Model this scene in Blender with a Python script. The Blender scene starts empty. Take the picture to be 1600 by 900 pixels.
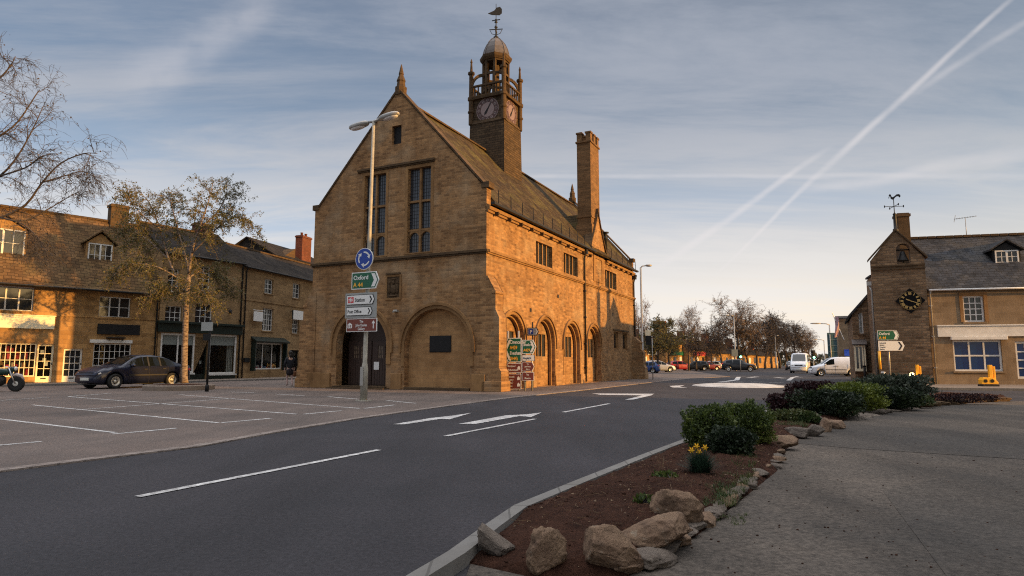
import bpy, bmesh, math, random
from math import radians as R, sin, cos, pi, atan, sqrt, hypot, atan2
from mathutils import Vector, Matrix, noise
from mathutils.geometry import tessellate_polygon
random.seed(7)
S = bpy.context.scene
C = S.collection
# ------------------------------------------------------------------ camera
FPX, HC, TILT = 1000.0, 1.25, atan(.116)       # focal length in px of the 1600 px photo, eye height, pitch
cam = bpy.data.cameras.new('camera'); camo = bpy.data.objects.new('camera', cam); C.objects.link(camo)
cam.sensor_width = 36; cam.lens = 36 * FPX / 1600; cam.clip_end = 6000; cam.clip_start = .1
camo.location = (0, 0, HC); camo.rotation_euler = (pi / 2 + TILT, 0, 0)
S.camera = camo
# ------------------------------------------------------------------ sun and sky
SUN_EL = R(9.5); SUN_AZ = math.atan2(.925, -.38)     # clockwise from +Y
SD = Vector((sin(SUN_AZ) * cos(SUN_EL), cos(SUN_AZ) * cos(SUN_EL), sin(SUN_EL)))
sl = bpy.data.lights.new('sun', 'SUN'); sl.energy = 5.0; sl.angle = R(.6); sl.color = (1, .53, .14)
so = bpy.data.objects.new('sun', sl); C.objects.link(so); so.rotation_euler = SD.to_track_quat('Z', 'Y').to_euler()
SKY_STRENGTH = .10
W = bpy.data.worlds.new('World'); S.world = W; W.use_nodes = True
S.view_settings.view_transform = 'Standard'; S.view_settings.look = 'None'
S.view_settings.exposure = 0.48; S.view_settings.gamma = 1; S.view_settings.use_curve_mapping = False
S.render.engine = 'CYCLES'; S.cycles.use_denoising = False; S.cycles.filter_width = 1.15; S.cycles.max_bounces = 6; S.cycles.transparent_max_bounces = 12

def ray(px, py):
    u = (px - 800) / FPX; v = (450 - py) / FPX
    return Vector((u, cos(TILT) - v * sin(TILT), sin(TILT) + v * cos(TILT)))
def G(px, py, z=0.0):
    r = ray(px, py); t = (z - HC) / r.z
    return Vector((r.x * t, r.y * t, z))
def AT(px, py, Y):
    r = ray(px, py); t = Y / r.y
    return Vector((r.x * t, Y, HC + r.z * t))

# ---- the sky: Nishita light, thin high cloud, a warm low glow and aircraft trails, all by direction in the world
def build_world():
    nt = W.node_tree; N = nt.nodes; L = nt.links; N.clear()
    def new(t, **k):
        n = N.new(t)
        for a, b in k.items(): setattr(n, a, b)
        return n
    def val(s, v):
        if isinstance(v, (int, float)): s.default_value = v
        elif isinstance(v, tuple): s.default_value = v
        else: L.new(v, s)
    def M(op, a, b=None, c=None, clamp=False):
        n = new('ShaderNodeMath', operation=op); n.use_clamp = clamp; val(n.inputs[0], a)
        if b is not None: val(n.inputs[1], b)
        if c is not None: val(n.inputs[2], c)
        return n.outputs[0]
    def mr(x, a, b, c=0., d=1., smooth=True):
        n = new('ShaderNodeMapRange'); n.interpolation_type = 'SMOOTHSTEP' if smooth else 'LINEAR'
        val(n.inputs[0], x)
        for i, q in enumerate((a, b, c, d)): n.inputs[i + 1].default_value = q
        return n.outputs[0]
    def mix(f, a, b, mode='MIX'):
        n = new('ShaderNodeMix', data_type='RGBA', blend_type=mode)
        val(n.inputs[0], f); val(n.inputs[6], a); val(n.inputs[7], b); return n.outputs[2]
    def dot(v, d):
        n = new('ShaderNodeVectorMath', operation='DOT_PRODUCT'); L.new(v, n.inputs[0]); n.inputs[1].default_value = tuple(d)
        return n.outputs['Value']
    tc = new('ShaderNodeTexCoord'); D = tc.outputs['Generated']
    sx = new('ShaderNodeSeparateXYZ'); L.new(D, sx.inputs[0]); x, y, z = sx.outputs
    sky = new('ShaderNodeTexSky', sky_type='NISHITA'); sky.sun_disc = False
    sky.sun_elevation = SUN_EL; sky.sun_rotation = SUN_AZ; sky.altitude = 150; sky.air_density = 1.2; sky.dust_density = 2.2; sky.ozone_density = 1.6
    zc = M('MAXIMUM', z, 0.0)
    # thin cirrus on a high plane
    den = M('ADD', zc, .13)
    cb = new('ShaderNodeCombineXYZ'); L.new(M('DIVIDE', x, den), cb.inputs[0]); L.new(M('DIVIDE', y, den), cb.inputs[1])
    mp = new('ShaderNodeMapping'); L.new(cb.outputs[0], mp.inputs[0]); mp.inputs['Rotation'].default_value = (0, 0, R(-24)); mp.inputs['Scale'].default_value = (.34, 1.0, 1)
    n1 = new('ShaderNodeTexNoise'); L.new(mp.outputs[0], n1.inputs[0]); n1.inputs['Scale'].default_value = 1.7; n1.inputs['Detail'].default_value = 9; n1.inputs['Roughness'].default_value = .64; n1.inputs['Distortion'].default_value = .5
    mp2 = new('ShaderNodeMapping'); L.new(cb.outputs[0], mp2.inputs[0]); mp2.inputs['Rotation'].default_value = (0, 0, R(-8)); mp2.inputs['Scale'].default_value = (.16, 1.15, 1); mp2.inputs['Location'].default_value = (3.1, 1.7, 0)
    n2 = new('ShaderNodeTexNoise'); L.new(mp2.outputs[0], n2.inputs[0]); n2.inputs['Scale'].default_value = 2.2; n2.inputs['Detail'].default_value = 9; n2.inputs['Roughness'].default_value = .62
    cl = M('MULTIPLY', mr(n1.outputs[0], .38, .64), .85)
    cl2 = M('MULTIPLY', mr(n2.outputs[0], .42, .66), .78)
    # base gradient
    right = mr(M('DIVIDE', x, M('ADD', M('ABSOLUTE', y), .2)), -.75, .55)
    rp = new('ShaderNodeValToRGB'); L.new(zc, rp.inputs[0]); e = rp.color_ramp.elements
    cols = [(0, SKY_COLS[0]), (.10, SKY_COLS[1]), (.22, SKY_COLS[2]), (.36, SKY_COLS[3]), (.56, SKY_COLS[4]), (1, SKY_COLS[5])]
    e[0].position, e[0].color = cols[0]; e[1].position, e[1].color = cols[-1]
    for p, c in cols[1:-1]:
        q = e.new(p); q.color = c
    rq = new('ShaderNodeValToRGB'); L.new(zc, rq.inputs[0]); e = rq.color_ramp.elements
    cols = [(0, SKY_R[0]), (.10, SKY_R[1]), (.22, SKY_R[2]), (.36, SKY_R[3]), (.56, SKY_R[4]), (1, SKY_R[5])]
    e[0].position, e[0].color = cols[0]; e[1].position, e[1].color = cols[-1]
    for p, c in cols[1:-1]:
        q = e.new(p); q.color = c
    base = mix(right, rp.outputs[0], rq.outputs[0])
    cloudcol = mix(mr(zc, .04, .42), CLOUD[0], CLOUD[1])
    base = mix(cl, base, cloudcol)
    base = mix(M('MULTIPLY', cl2, mr(zc, .55, .1, .35, 1.)), base, cloudcol)
    # aircraft trails: bands about great circles
    for (a, b, w0, w1, amt, soft) in TRAILS:
        da, db = ray(*a).normalized(), ray(*b).normalized()
        nrm = da.cross(db).normalized(); t = nrm.cross(da).normalized(); span = math.acos(max(-1, min(1, da.dot(db))))
        s_ = M('ARCTAN2', dot(D, t), dot(D, da))
        nz = new('ShaderNodeTexNoise'); L.new(D, nz.inputs[0]); nz.inputs['Scale'].default_value = 9; nz.inputs['Detail'].default_value = 4
        off = M('MULTIPLY', M('SUBTRACT', nz.outputs[0], .5), w0 * 1.6)
        dist = M('ABSOLUTE', M('ADD', dot(D, nrm), off))
        wid = mr(s_, 0, span, w0, w1, False)
        band = M('SUBTRACT', 1, mr(M('DIVIDE', dist, wid), soft, 1.0))
        along = M('MULTIPLY', mr(s_, -.03, .05), M('SUBTRACT', 1, mr(s_, span - .06, span + .03)))
        fwd = M('GREATER_THAN', dot(D, (da + db).normalized()), 0.0)
        nz2 = new('ShaderNodeTexNoise'); L.new(D, nz2.inputs[0]); nz2.inputs['Scale'].default_value = 22; nz2.inputs['Detail'].default_value = 3
        k = M('MULTIPLY', M('MULTIPLY', band, along), M('MULTIPLY', fwd, mr(nz2.outputs[0], .25, .6, .5 * amt, amt)))
        base = mix(k, base, TRAILCOL)
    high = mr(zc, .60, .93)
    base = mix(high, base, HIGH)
    sc = new('ShaderNodeVectorMath', operation='SCALE'); L.new(sky.outputs[0], sc.inputs[0]); sc.inputs['Scale'].default_value = 1.0
    # clear-sky light shows through the veil of cloud; both are divided by the background strength below
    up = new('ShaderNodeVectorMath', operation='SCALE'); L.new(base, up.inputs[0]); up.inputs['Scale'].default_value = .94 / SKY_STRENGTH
    # the veil is thickest ahead and overhead; toward the sun the bare Nishita sky shows
    sunward = dot(D, (SD.x, SD.y, 0))
    veil = M('MULTIPLY', M('SUBTRACT', 1, mr(sunward, -.1, .95, 0, .55)), .95)
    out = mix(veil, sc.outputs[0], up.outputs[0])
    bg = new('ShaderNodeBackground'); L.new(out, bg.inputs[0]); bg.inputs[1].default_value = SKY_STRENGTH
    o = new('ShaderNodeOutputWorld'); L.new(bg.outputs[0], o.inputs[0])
def srgb(r, g, b, a=1.0):
    f = lambda c: (c / 255 / 12.92) if c <= 10 else ((c / 255 + .055) / 1.055) ** 2.4
    return (f(r), f(g), f(b), a)
SKY_COLS = [srgb(214, 214, 214), srgb(196, 206, 218), srgb(156, 173, 194), srgb(114, 133, 157), srgb(92, 108, 133), srgb(82, 97, 122)]
SKY_R = [srgb(240, 224, 202), srgb(226, 216, 204), srgb(168, 176, 188), srgb(118, 132, 150), srgb(102, 111, 127), srgb(92, 101, 118)]
CLOUD = (srgb(222, 217, 212), srgb(152, 157, 168))
TRAILCOL = srgb(214, 208, 208)
TRAILS = [((1590, -10), (1290, 262), .0046, .0075, .52, .0), ((1290, 262), (1105, 442), .0065, .0025, .40, .0),
          ((1640, 10), (1420, 150), .006, .007, .3, .0), ((1285, 238), (1020, 425), .006, .010, .4, .0),
          ((800, 276), (1640, 274), .005, .006, .26, .0), ((430, -10), (200, 150), .03, .05, .22, .0),
          ((1640, 235), (1250, 300), .016, .010, .3, .0)]
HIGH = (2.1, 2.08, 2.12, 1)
build_world()

# ------------------------------------------------------------------ mesh builder
class MB:
    def __init__(self): self.v = []; self.f = []; self.m = []; self.T = Matrix(); self.mi = 0; self.sm = []; self.smooth = False
    def P(self, p): self.v.append(self.T @ Vector(p)); return len(self.v) - 1
    def F(self, idx): self.f.append(tuple(idx)); self.m.append(self.mi); self.sm.append(self.smooth)
    def face(self, *pts): self.F([self.P(p) for p in pts])
    def box(self, x0, x1, y0, y1, z0, z1):
        if x0 > x1: x0, x1 = x1, x0
        if y0 > y1: y0, y1 = y1, y0
        if z0 > z1: z0, z1 = z1, z0
        a = [self.P(p) for p in ((x0, y0, z0), (x1, y0, z0), (x1, y1, z0), (x0, y1, z0), (x0, y0, z1), (x1, y0, z1), (x1, y1, z1), (x0, y1, z1))]
        for q in ((3, 2, 1, 0), (4, 5, 6, 7), (0, 1, 5, 4), (1, 2, 6, 5), (2, 3, 7, 6), (3, 0, 4, 7)): self.F([a[i] for i in q])
        return self
    def prism(self, pts, y0, y1, holes=()):
        """polygon in local x,z extruded from y0 (front) to y1, with holes"""
        loops = [list(pts)] + [list(h) for h in holes]
        flat = [p for l in loops for p in l]
        tris = tessellate_polygon([[Vector((p[0], p[1], 0)) for p in l] for l in loops])
        a = [self.P((p[0], y0, p[1])) for p in flat]; b = [self.P((p[0], y1, p[1])) for p in flat]
        for t in tris:
            p, q, r = (flat[i] for i in t)
            ar = (q[0] - p[0]) * (r[1] - p[1]) - (q[1] - p[1]) * (r[0] - p[0])
            if abs(ar) < 1e-9: continue
            t = tuple(t) if ar > 0 else tuple(reversed(t))
            self.F([a[i] for i in t]); self.F([b[i] for i in reversed(t)])
        k = 0
        for li, l in enumerate(loops):
            n = len(l); ar = sum(l[i][0] * l[(i + 1) % n][1] - l[(i + 1) % n][0] * l[i][1] for i in range(n))
            fl = (ar > 0) == (li == 0)
            for i in range(n):
                j = (i + 1) % n; q = [a[k + i], b[k + i], b[k + j], a[k + j]]
                self.F(q if fl else q[::-1])
            k += n
        return self
    def rect(self, x0, x1, z0, z1, y0, y1, holes=()): return self.prism([(x0, z0), (x1, z0), (x1, z1), (x0, z1)], y0, y1, holes)
    def bar(self, p, q, w, h=None, up=(0, 0, 1)):
        p, q = Vector(p), Vector(q); h = w if h is None else h; d = (q - p).normalized(); u = Vector(up)
        if abs(d.dot(u)) > .98: u = Vector((1, 0, 0)) if abs(d.x) < .9 else Vector((0, 1, 0))
        s = d.cross(u).normalized(); t = s.cross(d)
        r = []
        for c in (p, q):
            for a, b in ((-1, -1), (1, -1), (1, 1), (-1, 1)): r.append(self.P(c + s * a * w / 2 + t * b * h / 2))
        for f in ((0, 1, 2, 3), (7, 6, 5, 4), (0, 4, 5, 1), (1, 5, 6, 2), (2, 6, 7, 3), (3, 7, 4, 0)): self.F([r[i] for i in f])
        return self
    def tube(self, pts, rad, n=8, cap=True):
        pts = [Vector(p) for p in pts]
        if isinstance(rad, (int, float)): rad = [rad] * len(pts)
        rings = []; u = None; sm = self.smooth; self.smooth = n > 4
        for i, p in enumerate(pts):
            d = (pts[min(i + 1, len(pts) - 1)] - pts[max(i - 1, 0)])
            if d.length < 1e-9: d = Vector((0, 0, 1))
            d.normalize()
            if u is None: u = d.orthogonal().normalized()
            else:
                u = u - d * u.dot(d)
                u = u.normalized() if u.length > 1e-6 else d.orthogonal().normalized()
            w = d.cross(u)
            rings.append([self.P(p + (u * cos(2 * pi * k / n) + w * sin(2 * pi * k / n)) * rad[i]) for k in range(n)])
        for a, b in zip(rings, rings[1:]):
            for k in range(n): self.F((a[k], a[(k + 1) % n], b[(k + 1) % n], b[k]))
        self.smooth = False
        if cap and n > 3: self.F(rings[0][::-1]); self.F(rings[-1])
        self.smooth = sm
        return self
    def lathe(self, prof, c=(0, 0, 0), n=16, ph=0., smooth=True):
        c = Vector(c); rings = []; sm = self.smooth; self.smooth = smooth
        for r, z in prof: rings.append([self.P(c + Vector((r * cos(2 * pi * k / n + ph), r * sin(2 * pi * k / n + ph), z))) for k in range(n)])
        for a, b in zip(rings, rings[1:]):
            for k in range(n): self.F((a[k], a[(k + 1) % n], b[(k + 1) % n], b[k]))
        self.smooth = False
        self.F(rings[0][::-1]); self.F(rings[-1]); self.smooth = sm
        return self
    def disc(self, c, r, y, n=24, th=.0, rz=None):
        """disc in the local x,z plane facing -y"""
        rz = rz or r
        pts = [(c[0] + r * cos(2 * pi * k / n), c[1] + rz * sin(2 * pi * k / n)) for k in range(n)]
        if th: self.prism(pts, y, y + th)
        else: self.F([self.P((p[0], y, p[1])) for p in pts])
        return self
    def grid(self, fn, nu, nv):
        ix = [[self.P(fn(i / nu, j / nv)) for i in range(nu + 1)] for j in range(nv + 1)]
        for j in range(nv):
            for i in range(nu): self.F((ix[j][i], ix[j][i + 1], ix[j + 1][i + 1], ix[j + 1][i]))
        return ix
    def slab(self, a, b, c, d, th, nu=1, nv=1, jit=0.):
        """sheet a-b (eave) c-d (ridge, c above b) with a thickness below it"""
        a, b, c, d = map(Vector, (a, b, c, d)); n = (b - a).cross(d - a).normalized()
        def top(u, v):
            p = (a * (1 - u) + b * u) * (1 - v) + (d * (1 - u) + c * u) * v
            if jit: p = p + n * jit * (noise.noise(p * .35) + .5 * noise.noise(p * 1.1 + Vector((9, 2, 5))))
            return p
        self.grid(top, nu, nv)
        lo = lambda u, v: top(u, v) - n * th
        self.grid(lambda u, v: lo(1 - u, v), nu, nv)
        self.grid(lambda u, v: (top(u, 0) if v else lo(u, 0)), nu, 1); self.grid(lambda u, v: (lo(u, 1) if v else top(u, 1)), nu, 1)
        self.grid(lambda u, v: (top(0, u) if not v else lo(0, u)), nv, 1); self.grid(lambda u, v: (lo(1, u) if not v else top(1, u)), nv, 1)
        return self
    def blob(self, c, r, sub=2, jit=.15, fr=1.5, power=2.0, seed=0, rot=None, cuts=0, rough=0.):
        bm = bmesh.new(); bmesh.ops.create_icosphere(bm, subdivisions=sub, radius=1)
        base = len(self.v); c = Vector(c); o = Vector((seed * 3.7, seed * 1.3, seed * 7.1)); sm = self.smooth
        rc = random.Random(seed * 31 + 5); pl = [(Vector((rc.gauss(0, 1), rc.gauss(0, 1), rc.gauss(0, 1))).normalized(), rc.uniform(.62, .92)) for _ in range(cuts)]
        for v in bm.verts:
            p = v.co.normalized(); k = (abs(p.x) ** power + abs(p.y) ** power + abs(p.z) ** power) ** (-1 / power)
            q = p * k * (1 + jit * (noise.noise(p * fr + o) + .45 * noise.noise(p * fr * 2.7 + o) + .22 * noise.noise(p * fr * 6 + o)))
            for n_, d_ in pl:
                t_ = q.dot(n_) - d_
                if t_ > 0: q = q - n_ * t_ * .93
            if rough: q = q * (1 + rough * (noise.noise(p * 5 + o) + .7 * noise.noise(p * 11 + o) + .5 * noise.noise(p * 23 + o)))
            q = Vector((q.x * r[0], q.y * r[1], q.z * r[2]))
            if rot is not None: q = rot @ q
            self.P(c + q)
        self.smooth = True
        for f in bm.faces: self.F([base + v.index for v in f.verts])
        self.smooth = sm; bm.free()
        return self
    def build(self, name, mats, parent=None, bevel=0.0, label=None):
        me = bpy.data.meshes.new(name); me.from_pydata([tuple(v) for v in self.v], [], self.f)
        if not isinstance(mats, (list, tuple)): mats = [mats]
        for m in mats: me.materials.append(m)
        me.polygons.foreach_set('material_index', self.m); me.polygons.foreach_set('use_smooth', self.sm)
        me.update()
        if bevel:
            bm = bmesh.new(); bm.from_mesh(me); bmesh.ops.remove_doubles(bm, verts=bm.verts, dist=1e-5)
            ed = [e for e in bm.edges if len(e.link_faces) == 2 and e.calc_face_angle(0) > .5]
            bmesh.ops.bevel(bm, geom=ed, offset=bevel, segments=2, profile=.6, affect='EDGES', clamp_overlap=True)
            bm.to_mesh(me); bm.free()
        uvs = me.uv_layers.new(name='UV'); dat = [0.0] * (2 * len(me.loops)); vs = me.vertices; lp = me.loops
        for p in me.polygons:
            n = p.normal
            if abs(n.z) < .97:
                h = hypot(n.x, n.y); tx, ty = -n.y / h, n.x / h
                bx, by, bz = -n.z * n.x / h, -n.z * n.y / h, h
            for li in p.loop_indices:
                c = vs[lp[li].vertex_index].co
                if abs(n.z) < .97: dat[2 * li] = tx * c.x + ty * c.y; dat[2 * li + 1] = bx * c.x + by * c.y + bz * c.z
                else: dat[2 * li] = c.x; dat[2 * li + 1] = c.y
        uvs.data.foreach_set('uv', dat)
        o = bpy.data.objects.new(name, me); C.objects.link(o)
        if parent is not None: o.parent = parent
        if label: o['label'] = label
        return o
def tag(o, label, cat, group=None):
    o['label'] = label; o['category'] = cat
    if group: o['group'] = group
    return o
def thing(name, label, cat, loc=(0, 0, 0), rz=0.0, group=None, scale=1.0):
    o = bpy.data.objects.new(name, None); C.objects.link(o); o.empty_display_size = .2
    o.location = loc; o.rotation_euler = (0, 0, rz); o.scale = (scale,) * 3
    return tag(o, label, cat, group)
def kind(o, k, label=None):
    o['kind'] = k
    if label: o['label'] = label
    return o
def dup(root, loc, rz=0.0, scale=None, label=None, group=None, cat=None):
    r = root.copy(); C.objects.link(r); r.location = loc; r.rotation_euler = (0, 0, rz)
    if scale: r.scale = (scale,) * 3 if isinstance(scale, (int, float)) else scale
    if label: r['label'] = label
    if group: r['group'] = group
    if cat: r['category'] = cat
    for ch in list(root.children):
        c = ch.copy(); C.objects.link(c); c.parent = r
        for g in list(ch.children):
            d = g.copy(); C.objects.link(d); d.parent = c
    return r
def lettering(body, size, mat, parent, x, y, z, align='LEFT', T=None, wide=1.0):
    """raised letters in the x,z plane, facing -y"""
    cu = bpy.data.curves.new('lettering', 'FONT'); cu.body = body; cu.size = size; cu.extrude = .0015; cu.align_x = align; cu.resolution_u = 3; cu.offset = size * .018
    t = bpy.data.objects.new('tmp', cu); C.objects.link(t)
    dg = bpy.context.evaluated_depsgraph_get(); me = bpy.data.meshes.new_from_object(t.evaluated_get(dg))
    C.objects.unlink(t); bpy.data.objects.remove(t); bpy.data.curves.remove(cu)
    mt = Matrix.Translation((x, y, z)) @ Matrix.Rotation(pi / 2, 4, 'X') @ Matrix.Diagonal((wide, 1, 1, 1))
    if T is not None: mt = T @ mt
    me.transform(mt); me.materials.clear(); me.materials.append(mat); me.name = 'lettering'
    o = bpy.data.objects.new('lettering', me); C.objects.link(o); o.parent = parent
    return o
def arch(xc, z0, zs, r, n=14, rz=None):
    rz = rz or r
    return [(xc - r, z0), (xc + r, z0)] + [(xc + r * cos(pi * k / n), zs + rz * sin(pi * k / n)) for k in range(n + 1)]
def box4(x0, x1, z0, z1): return [(x0, z0), (x1, z0), (x1, z1), (x0, z1)]
class Frame:
    """a facade plane: local x runs right along it, y goes into the building, z up"""
    def __init__(self, O, ang):
        self.O = Vector((O[0], O[1], 0)); self.a = ang; self.d = Vector((cos(ang), sin(ang), 0)); self.n = Vector((-sin(ang), cos(ang), 0))
    def uz(self, px, py, inset=0.0):
        O = self.O + self.n * inset; r = ray(px, py)
        t = (O - Vector((0, 0, 0))).dot(self.n) / Vector((r.x, r.y, 0)).dot(self.n)
        p = Vector((r.x * t, r.y * t, HC + r.z * t))
        return ((p - O).dot(self.d), p.z)
    def rect(self, x0, y0, x1, y1, inset=0.0):
        a = self.uz(x0, y0, inset); b = self.uz(x1, y0, inset); c = self.uz(x1, y1, inset); d = self.uz(x0, y1, inset)
        return ((a[0] + d[0]) / 2, (b[0] + c[0]) / 2, (c[1] + d[1]) / 2, (a[1] + b[1]) / 2)   # u0,u1,z0,z1
    def at(self, u, y, z=0.0): return self.O + self.d * u + self.n * y + Vector((0, 0, z))
# ------------------------------------------------------------------ materials
class NT:
    def __init__(self, name):
        self.m = bpy.data.materials.new(name); self.m.use_nodes = True; self.t = self.m.node_tree; self.b = self.t.nodes['Principled BSDF']; self.L = self.t.links
    def n(self, t, **k):
        q = self.t.nodes.new(t)
        for a, b in k.items(): setattr(q, a, b)
        return q
    def set(self, s, v):
        if hasattr(v, 'is_output') or isinstance(v, bpy.types.NodeSocket): self.L.new(v, s)
        else: s.default_value = v
    def co(self, which='Object'): return self.n('ShaderNodeTexCoord').outputs[which]
    def map(self, v, sc=(1, 1, 1), rot=(0, 0, 0), loc=(0, 0, 0)):
        q = self.n('ShaderNodeMapping'); self.L.new(v, q.inputs[0]); q.inputs['Scale'].default_value = sc; q.inputs['Rotation'].default_value = rot; q.inputs['Location'].default_value = loc; return q.outputs[0]
    def noise(self, v, sc, det=4, ro=.55, dist=0.): 
        q = self.n('ShaderNodeTexNoise'); self.L.new(v, q.inputs[0]); q.inputs['Scale'].default_value = sc; q.inputs['Detail'].default_value = det; q.inputs['Roughness'].default_value = ro; q.inputs['Distortion'].default_value = dist; return q.outputs[0]
    def mr(self, x, a, b, c=0., d=1.):
        q = self.n('ShaderNodeMapRange'); self.set(q.inputs[0], x)
        for i, w in enumerate((a, b, c, d)): q.inputs[i + 1].default_value = w
        return q.outputs[0]
    def mix(self, f, a, b, mode='MIX'):
        q = self.n('ShaderNodeMix', data_type='RGBA', blend_type=mode); self.set(q.inputs[0], f); self.set(q.inputs[6], a); self.set(q.inputs[7], b); return q.outputs[2]
    def math(self, op, a, b=0.):
        q = self.n('ShaderNodeMath', operation=op); self.set(q.inputs[0], a); self.set(q.inputs[1], b); return q.outputs[0]
    def bump(self, h, st=.3, dist=.02):
        q = self.n('ShaderNodeBump'); self.L.new(h, q.inputs['Height']); q.inputs['Strength'].default_value = st; q.inputs['Distance'].default_value = dist; self.L.new(q.outputs[0], self.b.inputs['Normal'])
    def out(self, col, rough=.8, spec=.3, metal=0.):
        self.set(self.b.inputs['Base Color'], col); self.set(self.b.inputs['Roughness'], rough); self.b.inputs['Specular IOR Level'].default_value = spec; self.b.inputs['Metallic'].default_value = metal
        return self.m
def c4(c): return tuple(c) + (1.0,) if len(c) == 3 else tuple(c)
def plain(name, col, rough=.6, metal=0., spec=.4, var=.12, sc=6., bump=0.):
    q = NT(name); v = q.co(); f = q.noise(v, sc, 5)
    c = q.mix(1.0, c4(col), q.mix(q.mr(f, .3, .7), (1 - var,) * 3 + (1,), (1 + var,) * 3 + (1,)), 'MULTIPLY')
    if bump: q.bump(q.noise(v, sc * 5, 4), bump, .01)
    return q.out(c, q.mr(q.noise(v, sc * 2), .3, .7, rough * .85, min(1, rough * 1.15)), spec, metal)
def masonry(name, c1, c2, mortar, bw=.42, bh=.15, ms=.012, stain=(.45, .38, .32), stain_amt=.5, streak=.3, rough=.92, pale=None, bst=.5):
    q = NT(name); uv = q.co('UV'); ob = q.co()
    jit = q.n('ShaderNodeVectorMath', operation='SCALE'); 
    nz = q.n('ShaderNodeTexNoise'); q.L.new(uv, nz.inputs[0]); nz.inputs['Scale'].default_value = 3.0; nz.inputs['Detail'].default_value = 2
    q.L.new(nz.outputs['Color'], jit.inputs[0]); jit.inputs['Scale'].default_value = .035
    ad = q.n('ShaderNodeVectorMath', operation='ADD'); q.L.new(uv, ad.inputs[0]); q.L.new(jit.outputs[0], ad.inputs[1])
    def brick(w, h, off):
        b = q.n('ShaderNodeTexBrick'); q.L.new(ad.outputs[0], b.inputs['Vector']); b.offset = off; b.inputs['Scale'].default_value = 1; b.inputs['Brick Width'].default_value = w; b.inputs['Row Height'].default_value = h
        b.inputs['Mortar Size'].default_value = ms; b.inputs['Mortar Smooth'].default_value = .4; b.inputs['Color1'].default_value = (0, 0, 0, 1); b.inputs['Color2'].default_value = (1, 1, 1, 1); b.inputs['Mortar'].default_value = (.5, .5, .5, 1)
        return b
    b1 = brick(bw, bh, .5); b2 = brick(bw * 1.73, bh, .37)
    rnd = q.mix(.45, b1.outputs['Color'], b2.outputs['Color'])
    col = q.mix(q.mr(rnd, .1, .9), c4(c1), c4(c2))
    col = q.mix(q.mr(q.noise(ob, 2.2, 8, .68), .32, .7), q.mix(1, col, (.74, .72, .70, 1), 'MULTIPLY'), col)
    if pale: col = q.mix(q.mr(q.noise(q.map(ob, (1, 1, 1), loc=(4, 9, 2)), .55, 5, .6), .5, .72, 0, .6), col, c4(pale))
    mf = q.math('MAXIMUM', b1.outputs['Fac'], q.math('MULTIPLY', b2.outputs['Fac'], .6))
    col = q.mix(q.math('MULTIPLY', mf, .7), col, c4(mortar))
    st = q.mr(q.noise(ob, .45, 6, .62), .47, .72, 0, stain_amt)
    col = q.mix(st, col, c4(stain), 'MULTIPLY')
    sk = q.mr(q.noise(q.map(uv, (1.6, .10, 1)), 1.0, 5, .6), .5, .75, 0, streak)
    col = q.mix(sk, col, c4(stain), 'MULTIPLY')
    h = q.math('ADD', q.math('MULTIPLY', mf, -1.), q.math('MULTIPLY', q.noise(ob, 16, 6, .6), .9))
    h = q.math('ADD', h, q.math('MULTIPLY', q.mr(rnd, 0, 1), .35))
    q.bump(h, bst, .03)
    return q.out(col, rough, .15)
def slates(name, c1, c2, bw=.34, bh=.2, lichen=None, lich_amt=.4, rough=.85):
    q = NT(name); uv = q.co('UV'); ob = q.co()
    nz = q.n('ShaderNodeTexNoise'); q.L.new(uv, nz.inputs[0]); nz.inputs['Scale'].default_value = 2.2
    jt = q.n('ShaderNodeVectorMath', operation='SCALE'); q.L.new(nz.outputs['Color'], jt.inputs[0]); jt.inputs['Scale'].default_value = .05
    ad = q.n('ShaderNodeVectorMath', operation='ADD'); q.L.new(uv, ad.inputs[0]); q.L.new(jt.outputs[0], ad.inputs[1])
    b = q.n('ShaderNodeTexBrick'); q.L.new(ad.outputs[0], b.inputs['Vector']); b.inputs['Scale'].default_value = 1; b.inputs['Brick Width'].default_value = bw; b.inputs['Row Height'].default_value = bh
    b.inputs['Mortar Size'].default_value = .012; b.inputs['Color1'].default_value = (0, 0, 0, 1); b.inputs['Color2'].default_value = (1, 1, 1, 1); b.inputs['Mortar'].default_value = (.3, .3, .3, 1)
    sp = q.n('ShaderNodeSeparateXYZ'); q.L.new(ad.outputs[0], sp.inputs[0])
    saw = q.math('FRACT', q.math('DIVIDE', sp.outputs[1], bh))
    col = q.mix(b.outputs['Color'], c4(c1), c4(c2))
    col = q.mix(q.mr(q.noise(ob, 1.3, 7, .66), .35, .68), q.mix(1, col, (.6, .58, .56, 1), 'MULTIPLY'), col)
    if lichen: col = q.mix(q.mr(q.noise(q.map(ob, loc=(7, 3, 1)), .7, 7, .66), .48, .66, 0, lich_amt), col, c4(lichen))
    col = q.mix(q.math('MULTIPLY', b.outputs['Fac'], .7), col, (.02, .018, .015, 1))
    h = q.math('ADD', q.math('MULTIPLY', saw, -.8), q.math('ADD', q.math('MULTIPLY', q.mr(b.outputs['Color'], 0, 1), .4), q.math('MULTIPLY', q.noise(ob, 9, 5), .5)))
    h = q.math('SUBTRACT', h, b.outputs['Fac'])
    q.bump(h, .8, .04)
    return q.out(col, rough, .06)
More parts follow.
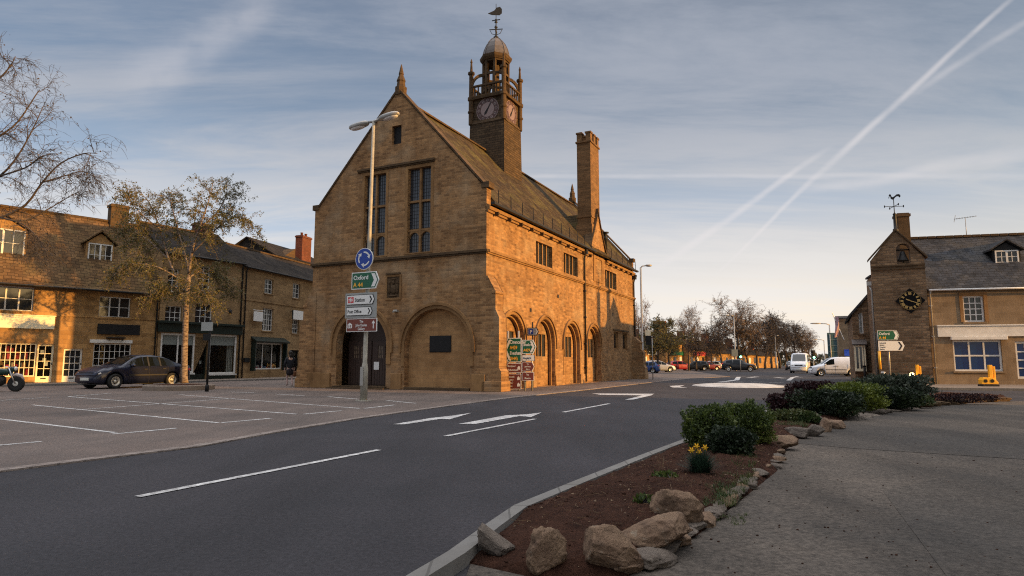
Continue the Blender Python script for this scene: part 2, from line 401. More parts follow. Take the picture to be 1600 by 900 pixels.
def tarmac(name, base, warm=(1, 1, 1), patch=.25, speck=.5, crack=0., rough=.9):
    q = NT(name); v = q.co()
    a = q.noise(v, 26, 8, .75); b = q.noise(v, .35, 6, .6); c = q.noise(q.map(v, (.35, .06, 1), rot=(0, 0, R(-26))), 2.2, 5, .6)
    col = q.mix(1, c4(base), q.mix(q.mr(a, .3, .7), (1 - speck,) * 3 + (1,), (1 + speck,) * 3 + (1,)), 'MULTIPLY')
    col = q.mix(1, col, q.mix(q.mr(b, .35, .65), (1 - patch,) * 3 + (1,), tuple(w * (1 + patch * .6) for w in warm) + (1,)), 'MULTIPLY')
    col = q.mix(1, col, q.mix(q.mr(c, .35, .65), (1 - patch * .7,) * 3 + (1,), (1 + patch * .5,) * 3 + (1,)), 'MULTIPLY')
    vo = q.n('ShaderNodeTexVoronoi'); q.L.new(v, vo.inputs[0]); vo.inputs['Scale'].default_value = 70
    col = q.mix(q.mr(vo.outputs['Distance'], .16, .05, 0, .35), col, q.mix(1, col, (2.2, 2.1, 2.0, 1), 'MULTIPLY'))
    if crack:
        vc = q.n('ShaderNodeTexVoronoi', feature='DISTANCE_TO_EDGE'); q.L.new(q.map(v, (1, 1, 1)), vc.inputs[0]); vc.inputs['Scale'].default_value = .33
        nz = q.noise(v, 3, 5)
        k = q.math('MULTIPLY', q.mr(q.math('ADD', vc.outputs['Distance'], q.math('MULTIPLY', nz, .02)), .022, .012, 0, crack), q.mr(q.noise(v, .2), .45, .6))
        col = q.mix(k, col, (.02, .018, .016, 1))
    q.bump(q.math('ADD', a, q.math('MULTIPLY', vo.outputs['Distance'], .8)), .55, .012)
    return q.out(col, q.mr(b, .3, .7, rough - .15, min(1., rough + .05)), .25)
def leafmat(name, c1, c2, c3=None, trans=.25):
    q = NT(name); g = q.n('ShaderNodeNewGeometry'); r = g.outputs['Random Per Island']
    col = q.mix(r, c4(c1), c4(c2))
    if c3: col = q.mix(q.mr(q.noise(q.co(), 2.6, 3), .5, .66), col, c4(c3))
    m = q.out(col, .55, .35)
    tr = q.n('ShaderNodeBsdfTranslucent'); q.L.new(col, tr.inputs[0]); mx = q.n('ShaderNodeMixShader'); mx.inputs[0].default_value = trans
    q.L.new(q.b.outputs[0], mx.inputs[1]); q.L.new(tr.outputs[0], mx.inputs[2]); q.L.new(mx.outputs[0], q.t.nodes['Material Output'].inputs[0])
    return m
def glassy(name, col, rough=.06, clear=0.0):
    q = NT(name); m = q.out(c4(col), rough, .6)
    q.bump(q.noise(q.co(), 1.1, 2), .06, .03)
    if clear:
        tr = q.n('ShaderNodeBsdfTransparent'); tr.inputs[0].default_value = (.8, .85, .85, 1); mx = q.n('ShaderNodeMixShader'); mx.inputs[0].default_value = clear
        q.L.new(q.b.outputs[0], mx.inputs[1]); q.L.new(tr.outputs[0], mx.inputs[2]); q.L.new(mx.outputs[0], q.t.nodes['Material Output'].inputs[0])
    return m
def glow(name, col, st):
    q = NT(name); q.b.inputs['Emission Color'].default_value = c4(col); q.b.inputs['Emission Strength'].default_value = st; return q.out(c4(col), .3)
def goods(name):
    q = NT(name); g = q.n('ShaderNodeNewGeometry'); rp = q.n('ShaderNodeValToRGB'); rp.color_ramp.interpolation = 'CONSTANT'; q.L.new(g.outputs['Random Per Island'], rp.inputs[0])
    e = rp.color_ramp.elements; e[0].color = (.55, .03, .04, 1); e[1].position = .92; e[1].color = (.1, .2, .4, 1)
    for p, c in ((.22, (.6, .5, .42)), (.38, (.45, .2, .06)), (.55, (.03, .03, .03)), (.7, (.12, .3, .32)), (.8, (.62, .06, .09))): x = e.new(p); x.color = c + (1,)
    return q.out(rp.outputs[0], .6)
M_ = {}
M_['hall'] = masonry('hall_ashlar', (.44, .25, .115), (.20, .112, .055), (.34, .225, .12), .31, .125, .011, (.42, .36, .32), .55, .5, pale=(.38, .29, .19))
M_['halltrim'] = masonry('hall_dressed_stone', (.34, .20, .09), (.26, .15, .07), (.18, .12, .07), .9, .42, .006, (.38, .33, .3), .6, .45, bst=.3)
M_['infill'] = masonry('clean_ashlar', (.47, .275, .125), (.34, .195, .09), (.30, .2, .11), .5, .2, .008, (.5, .42, .36), .4, .3, bst=.3)
M_['chim'] = masonry('chimney_stone', (.27, .155, .075), (.15, .09, .046), (.15, .10, .06), .36, .14, .012, (.45, .4, .36), .5, .4)
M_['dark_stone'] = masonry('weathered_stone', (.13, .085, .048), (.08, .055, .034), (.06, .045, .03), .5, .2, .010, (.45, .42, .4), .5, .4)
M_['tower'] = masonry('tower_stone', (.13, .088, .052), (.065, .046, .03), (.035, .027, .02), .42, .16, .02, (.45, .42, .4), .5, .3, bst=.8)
M_['shop'] = masonry('shop_ashlar', (.50, .30, .125), (.29, .168, .07), (.34, .22, .12), .5, .26, .012, (.5, .42, .36), .5, .35)
M_['shop2'] = masonry('shop_ashlar_grey', (.43, .285, .145), (.29, .19, .098), (.26, .18, .10), .5, .24, .010, (.5, .44, .4), .5, .35)
M_['rubble'] = masonry('rubble_stone', (.33, .215, .125), (.13, .085, .05), (.19, .14, .10), .36, .14, .02, (.5, .44, .4), .5, .3, bst=.9)
M_['house'] = masonry('house_stone', (.31, .23, .15), (.225, .165, .105), (.24, .185, .13), .7, .3, .008, (.55, .5, .46), .4, .3, bst=.3)
M_['brick'] = masonry('red_brick', (.19, .055, .033), (.12, .038, .026), (.22, .16, .12), .22, .075, .008, (.4, .36, .34), .5, .3)
M_['slate_hall'] = slates('hall_stone_slates', (.10, .068, .034), (.048, .034, .020), .36, .24, (.14, .115, .035), .6)
M_['slate_shop'] = slates('shop_stone_slates', (.20, .118, .056), (.105, .064, .034), .34, .22, (.17, .13, .06), .4)
M_['slate_dark'] = slates('dark_slates', (.048, .040, .036), (.027, .024, .022), .3, .19, (.075, .06, .045), .4, rough=.95)
M_['slate_grey'] = slates('grey_slates', (.07, .073, .083), (.04, .043, .05), .32, .22, (.12, .10, .075), .35)
M_['road'] = tarmac('road_asphalt', (.036, .035, .040), (1.05, 1, .97), .28, .5)
M_['square'] = tarmac('square_tarmac', (.132, .107, .095), (1.06, 1, .96), .26, .45)
M_['fore'] = tarmac('forecourt_tarmac', (.078, .067, .057), (1.06, 1, .94), .4, .75)
M_['patch'] = tarmac('patch_tarmac', (.066, .057, .049), (1.04, 1, .95), .3, .7)
M_['pave'] = masonry('paving_flags', (.26, .21, .17), (.21, .17, .14), (.12, .10, .08), .6, .45, .012, (.7, .66, .62), .4, 0, bst=.3)
M_['kerb'] = masonry('kerb_concrete', (.235, .225, .21), (.195, .188, .178), (.085, .08, .075), .9, .9, .010, (.55, .52, .48), .5, 0, bst=.25)
M_['setts'] = masonry('edging_setts', (.34, .29, .26), (.24, .20, .18), (.12, .10, .09), .3, .2, .02, (.6, .56, .52), .5, 0)
def paint_mat():
    q = NT('road_paint'); v = q.co(); w = q.mr(q.noise(v, 11, 8, .8), .38, .58)
    w2 = q.mr(q.noise(v, 1.2, 5, .6), .35, .6, .55, 1)
    col = q.mix(q.math('MULTIPLY', w, w2), (.20, .19, .185, 1), (.74, .725, .70, 1)); q.bump(q.noise(v, 40, 4), .3, .006); return q.out(col, .6)
M_['paint'] = paint_mat()
M_['white'] = plain('white_paint', (.64, .63, .60), .45, var=.12, sc=3)
M_['cream'] = plain('cream_paint', (.78, .70, .50), .5, var=.06)
M_['black'] = plain('black_paint', (.014, .014, .015), .6, spec=.2, var=.2)
M_['iron'] = plain('black_iron', (.02, .019, .018), .55, .3)
M_['green_dark'] = plain('dark_green_paint', (.012, .022, .018), .4)
M_['lead'] = plain('lead_roofing', (.105, .088, .08), .55, .2, var=.25)
M_['oak'] = plain('dark_oak', (.040, .022, .016), .6, var=.35, sc=14)
M_['wood'] = plain('old_wood', (.10, .065, .04), .7, var=.3, sc=12)
M_['galv'] = plain('galvanised_steel', (.34, .33, .31), .45, .4, var=.12)
M_['cream_pole'] = plain('painted_pole', (.33, .31, .26), .6, 0, var=.2)
M_['grey_plate'] = plain('grey_plate', (.30, .31, .30), .5, var=.06)
M_['sgreen'] = plain('sign_green', (.008, .10, .05), .4, var=.05)
M_['sbrown'] = plain('sign_brown', (.16, .035, .022), .4, var=.05)
M_['sblue'] = plain('sign_blue', (.012, .05, .30), .4, var=.05)
M_['swhite'] = plain('sign_white', (.72, .72, .70), .4, var=.03)
M_['sred'] = plain('sign_red', (.55, .05, .06), .4)
M_['syellow'] = plain('sign_yellow', (.85, .42, .03), .4, var=.03)
M_['glass'] = glassy('window_glass', (.016, .018, .022))
M_['leaded'] = glassy('leaded_glass', (.035, .04, .05), .22)
M_['clear'] = glassy('shop_glass', (.012, .013, .014), .05, .72)
M_['blueglass'] = glassy('blue_window_film', (.006, .03, .12), .15)
M_['carglass'] = glassy('car_glass', (.006, .008, .009), .03)
M_['gold'] = plain('gilding', (.50, .33, .11), .4, .1, var=.05)
M_['dial'] = plain('clock_dial', (.22, .15, .135), .35, spec=.7, var=.06)
M_['dialdark'] = plain('dial_ring', (.06, .025, .02), .5)
M_['curtain'] = plain('curtain_cloth', (.55, .50, .43), .9, var=.1)
M_['blind'] = plain('roller_blind', (.62, .61, .57), .8, var=.04)
M_['goods'] = goods('shop_goods')
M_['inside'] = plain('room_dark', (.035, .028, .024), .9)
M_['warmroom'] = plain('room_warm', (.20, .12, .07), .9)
M_['soil'] = None
def soil_mat():
    q = NT('bare_soil'); v = q.co(); a = q.noise(v, 11, 9, .72); b = q.noise(v, 1.4, 6, .6)
    col = q.mix(q.mr(a, .3, .7), (.040, .018, .012, 1), (.125, .058, .037, 1)); col = q.mix(q.mr(b, .4, .65), q.mix(1, col, (.72, .7, .68, 1), 'MULTIPLY'), col)
    q.bump(q.math('ADD', a, q.noise(v, 34, 6, .7)), 1.0, .07); return q.out(col, .95, .1)
M_['soil'] = soil_mat()
def rock_mat(name, c1, c2, c3):
    q = NT(name); v = q.co(); a = q.noise(v, 3.2, 9, .68, .4); b = q.noise(v, 9, 8, .7); d = q.noise(q.map(v, loc=(5, 1, 8)), 5, 6, .6)
    col = q.mix(q.mr(a, .35, .66), c4(c1), c4(c2)); col = q.mix(q.mr(b, .5, .7, 0, .8), col, c4(c3)); col = q.mix(q.mr(d, .60, .68, 0, .7), col, (.36, .33, .26, 1))
    q.bump(q.math('ADD', b, q.math('MULTIPLY', q.noise(v, 24, 8, .7), .7)), 1.0, .03); return q.out(col, .95, .15)
M_['rock'] = rock_mat('field_stone', (.15, .095, .065), (.27, .185, .12), (.07, .048, .036))
M_['rock_grey'] = rock_mat('grey_stone', (.11, .09, .075), (.20, .165, .135), (.06, .05, .042))
M_['bark'] = plain('bark', (.075, .055, .042), .95, var=.4, sc=9, bump=.8)
def birch_mat():
    q = NT('birch_bark'); v = q.co(); a = q.noise(q.map(v, (3, 3, 9)), 1.6, 6, .65)
    col = q.mix(q.mr(a, .42, .62), (.27, .215, .175, 1), (.07, .05, .042, 1)); q.bump(a, .6, .03); return q.out(col, .9, .15)
M_['birch'] = birch_mat()
M_['twig'] = plain('twigs', (.042, .036, .036), .95, var=.3, sc=2)
M_['twig_pale'] = plain('pale_twigs', (.16, .115, .085), .95, var=.3, sc=2)
M_['leaf_birch'] = leafmat('birch_leaves', (.125, .115, .028), (.06, .058, .018), (.14, .12, .03))
M_['leaf_bud'] = leafmat('budding_leaves', (.10, .068, .04), (.06, .042, .03), (.12, .08, .035))
M_['leaf_box'] = leafmat('hedge_leaves', (.085, .115, .020), (.022, .040, .012), (.15, .175, .03))
M_['leaf_dark'] = leafmat('dark_shrub_leaves', (.020, .034, .014), (.010, .018, .009), (.03, .045, .014))
M_['leaf_purple'] = leafmat('purple_shrub_leaves', (.040, .014, .016), (.018, .008, .010), (.05, .02, .016))
M_['leaf_bright'] = leafmat('golden_shrub_leaves', (.12, .15, .018), (.05, .075, .012), (.15, .17, .02))
M_['leaf_grey'] = leafmat('grey_shrub_leaves', (.055, .07, .045), (.025, .038, .024), (.09, .10, .07))
M_['grass'] = leafmat('grass_blades', (.05, .075, .02), (.09, .09, .03), (.03, .06, .015))
M_['drygrass'] = leafmat('dry_stalks', (.22, .14, .07), (.13, .08, .045))
M_['petal'] = plain('yellow_petals', (.80, .45, .02), .6)
M_['rubber'] = plain('rubber', (.016, .016, .016), .85)
M_['alloy'] = plain('alloy', (.55, .54, .50), .35, .6)
M_['lamp'] = plain('headlamp', (.75, .72, .70), .1, spec=.8)
M_['chrome'] = plain('chrome', (.6, .6, .6), .15, .9)
M_['plate'] = plain('number_plate', (.62, .62, .56), .5)
M_['trimblack'] = plain('black_plastic', (.022, .022, .024), .6)
def carpaint(name, c): 
    q = NT(name); q.b.inputs['Coat Weight'].default_value = .25; q.b.inputs['Coat Roughness'].default_value = .05
    col = q.mix(q.mr(q.noise(q.co(), 2.5, 6), .35, .7), c4(c), tuple(x * .85 + .004 for x in c) + (1,)); return q.out(col, .32, .5, .1)
# ------------------------------------------------------------------ ground, road, square, kerbs, markings
def flat(name, pts, z, mat, k='structure', parent=None):
    mb = MB(); tris = tessellate_polygon([[Vector((p[0], p[1], 0)) for p in pts]])
    ix = [mb.P((p[0], p[1], z)) for p in pts]
    for t in tris:
        a, b, c = (pts[i] for i in t); ar = (b[0] - a[0]) * (c[1] - a[1]) - (b[1] - a[1]) * (c[0] - a[0])
        mb.F([ix[i] for i in (t if ar > 0 else t[::-1])])
    o = mb.build(name, mat, parent)
    if k: kind(o, k)
    return o
g = MB(); g.face((-2500, -2500, 0), (2500, -2500, 0), (2500, 3500, 0), (-2500, 3500, 0)); kind(g.build('road', M_['road']), 'structure')
# far green ground beyond the town
far = plain('far_fields', (.05, .055, .03), .95, var=.3, sc=.02)
flat('fields', [(-1500, 230), (1500, 230), (2400, 3400), (-2400, 3400)], .004, far)
EDGE = [(-420, 805), (0, 738), (150, 719), (310, 699), (440, 675), (560, 655), (680, 638), (800, 622), (930, 608), (1020, 597.5), (1075, 592), (1140, 588.5)]
eg = [G(*p) for p in EDGE]
sq = eg + [Vector((35, 140, 0)), Vector((-60, 140, 0)), Vector((-80, 30, 0)), Vector((-40, 2, 0))]
flat('town_square', sq, .004, M_['square'])
def strip(pts, w0, w1, z0, z1, side=1):
    """kerb along pts: offset w0..w1 to the left (side=1) of travel, from z0 up to z1"""
    mb = MB(); n = len(pts); nn = []
    for i in range(n):
        d = (pts[min(i + 1, n - 1)] - pts[max(i - 1, 0)]); d.z = 0; d.normalize(); nn.append(Vector((-d.y, d.x, 0)) * side)
    A = [p + q * w0 for p, q in zip(pts, nn)]; B = [p + q * w1 for p, q in zip(pts, nn)]
    for i in range(n - 1):
        a, b, c, d = A[i], A[i + 1], B[i + 1], B[i]
        up = lambda p, z: (p.x, p.y, z)
        q = [up(a, z1), up(b, z1), up(c, z1), up(d, z1)]
        mb.face(*(q if side == 1 else q[::-1]))
        q = [up(a, z0), up(b, z0), up(b, z1), up(a, z1)]; mb.face(*(q if side == 1 else q[::-1]))
        q = [up(d, z1), up(c, z1), up(c, z0), up(d, z0)]; mb.face(*(q if side == 1 else q[::-1]))
    return mb
def dense(pts, step=.6):
    out = []
    for a, b in zip(pts, pts[1:]):
        k = max(1, int((b - a).length / step)); out += [a.lerp(b, i / k) for i in range(k)]
    return out + [pts[-1]]
kind(strip(dense(eg), -.02, .17, 0, .022).build('edging_strip', M_['setts']), 'structure')
# markings
def mark(name, quads, z=.008):
    mb = MB()
    for q in quads:
        if len(q) == 3 and not isinstance(q[2], tuple): (a, b, w) = q; a, b = G(*a), G(*b); d = (b - a).normalized(); n = Vector((-d.y, d.x, 0)) * w / 2; pts = [a - n, b - n, b + n, a + n]
        else: pts = [G(*p) for p in q]
        ar = sum(pts[i].x * pts[(i + 1) % len(pts)].y - pts[(i + 1) % len(pts)].x * pts[i].y for i in range(len(pts)))
        if ar < 0: pts = pts[::-1]
        tr = tessellate_polygon([[Vector((p.x, p.y, 0)) for p in pts]])
        ix = [mb.P((p.x, p.y, z)) for p in pts]
        for t in tr:
            A, B, D = (pts[i] for i in t); s = (B.x - A.x) * (D.y - A.y) - (B.y - A.y) * (D.x - A.x)
            mb.F([ix[i] for i in (t if s > 0 else t[::-1])])
    return kind(mb.build(name, M_['paint']), 'structure')
mark('road_centre_marking', [((215, 777), (592, 703.5), .10), ((696, 682), (836, 655), .10), ((880, 644.5), (952, 631), .12)])
mark('road_arrow_marking', [[(614, 663.5), (632, 663.5), (688, 655), (703, 655.5), (737, 645.5), (706, 650), (674, 653.5)],
                            [(716, 663), (742, 663), (812, 650.5), (830, 652), (846, 645), (822, 648), (790, 649.5)]])
mark('splitter_marking', [[(925, 615), (1022, 615.5), (1018, 618), (990, 624.5), (976, 625), (1004, 618), (938, 617)], [(1046, 603.2), (1070, 602), (1062, 604.5), (1074, 606), (1050, 605.5)]])
mark('parking_marking', [((-60, 648), (180, 676.5), .09), ((174, 679), (276, 669.5), .10), ((50, 633), (341, 661), .09), ((346, 661), (424, 654), .10), ((107, 620), (464, 647.5), .09),
     ((475, 647.5), (534, 642), .10), ((131, 640), (359, 623), .09), ((280, 617), (562, 638.5), .09), ((569, 638.5), (617, 633), .10), ((359, 612.5), (398, 614), .10), ((431, 616), (475, 618.5), .10),
     ((512, 620), (560, 624), .10), ((604, 626), (650, 630.5), .10), ((-80, 703), (65, 690.5), .10), ((0, 626), (77, 621), .09), ((107, 620), (175, 614.5), .09)])
mark('far_road_marking', [((1124, 597.4), (1150, 594), .35), ((1151, 594), (1154, 589), .35), ((1130, 596.6), (1160, 596.8), .2), ((1172, 597), (1194, 597.2), .2), ((1202, 598), (1224, 598.4), .2), ((1229, 598.5), (1245, 599), .2),
     ((1170, 590), (1183, 588.8), .5), ((1212, 590), (1226, 591), .5), ((1232, 594.5), (1238, 590), .3), ((1238, 590), (1246, 588.4), .3), ((1247, 589.4), (1252, 589.6), .5), ((1155, 588.2), (1165, 588.2), .3)])
# white painted dome of the mini roundabout
mb = MB(); cx, cy = 12.0, 34.3
prof = [(1.0, 0), (.97, .03), (.7, .10), (.35, .13), (.02, .14)]
for (r0, z0), (r1, z1) in zip(prof, prof[1:]):
    for k in range(40):
        a0, a1 = 2 * pi * k / 40, 2 * pi * (k + 1) / 40
        P = lambda r, a, z: (cx + 2.33 * r * cos(a), cy + 2.75 * r * sin(a), z + .004)
        mb.face(P(r0, a0, z0), P(r0, a1, z0), P(r1, a1, z1), P(r1, a0, z1))
kind(mb.build('mini_roundabout', plain('worn_white_paint', (.46, .44, .41), .7, var=.3, sc=1.5)), 'structure')
# planting bed, its kerb and the forecourt
KERB = [(560, 945), (640, 896), (700, 861), (760, 818), (803, 789), (905, 748), (1000, 711), (1073, 684), (1130, 668), (1190, 643), (1240, 627), (1300, 618), (1380, 613), (1460, 612), (1566, 618)]
kg = [G(px, py, .09) for px, py in KERB]
kg0 = [Vector((p.x, p.y, 0)) for p in kg]
kind(strip(dense(kg0, .9), 0, .115, 0, .09, -1).build('kerb', M_['kerb']), 'structure')
BED_IN = [(1575, 627), (1500, 629), (1420, 636), (1330, 655), (1290, 668), (1262, 682), (1230, 702), (1214, 738), (1150, 790), (1095, 835), (1040, 872), (975, 908), (860, 912), (735, 884)]
bed_in = [G(*p) for p in BED_IN]
off = []
for i, p in enumerate(kg0):
    d = (kg0[min(i + 1, len(kg0) - 1)] - kg0[max(i - 1, 0)]).normalized(); off.append(p + Vector((d.y, -d.x, 0)) * .12)
bed_out = [G(724, 872, .0)] + off[3:]
# soil: a gently mounded, clodded sheet between the two edges
def resample(pts, n):
    L = [0]
    for a, b in zip(pts, pts[1:]): L.append(L[-1] + (b - a).length)
    out = []
    for i in range(n + 1):
        s = L[-1] * i / n; k = 0
        while k < len(L) - 2 and L[k + 1] < s: k += 1
        out.append(pts[k].lerp(pts[k + 1], (s - L[k]) / max(1e-6, L[k + 1] - L[k])))
    return out
ra, rb = resample(bed_out, 260), resample(bed_in[::-1], 260)
def soilz(p, v, edge=1.): return (.075 * min(1, v * 9) + .085 * (4 * v * (1 - v)) ** .7) * edge - .008 + .030 * noise.noise(p * 2.3) + .018 * noise.noise(p * 6 + Vector((3, 1, 0))) + .008 * noise.noise(p * 17) + .008 * noise.noise(p * 41)
def soilp(u, v):
    i = min(259, int(u * 260)); t = u * 260 - i
    p = ra[i].lerp(ra[i + 1], t).lerp(rb[i].lerp(rb[i + 1], t), v); p = Vector((p.x, p.y, 0)); p.z = soilz(p, 1 - v, min(1, u * 25 + .1)); return p
mb = MB(); mb.smooth = True; mb.grid(lambda u, v: soilp(u, 1 - v), 260, 46); kind(mb.build('soil_bed', M_['soil']), 'structure')
fo = [p + Vector((0, 0, 0)) for p in bed_in] + [G(700, 990), Vector((.4, 1.2, 0)), Vector((30, 1.2, 0)), Vector((30, 19, 0)), G(1640, 629)]
flat('forecourt', fo, .012, M_['fore'])
flat('tarmac_patch', [G(1200, 690), G(1325, 664), G(1470, 672), G(1640, 690), G(1640, 722), G(1330, 702)], .016, M_['patch'])
flat('tarmac_repair', [G(1380, 770), G(1500, 742), G(1660, 760), G(1700, 905), G(1480, 905)], .016, M_['patch'])
# pavement by the right hand house, with its kerb
hp = [G(1375, 607), G(1460, 609.5), G(1560, 610.5), G(1700, 612)]
kind(strip(dense(hp, .9), 0, .14, 0, .11, 1).build('kerb_house', M_['kerb']), 'structure')
fp = [p + Vector((.02, .1, 0)) for p in hp] + [Vector((40, 33.4, 0)), Vector((40, 36, 0)), Vector((24, 38, 0)), Vector((21.2, 37, 0))]
flat('pavement_house', fp, .10, M_['pave'])
# pavement in front of the shops
sp = [Vector((-31, 28.0, 0)), Vector((-25.6, 33.6, 0)), Vector((-20.3, 39.0, 0)), Vector((-16.6, 46, 0)), Vector((-13.4, 57, 0))]
kind(strip(dense(sp, .9), 0, .14, 0, .10, 1).build('kerb_shops', M_['kerb']), 'structure')
flat('pavement_shops', [p + Vector((-.06, .06, 0)) for p in sp] + [Vector((-17.5, 57, 0)), Vector((-20.5, 47.2, 0)), Vector((-23.4, 41.6, 0)), Vector((-37, 27, 0))], .09, M_['pave'])
# loose bits on the tarmac and soil crumbs
mb = MB(); rnd = random.Random(3)
for i in range(170):
    px, py = rnd.uniform(1010, 1600), rnd.uniform(640, 900)
    p = G(px, py); s = rnd.uniform(.004, .011)
    if (px - 1010) < (900 - py) * .75 + 20: continue
    mb.blob((p.x, p.y, .012 + s * .3), (s, s, s * .6), 1, .3, 2, seed=i)
for i in range(420):
    u = rnd.uniform(0, .42) ** 1.2; p = soilp(u, rnd.uniform(.02, .98)); s = rnd.uniform(.004, .014)
    mb.blob((p.x, p.y, p.z), (s * rnd.uniform(.8, 1.5), s, s * .7), 1, .35, 2, seed=i)
o = mb.build('soil_crumbs', M_['soil']); tag(o, 'loose crumbs of red brown soil and grit scattered over bed and tarmac', 'soil'); o['kind'] = 'stuff'
# ------------------------------------------------------------------ the hall (local units scaled: x along the sunny side, y along the front, z up)
KH = 1.25 / 1.4
HO = G(759, 612); HA = R(63.9)
hall = thing('town_hall', 'large golden stone hall with steep gable, arcaded side and square clock tower', 'hall', HO, HA, scale=KH)
HW, HL, HE, HR = 11.15, 26.9, 9.2, 15.75      # width, length, eaves, ridge
TF = Matrix(((0, 1, 0, 0), (-1, 0, 0, 0), (0, 0, 1, 0), (0, 0, 0, 1)))     # front wall frame: u = -y
TS = Matrix()
def front(): m = MB(); m.T = TF; return m
def lights(mb, u0, u1, z0, z1, cols, rows, y, bar=.09, dep=.14, arched=False):
    """stone mullions/transoms inside an opening"""
    for i in range(1, cols):
        u = u0 + (u1 - u0) * i / cols; mb.box(u - bar / 2, u + bar / 2, y, y + dep, z0, z1)
    for j in range(1, rows):
        z = z0 + (z1 - z0) * j / rows if isinstance(rows, int) else rows[j]; 
        w = (u1 - u0) / cols
        for i in range(cols):
            a = u0 + w * i + (bar / 2 if i else 0); b = u0 + w * (i + 1) - (bar / 2 if i < cols - 1 else 0)
            mb.box(a, b, y + .012, y + dep - .01, z - bar / 2, z + bar / 2)
# --- side wall (sunny)
AX = [2.95, 7.3, 11.65, 16.0]
archh = [arch(x, .02, 2.48, 1.42, 16) for x in AX]
upw = [(6.0, 8.45), (10.35, 12.9), (18.85, 21.75)]
uph = [box4(a, b, 7.08, 8.38) for a, b in upw]
low = [(20.75, 22.0), (23.2, 24.5)]; lowh = [box4(a, b, 2.4, 3.75) for a, b in low]
mb = MB(); mb.prism([(.46, 0), (HL - .46, 0), (HL - .46, HE - .1), (18.9, HE - .1), (18.9, 9.6), (17.25, 12.45), (15.6, 9.6), (15.6, HE - .1), (.46, HE - .1)], 0, .5, archh + uph + lowh)
mb.box(.46, HL - .46, HW - .5, HW, 0, HE - .1)
mb.box(HL - .46, HL - .005, .005, HW - .005, 0, HE)
mb.build('side_wall', M_['hall'], hall)
# far gable end
m = front(); m.prism([(-HW + .006, HE + .003), (-.006, HE + .003), (-.006, 10.0), (-.25, 10.1), (-5.5, 16.05), (-HW + .25, 10.1), (-HW + .006, 10.0)], HL - .46, HL - .004); m.build('far_gable', M_['hall'], hall)
# --- front wall
bigw = [(-4.74, -3.29, 7.07, 11.6), (-7.62, -6.17, 7.07, 11.6)]
smw = (-5.86, -5.24, 13.1, 14.15)
m = front()
m.prism([(-HW, 0), (0, 0), (0, 10.05), (-.2, 10.15), (-5.5, 16.12), (-HW + .2, 10.15), (-HW, 10.05)], 0, .455,
        [arch(-7.58, .02, 2.35, 1.66, 18), arch(-2.82, .02, 2.15, 1.93, 18)] + [box4(*b) for b in bigw] + [box4(*smw)])
m.build('front_wall', M_['hall'], hall)
# arch infill, doors
m = front(); m.prism(arch(-2.82, .02, 2.15, 1.925, 18), .36, .5); o = m.build('arch_infill', M_['infill'], hall)
m = front(); m.box(-3.41, -2.22, .31, .358, 1.95, 2.69); m.box(-3.46, -2.17, .325, .357, 1.90, 2.74); m.build('notice_board', M_['black'], o, .01)
m = front(); m.prism(arch(-7.58, .15, 2.35, 1.655, 18), 1.0, 1.1); m.build('porch_back', M_['oak'], hall)
m = front()
for s in range(2):
    u0, u1 = (-9.2, -7.62) if s == 0 else (-7.54, -5.96)
    m2 = front(); m2.prism([(u0, .16), (u1, .16), (u1, 2.55), (u0, 2.55)], .93, .995, [box4(u0 + .35, u0 + .70, 1.62, 2.3), box4(u0 + .84, u0 + 1.2, 1.62, 2.3)])
    for k in range(9):
        a = u0 + .04 + k * (u1 - u0 - .08) / 9; m2.box(a, a + (u1 - u0 - .08) / 9 - .02, .905, .929, .2, 1.55)
    d = m2.build('door', M_['oak'], hall)
    m3 = front()
    for a in (.35, .84):
        m3.face((u0 + a, .975, 1.62), (u0 + a + .355, .975, 1.62), (u0 + a + .355, .975, 2.3), (u0 + a, .975, 2.3))
    m3.build('pane', plain('door_glass_warm' + str(s), (.16, .115, .08), .25, var=.4, sc=4), d)
    m4 = front()
    for a in (.35, .84):
        for k in (1, 2): m4.box(u0 + a + .118 * k - .012, u0 + a + .118 * k + .012, .95, .973, 1.621, 2.299)
        for k in (1, 2): m4.box(u0 + a + .001, u0 + a + .354, .952, .971, 1.62 + .227 * k - .012, 1.62 + .227 * k + .012)
    m4.build('glazing_bar', M_['oak'], d)
    if s: m5 = front(); m5.box(u0 + .14, u0 + .48, .885, .9, 1.0, 1.42); m5.build('paper_notice', M_['swhite'], d)
m = front(); m.box(-9.5, -5.7, -.5, .9, 0, .075); m.box(-9.35, -5.85, -.2, .92, .0765, .15); m.build('door_step', M_['dark_stone'], hall, .015)
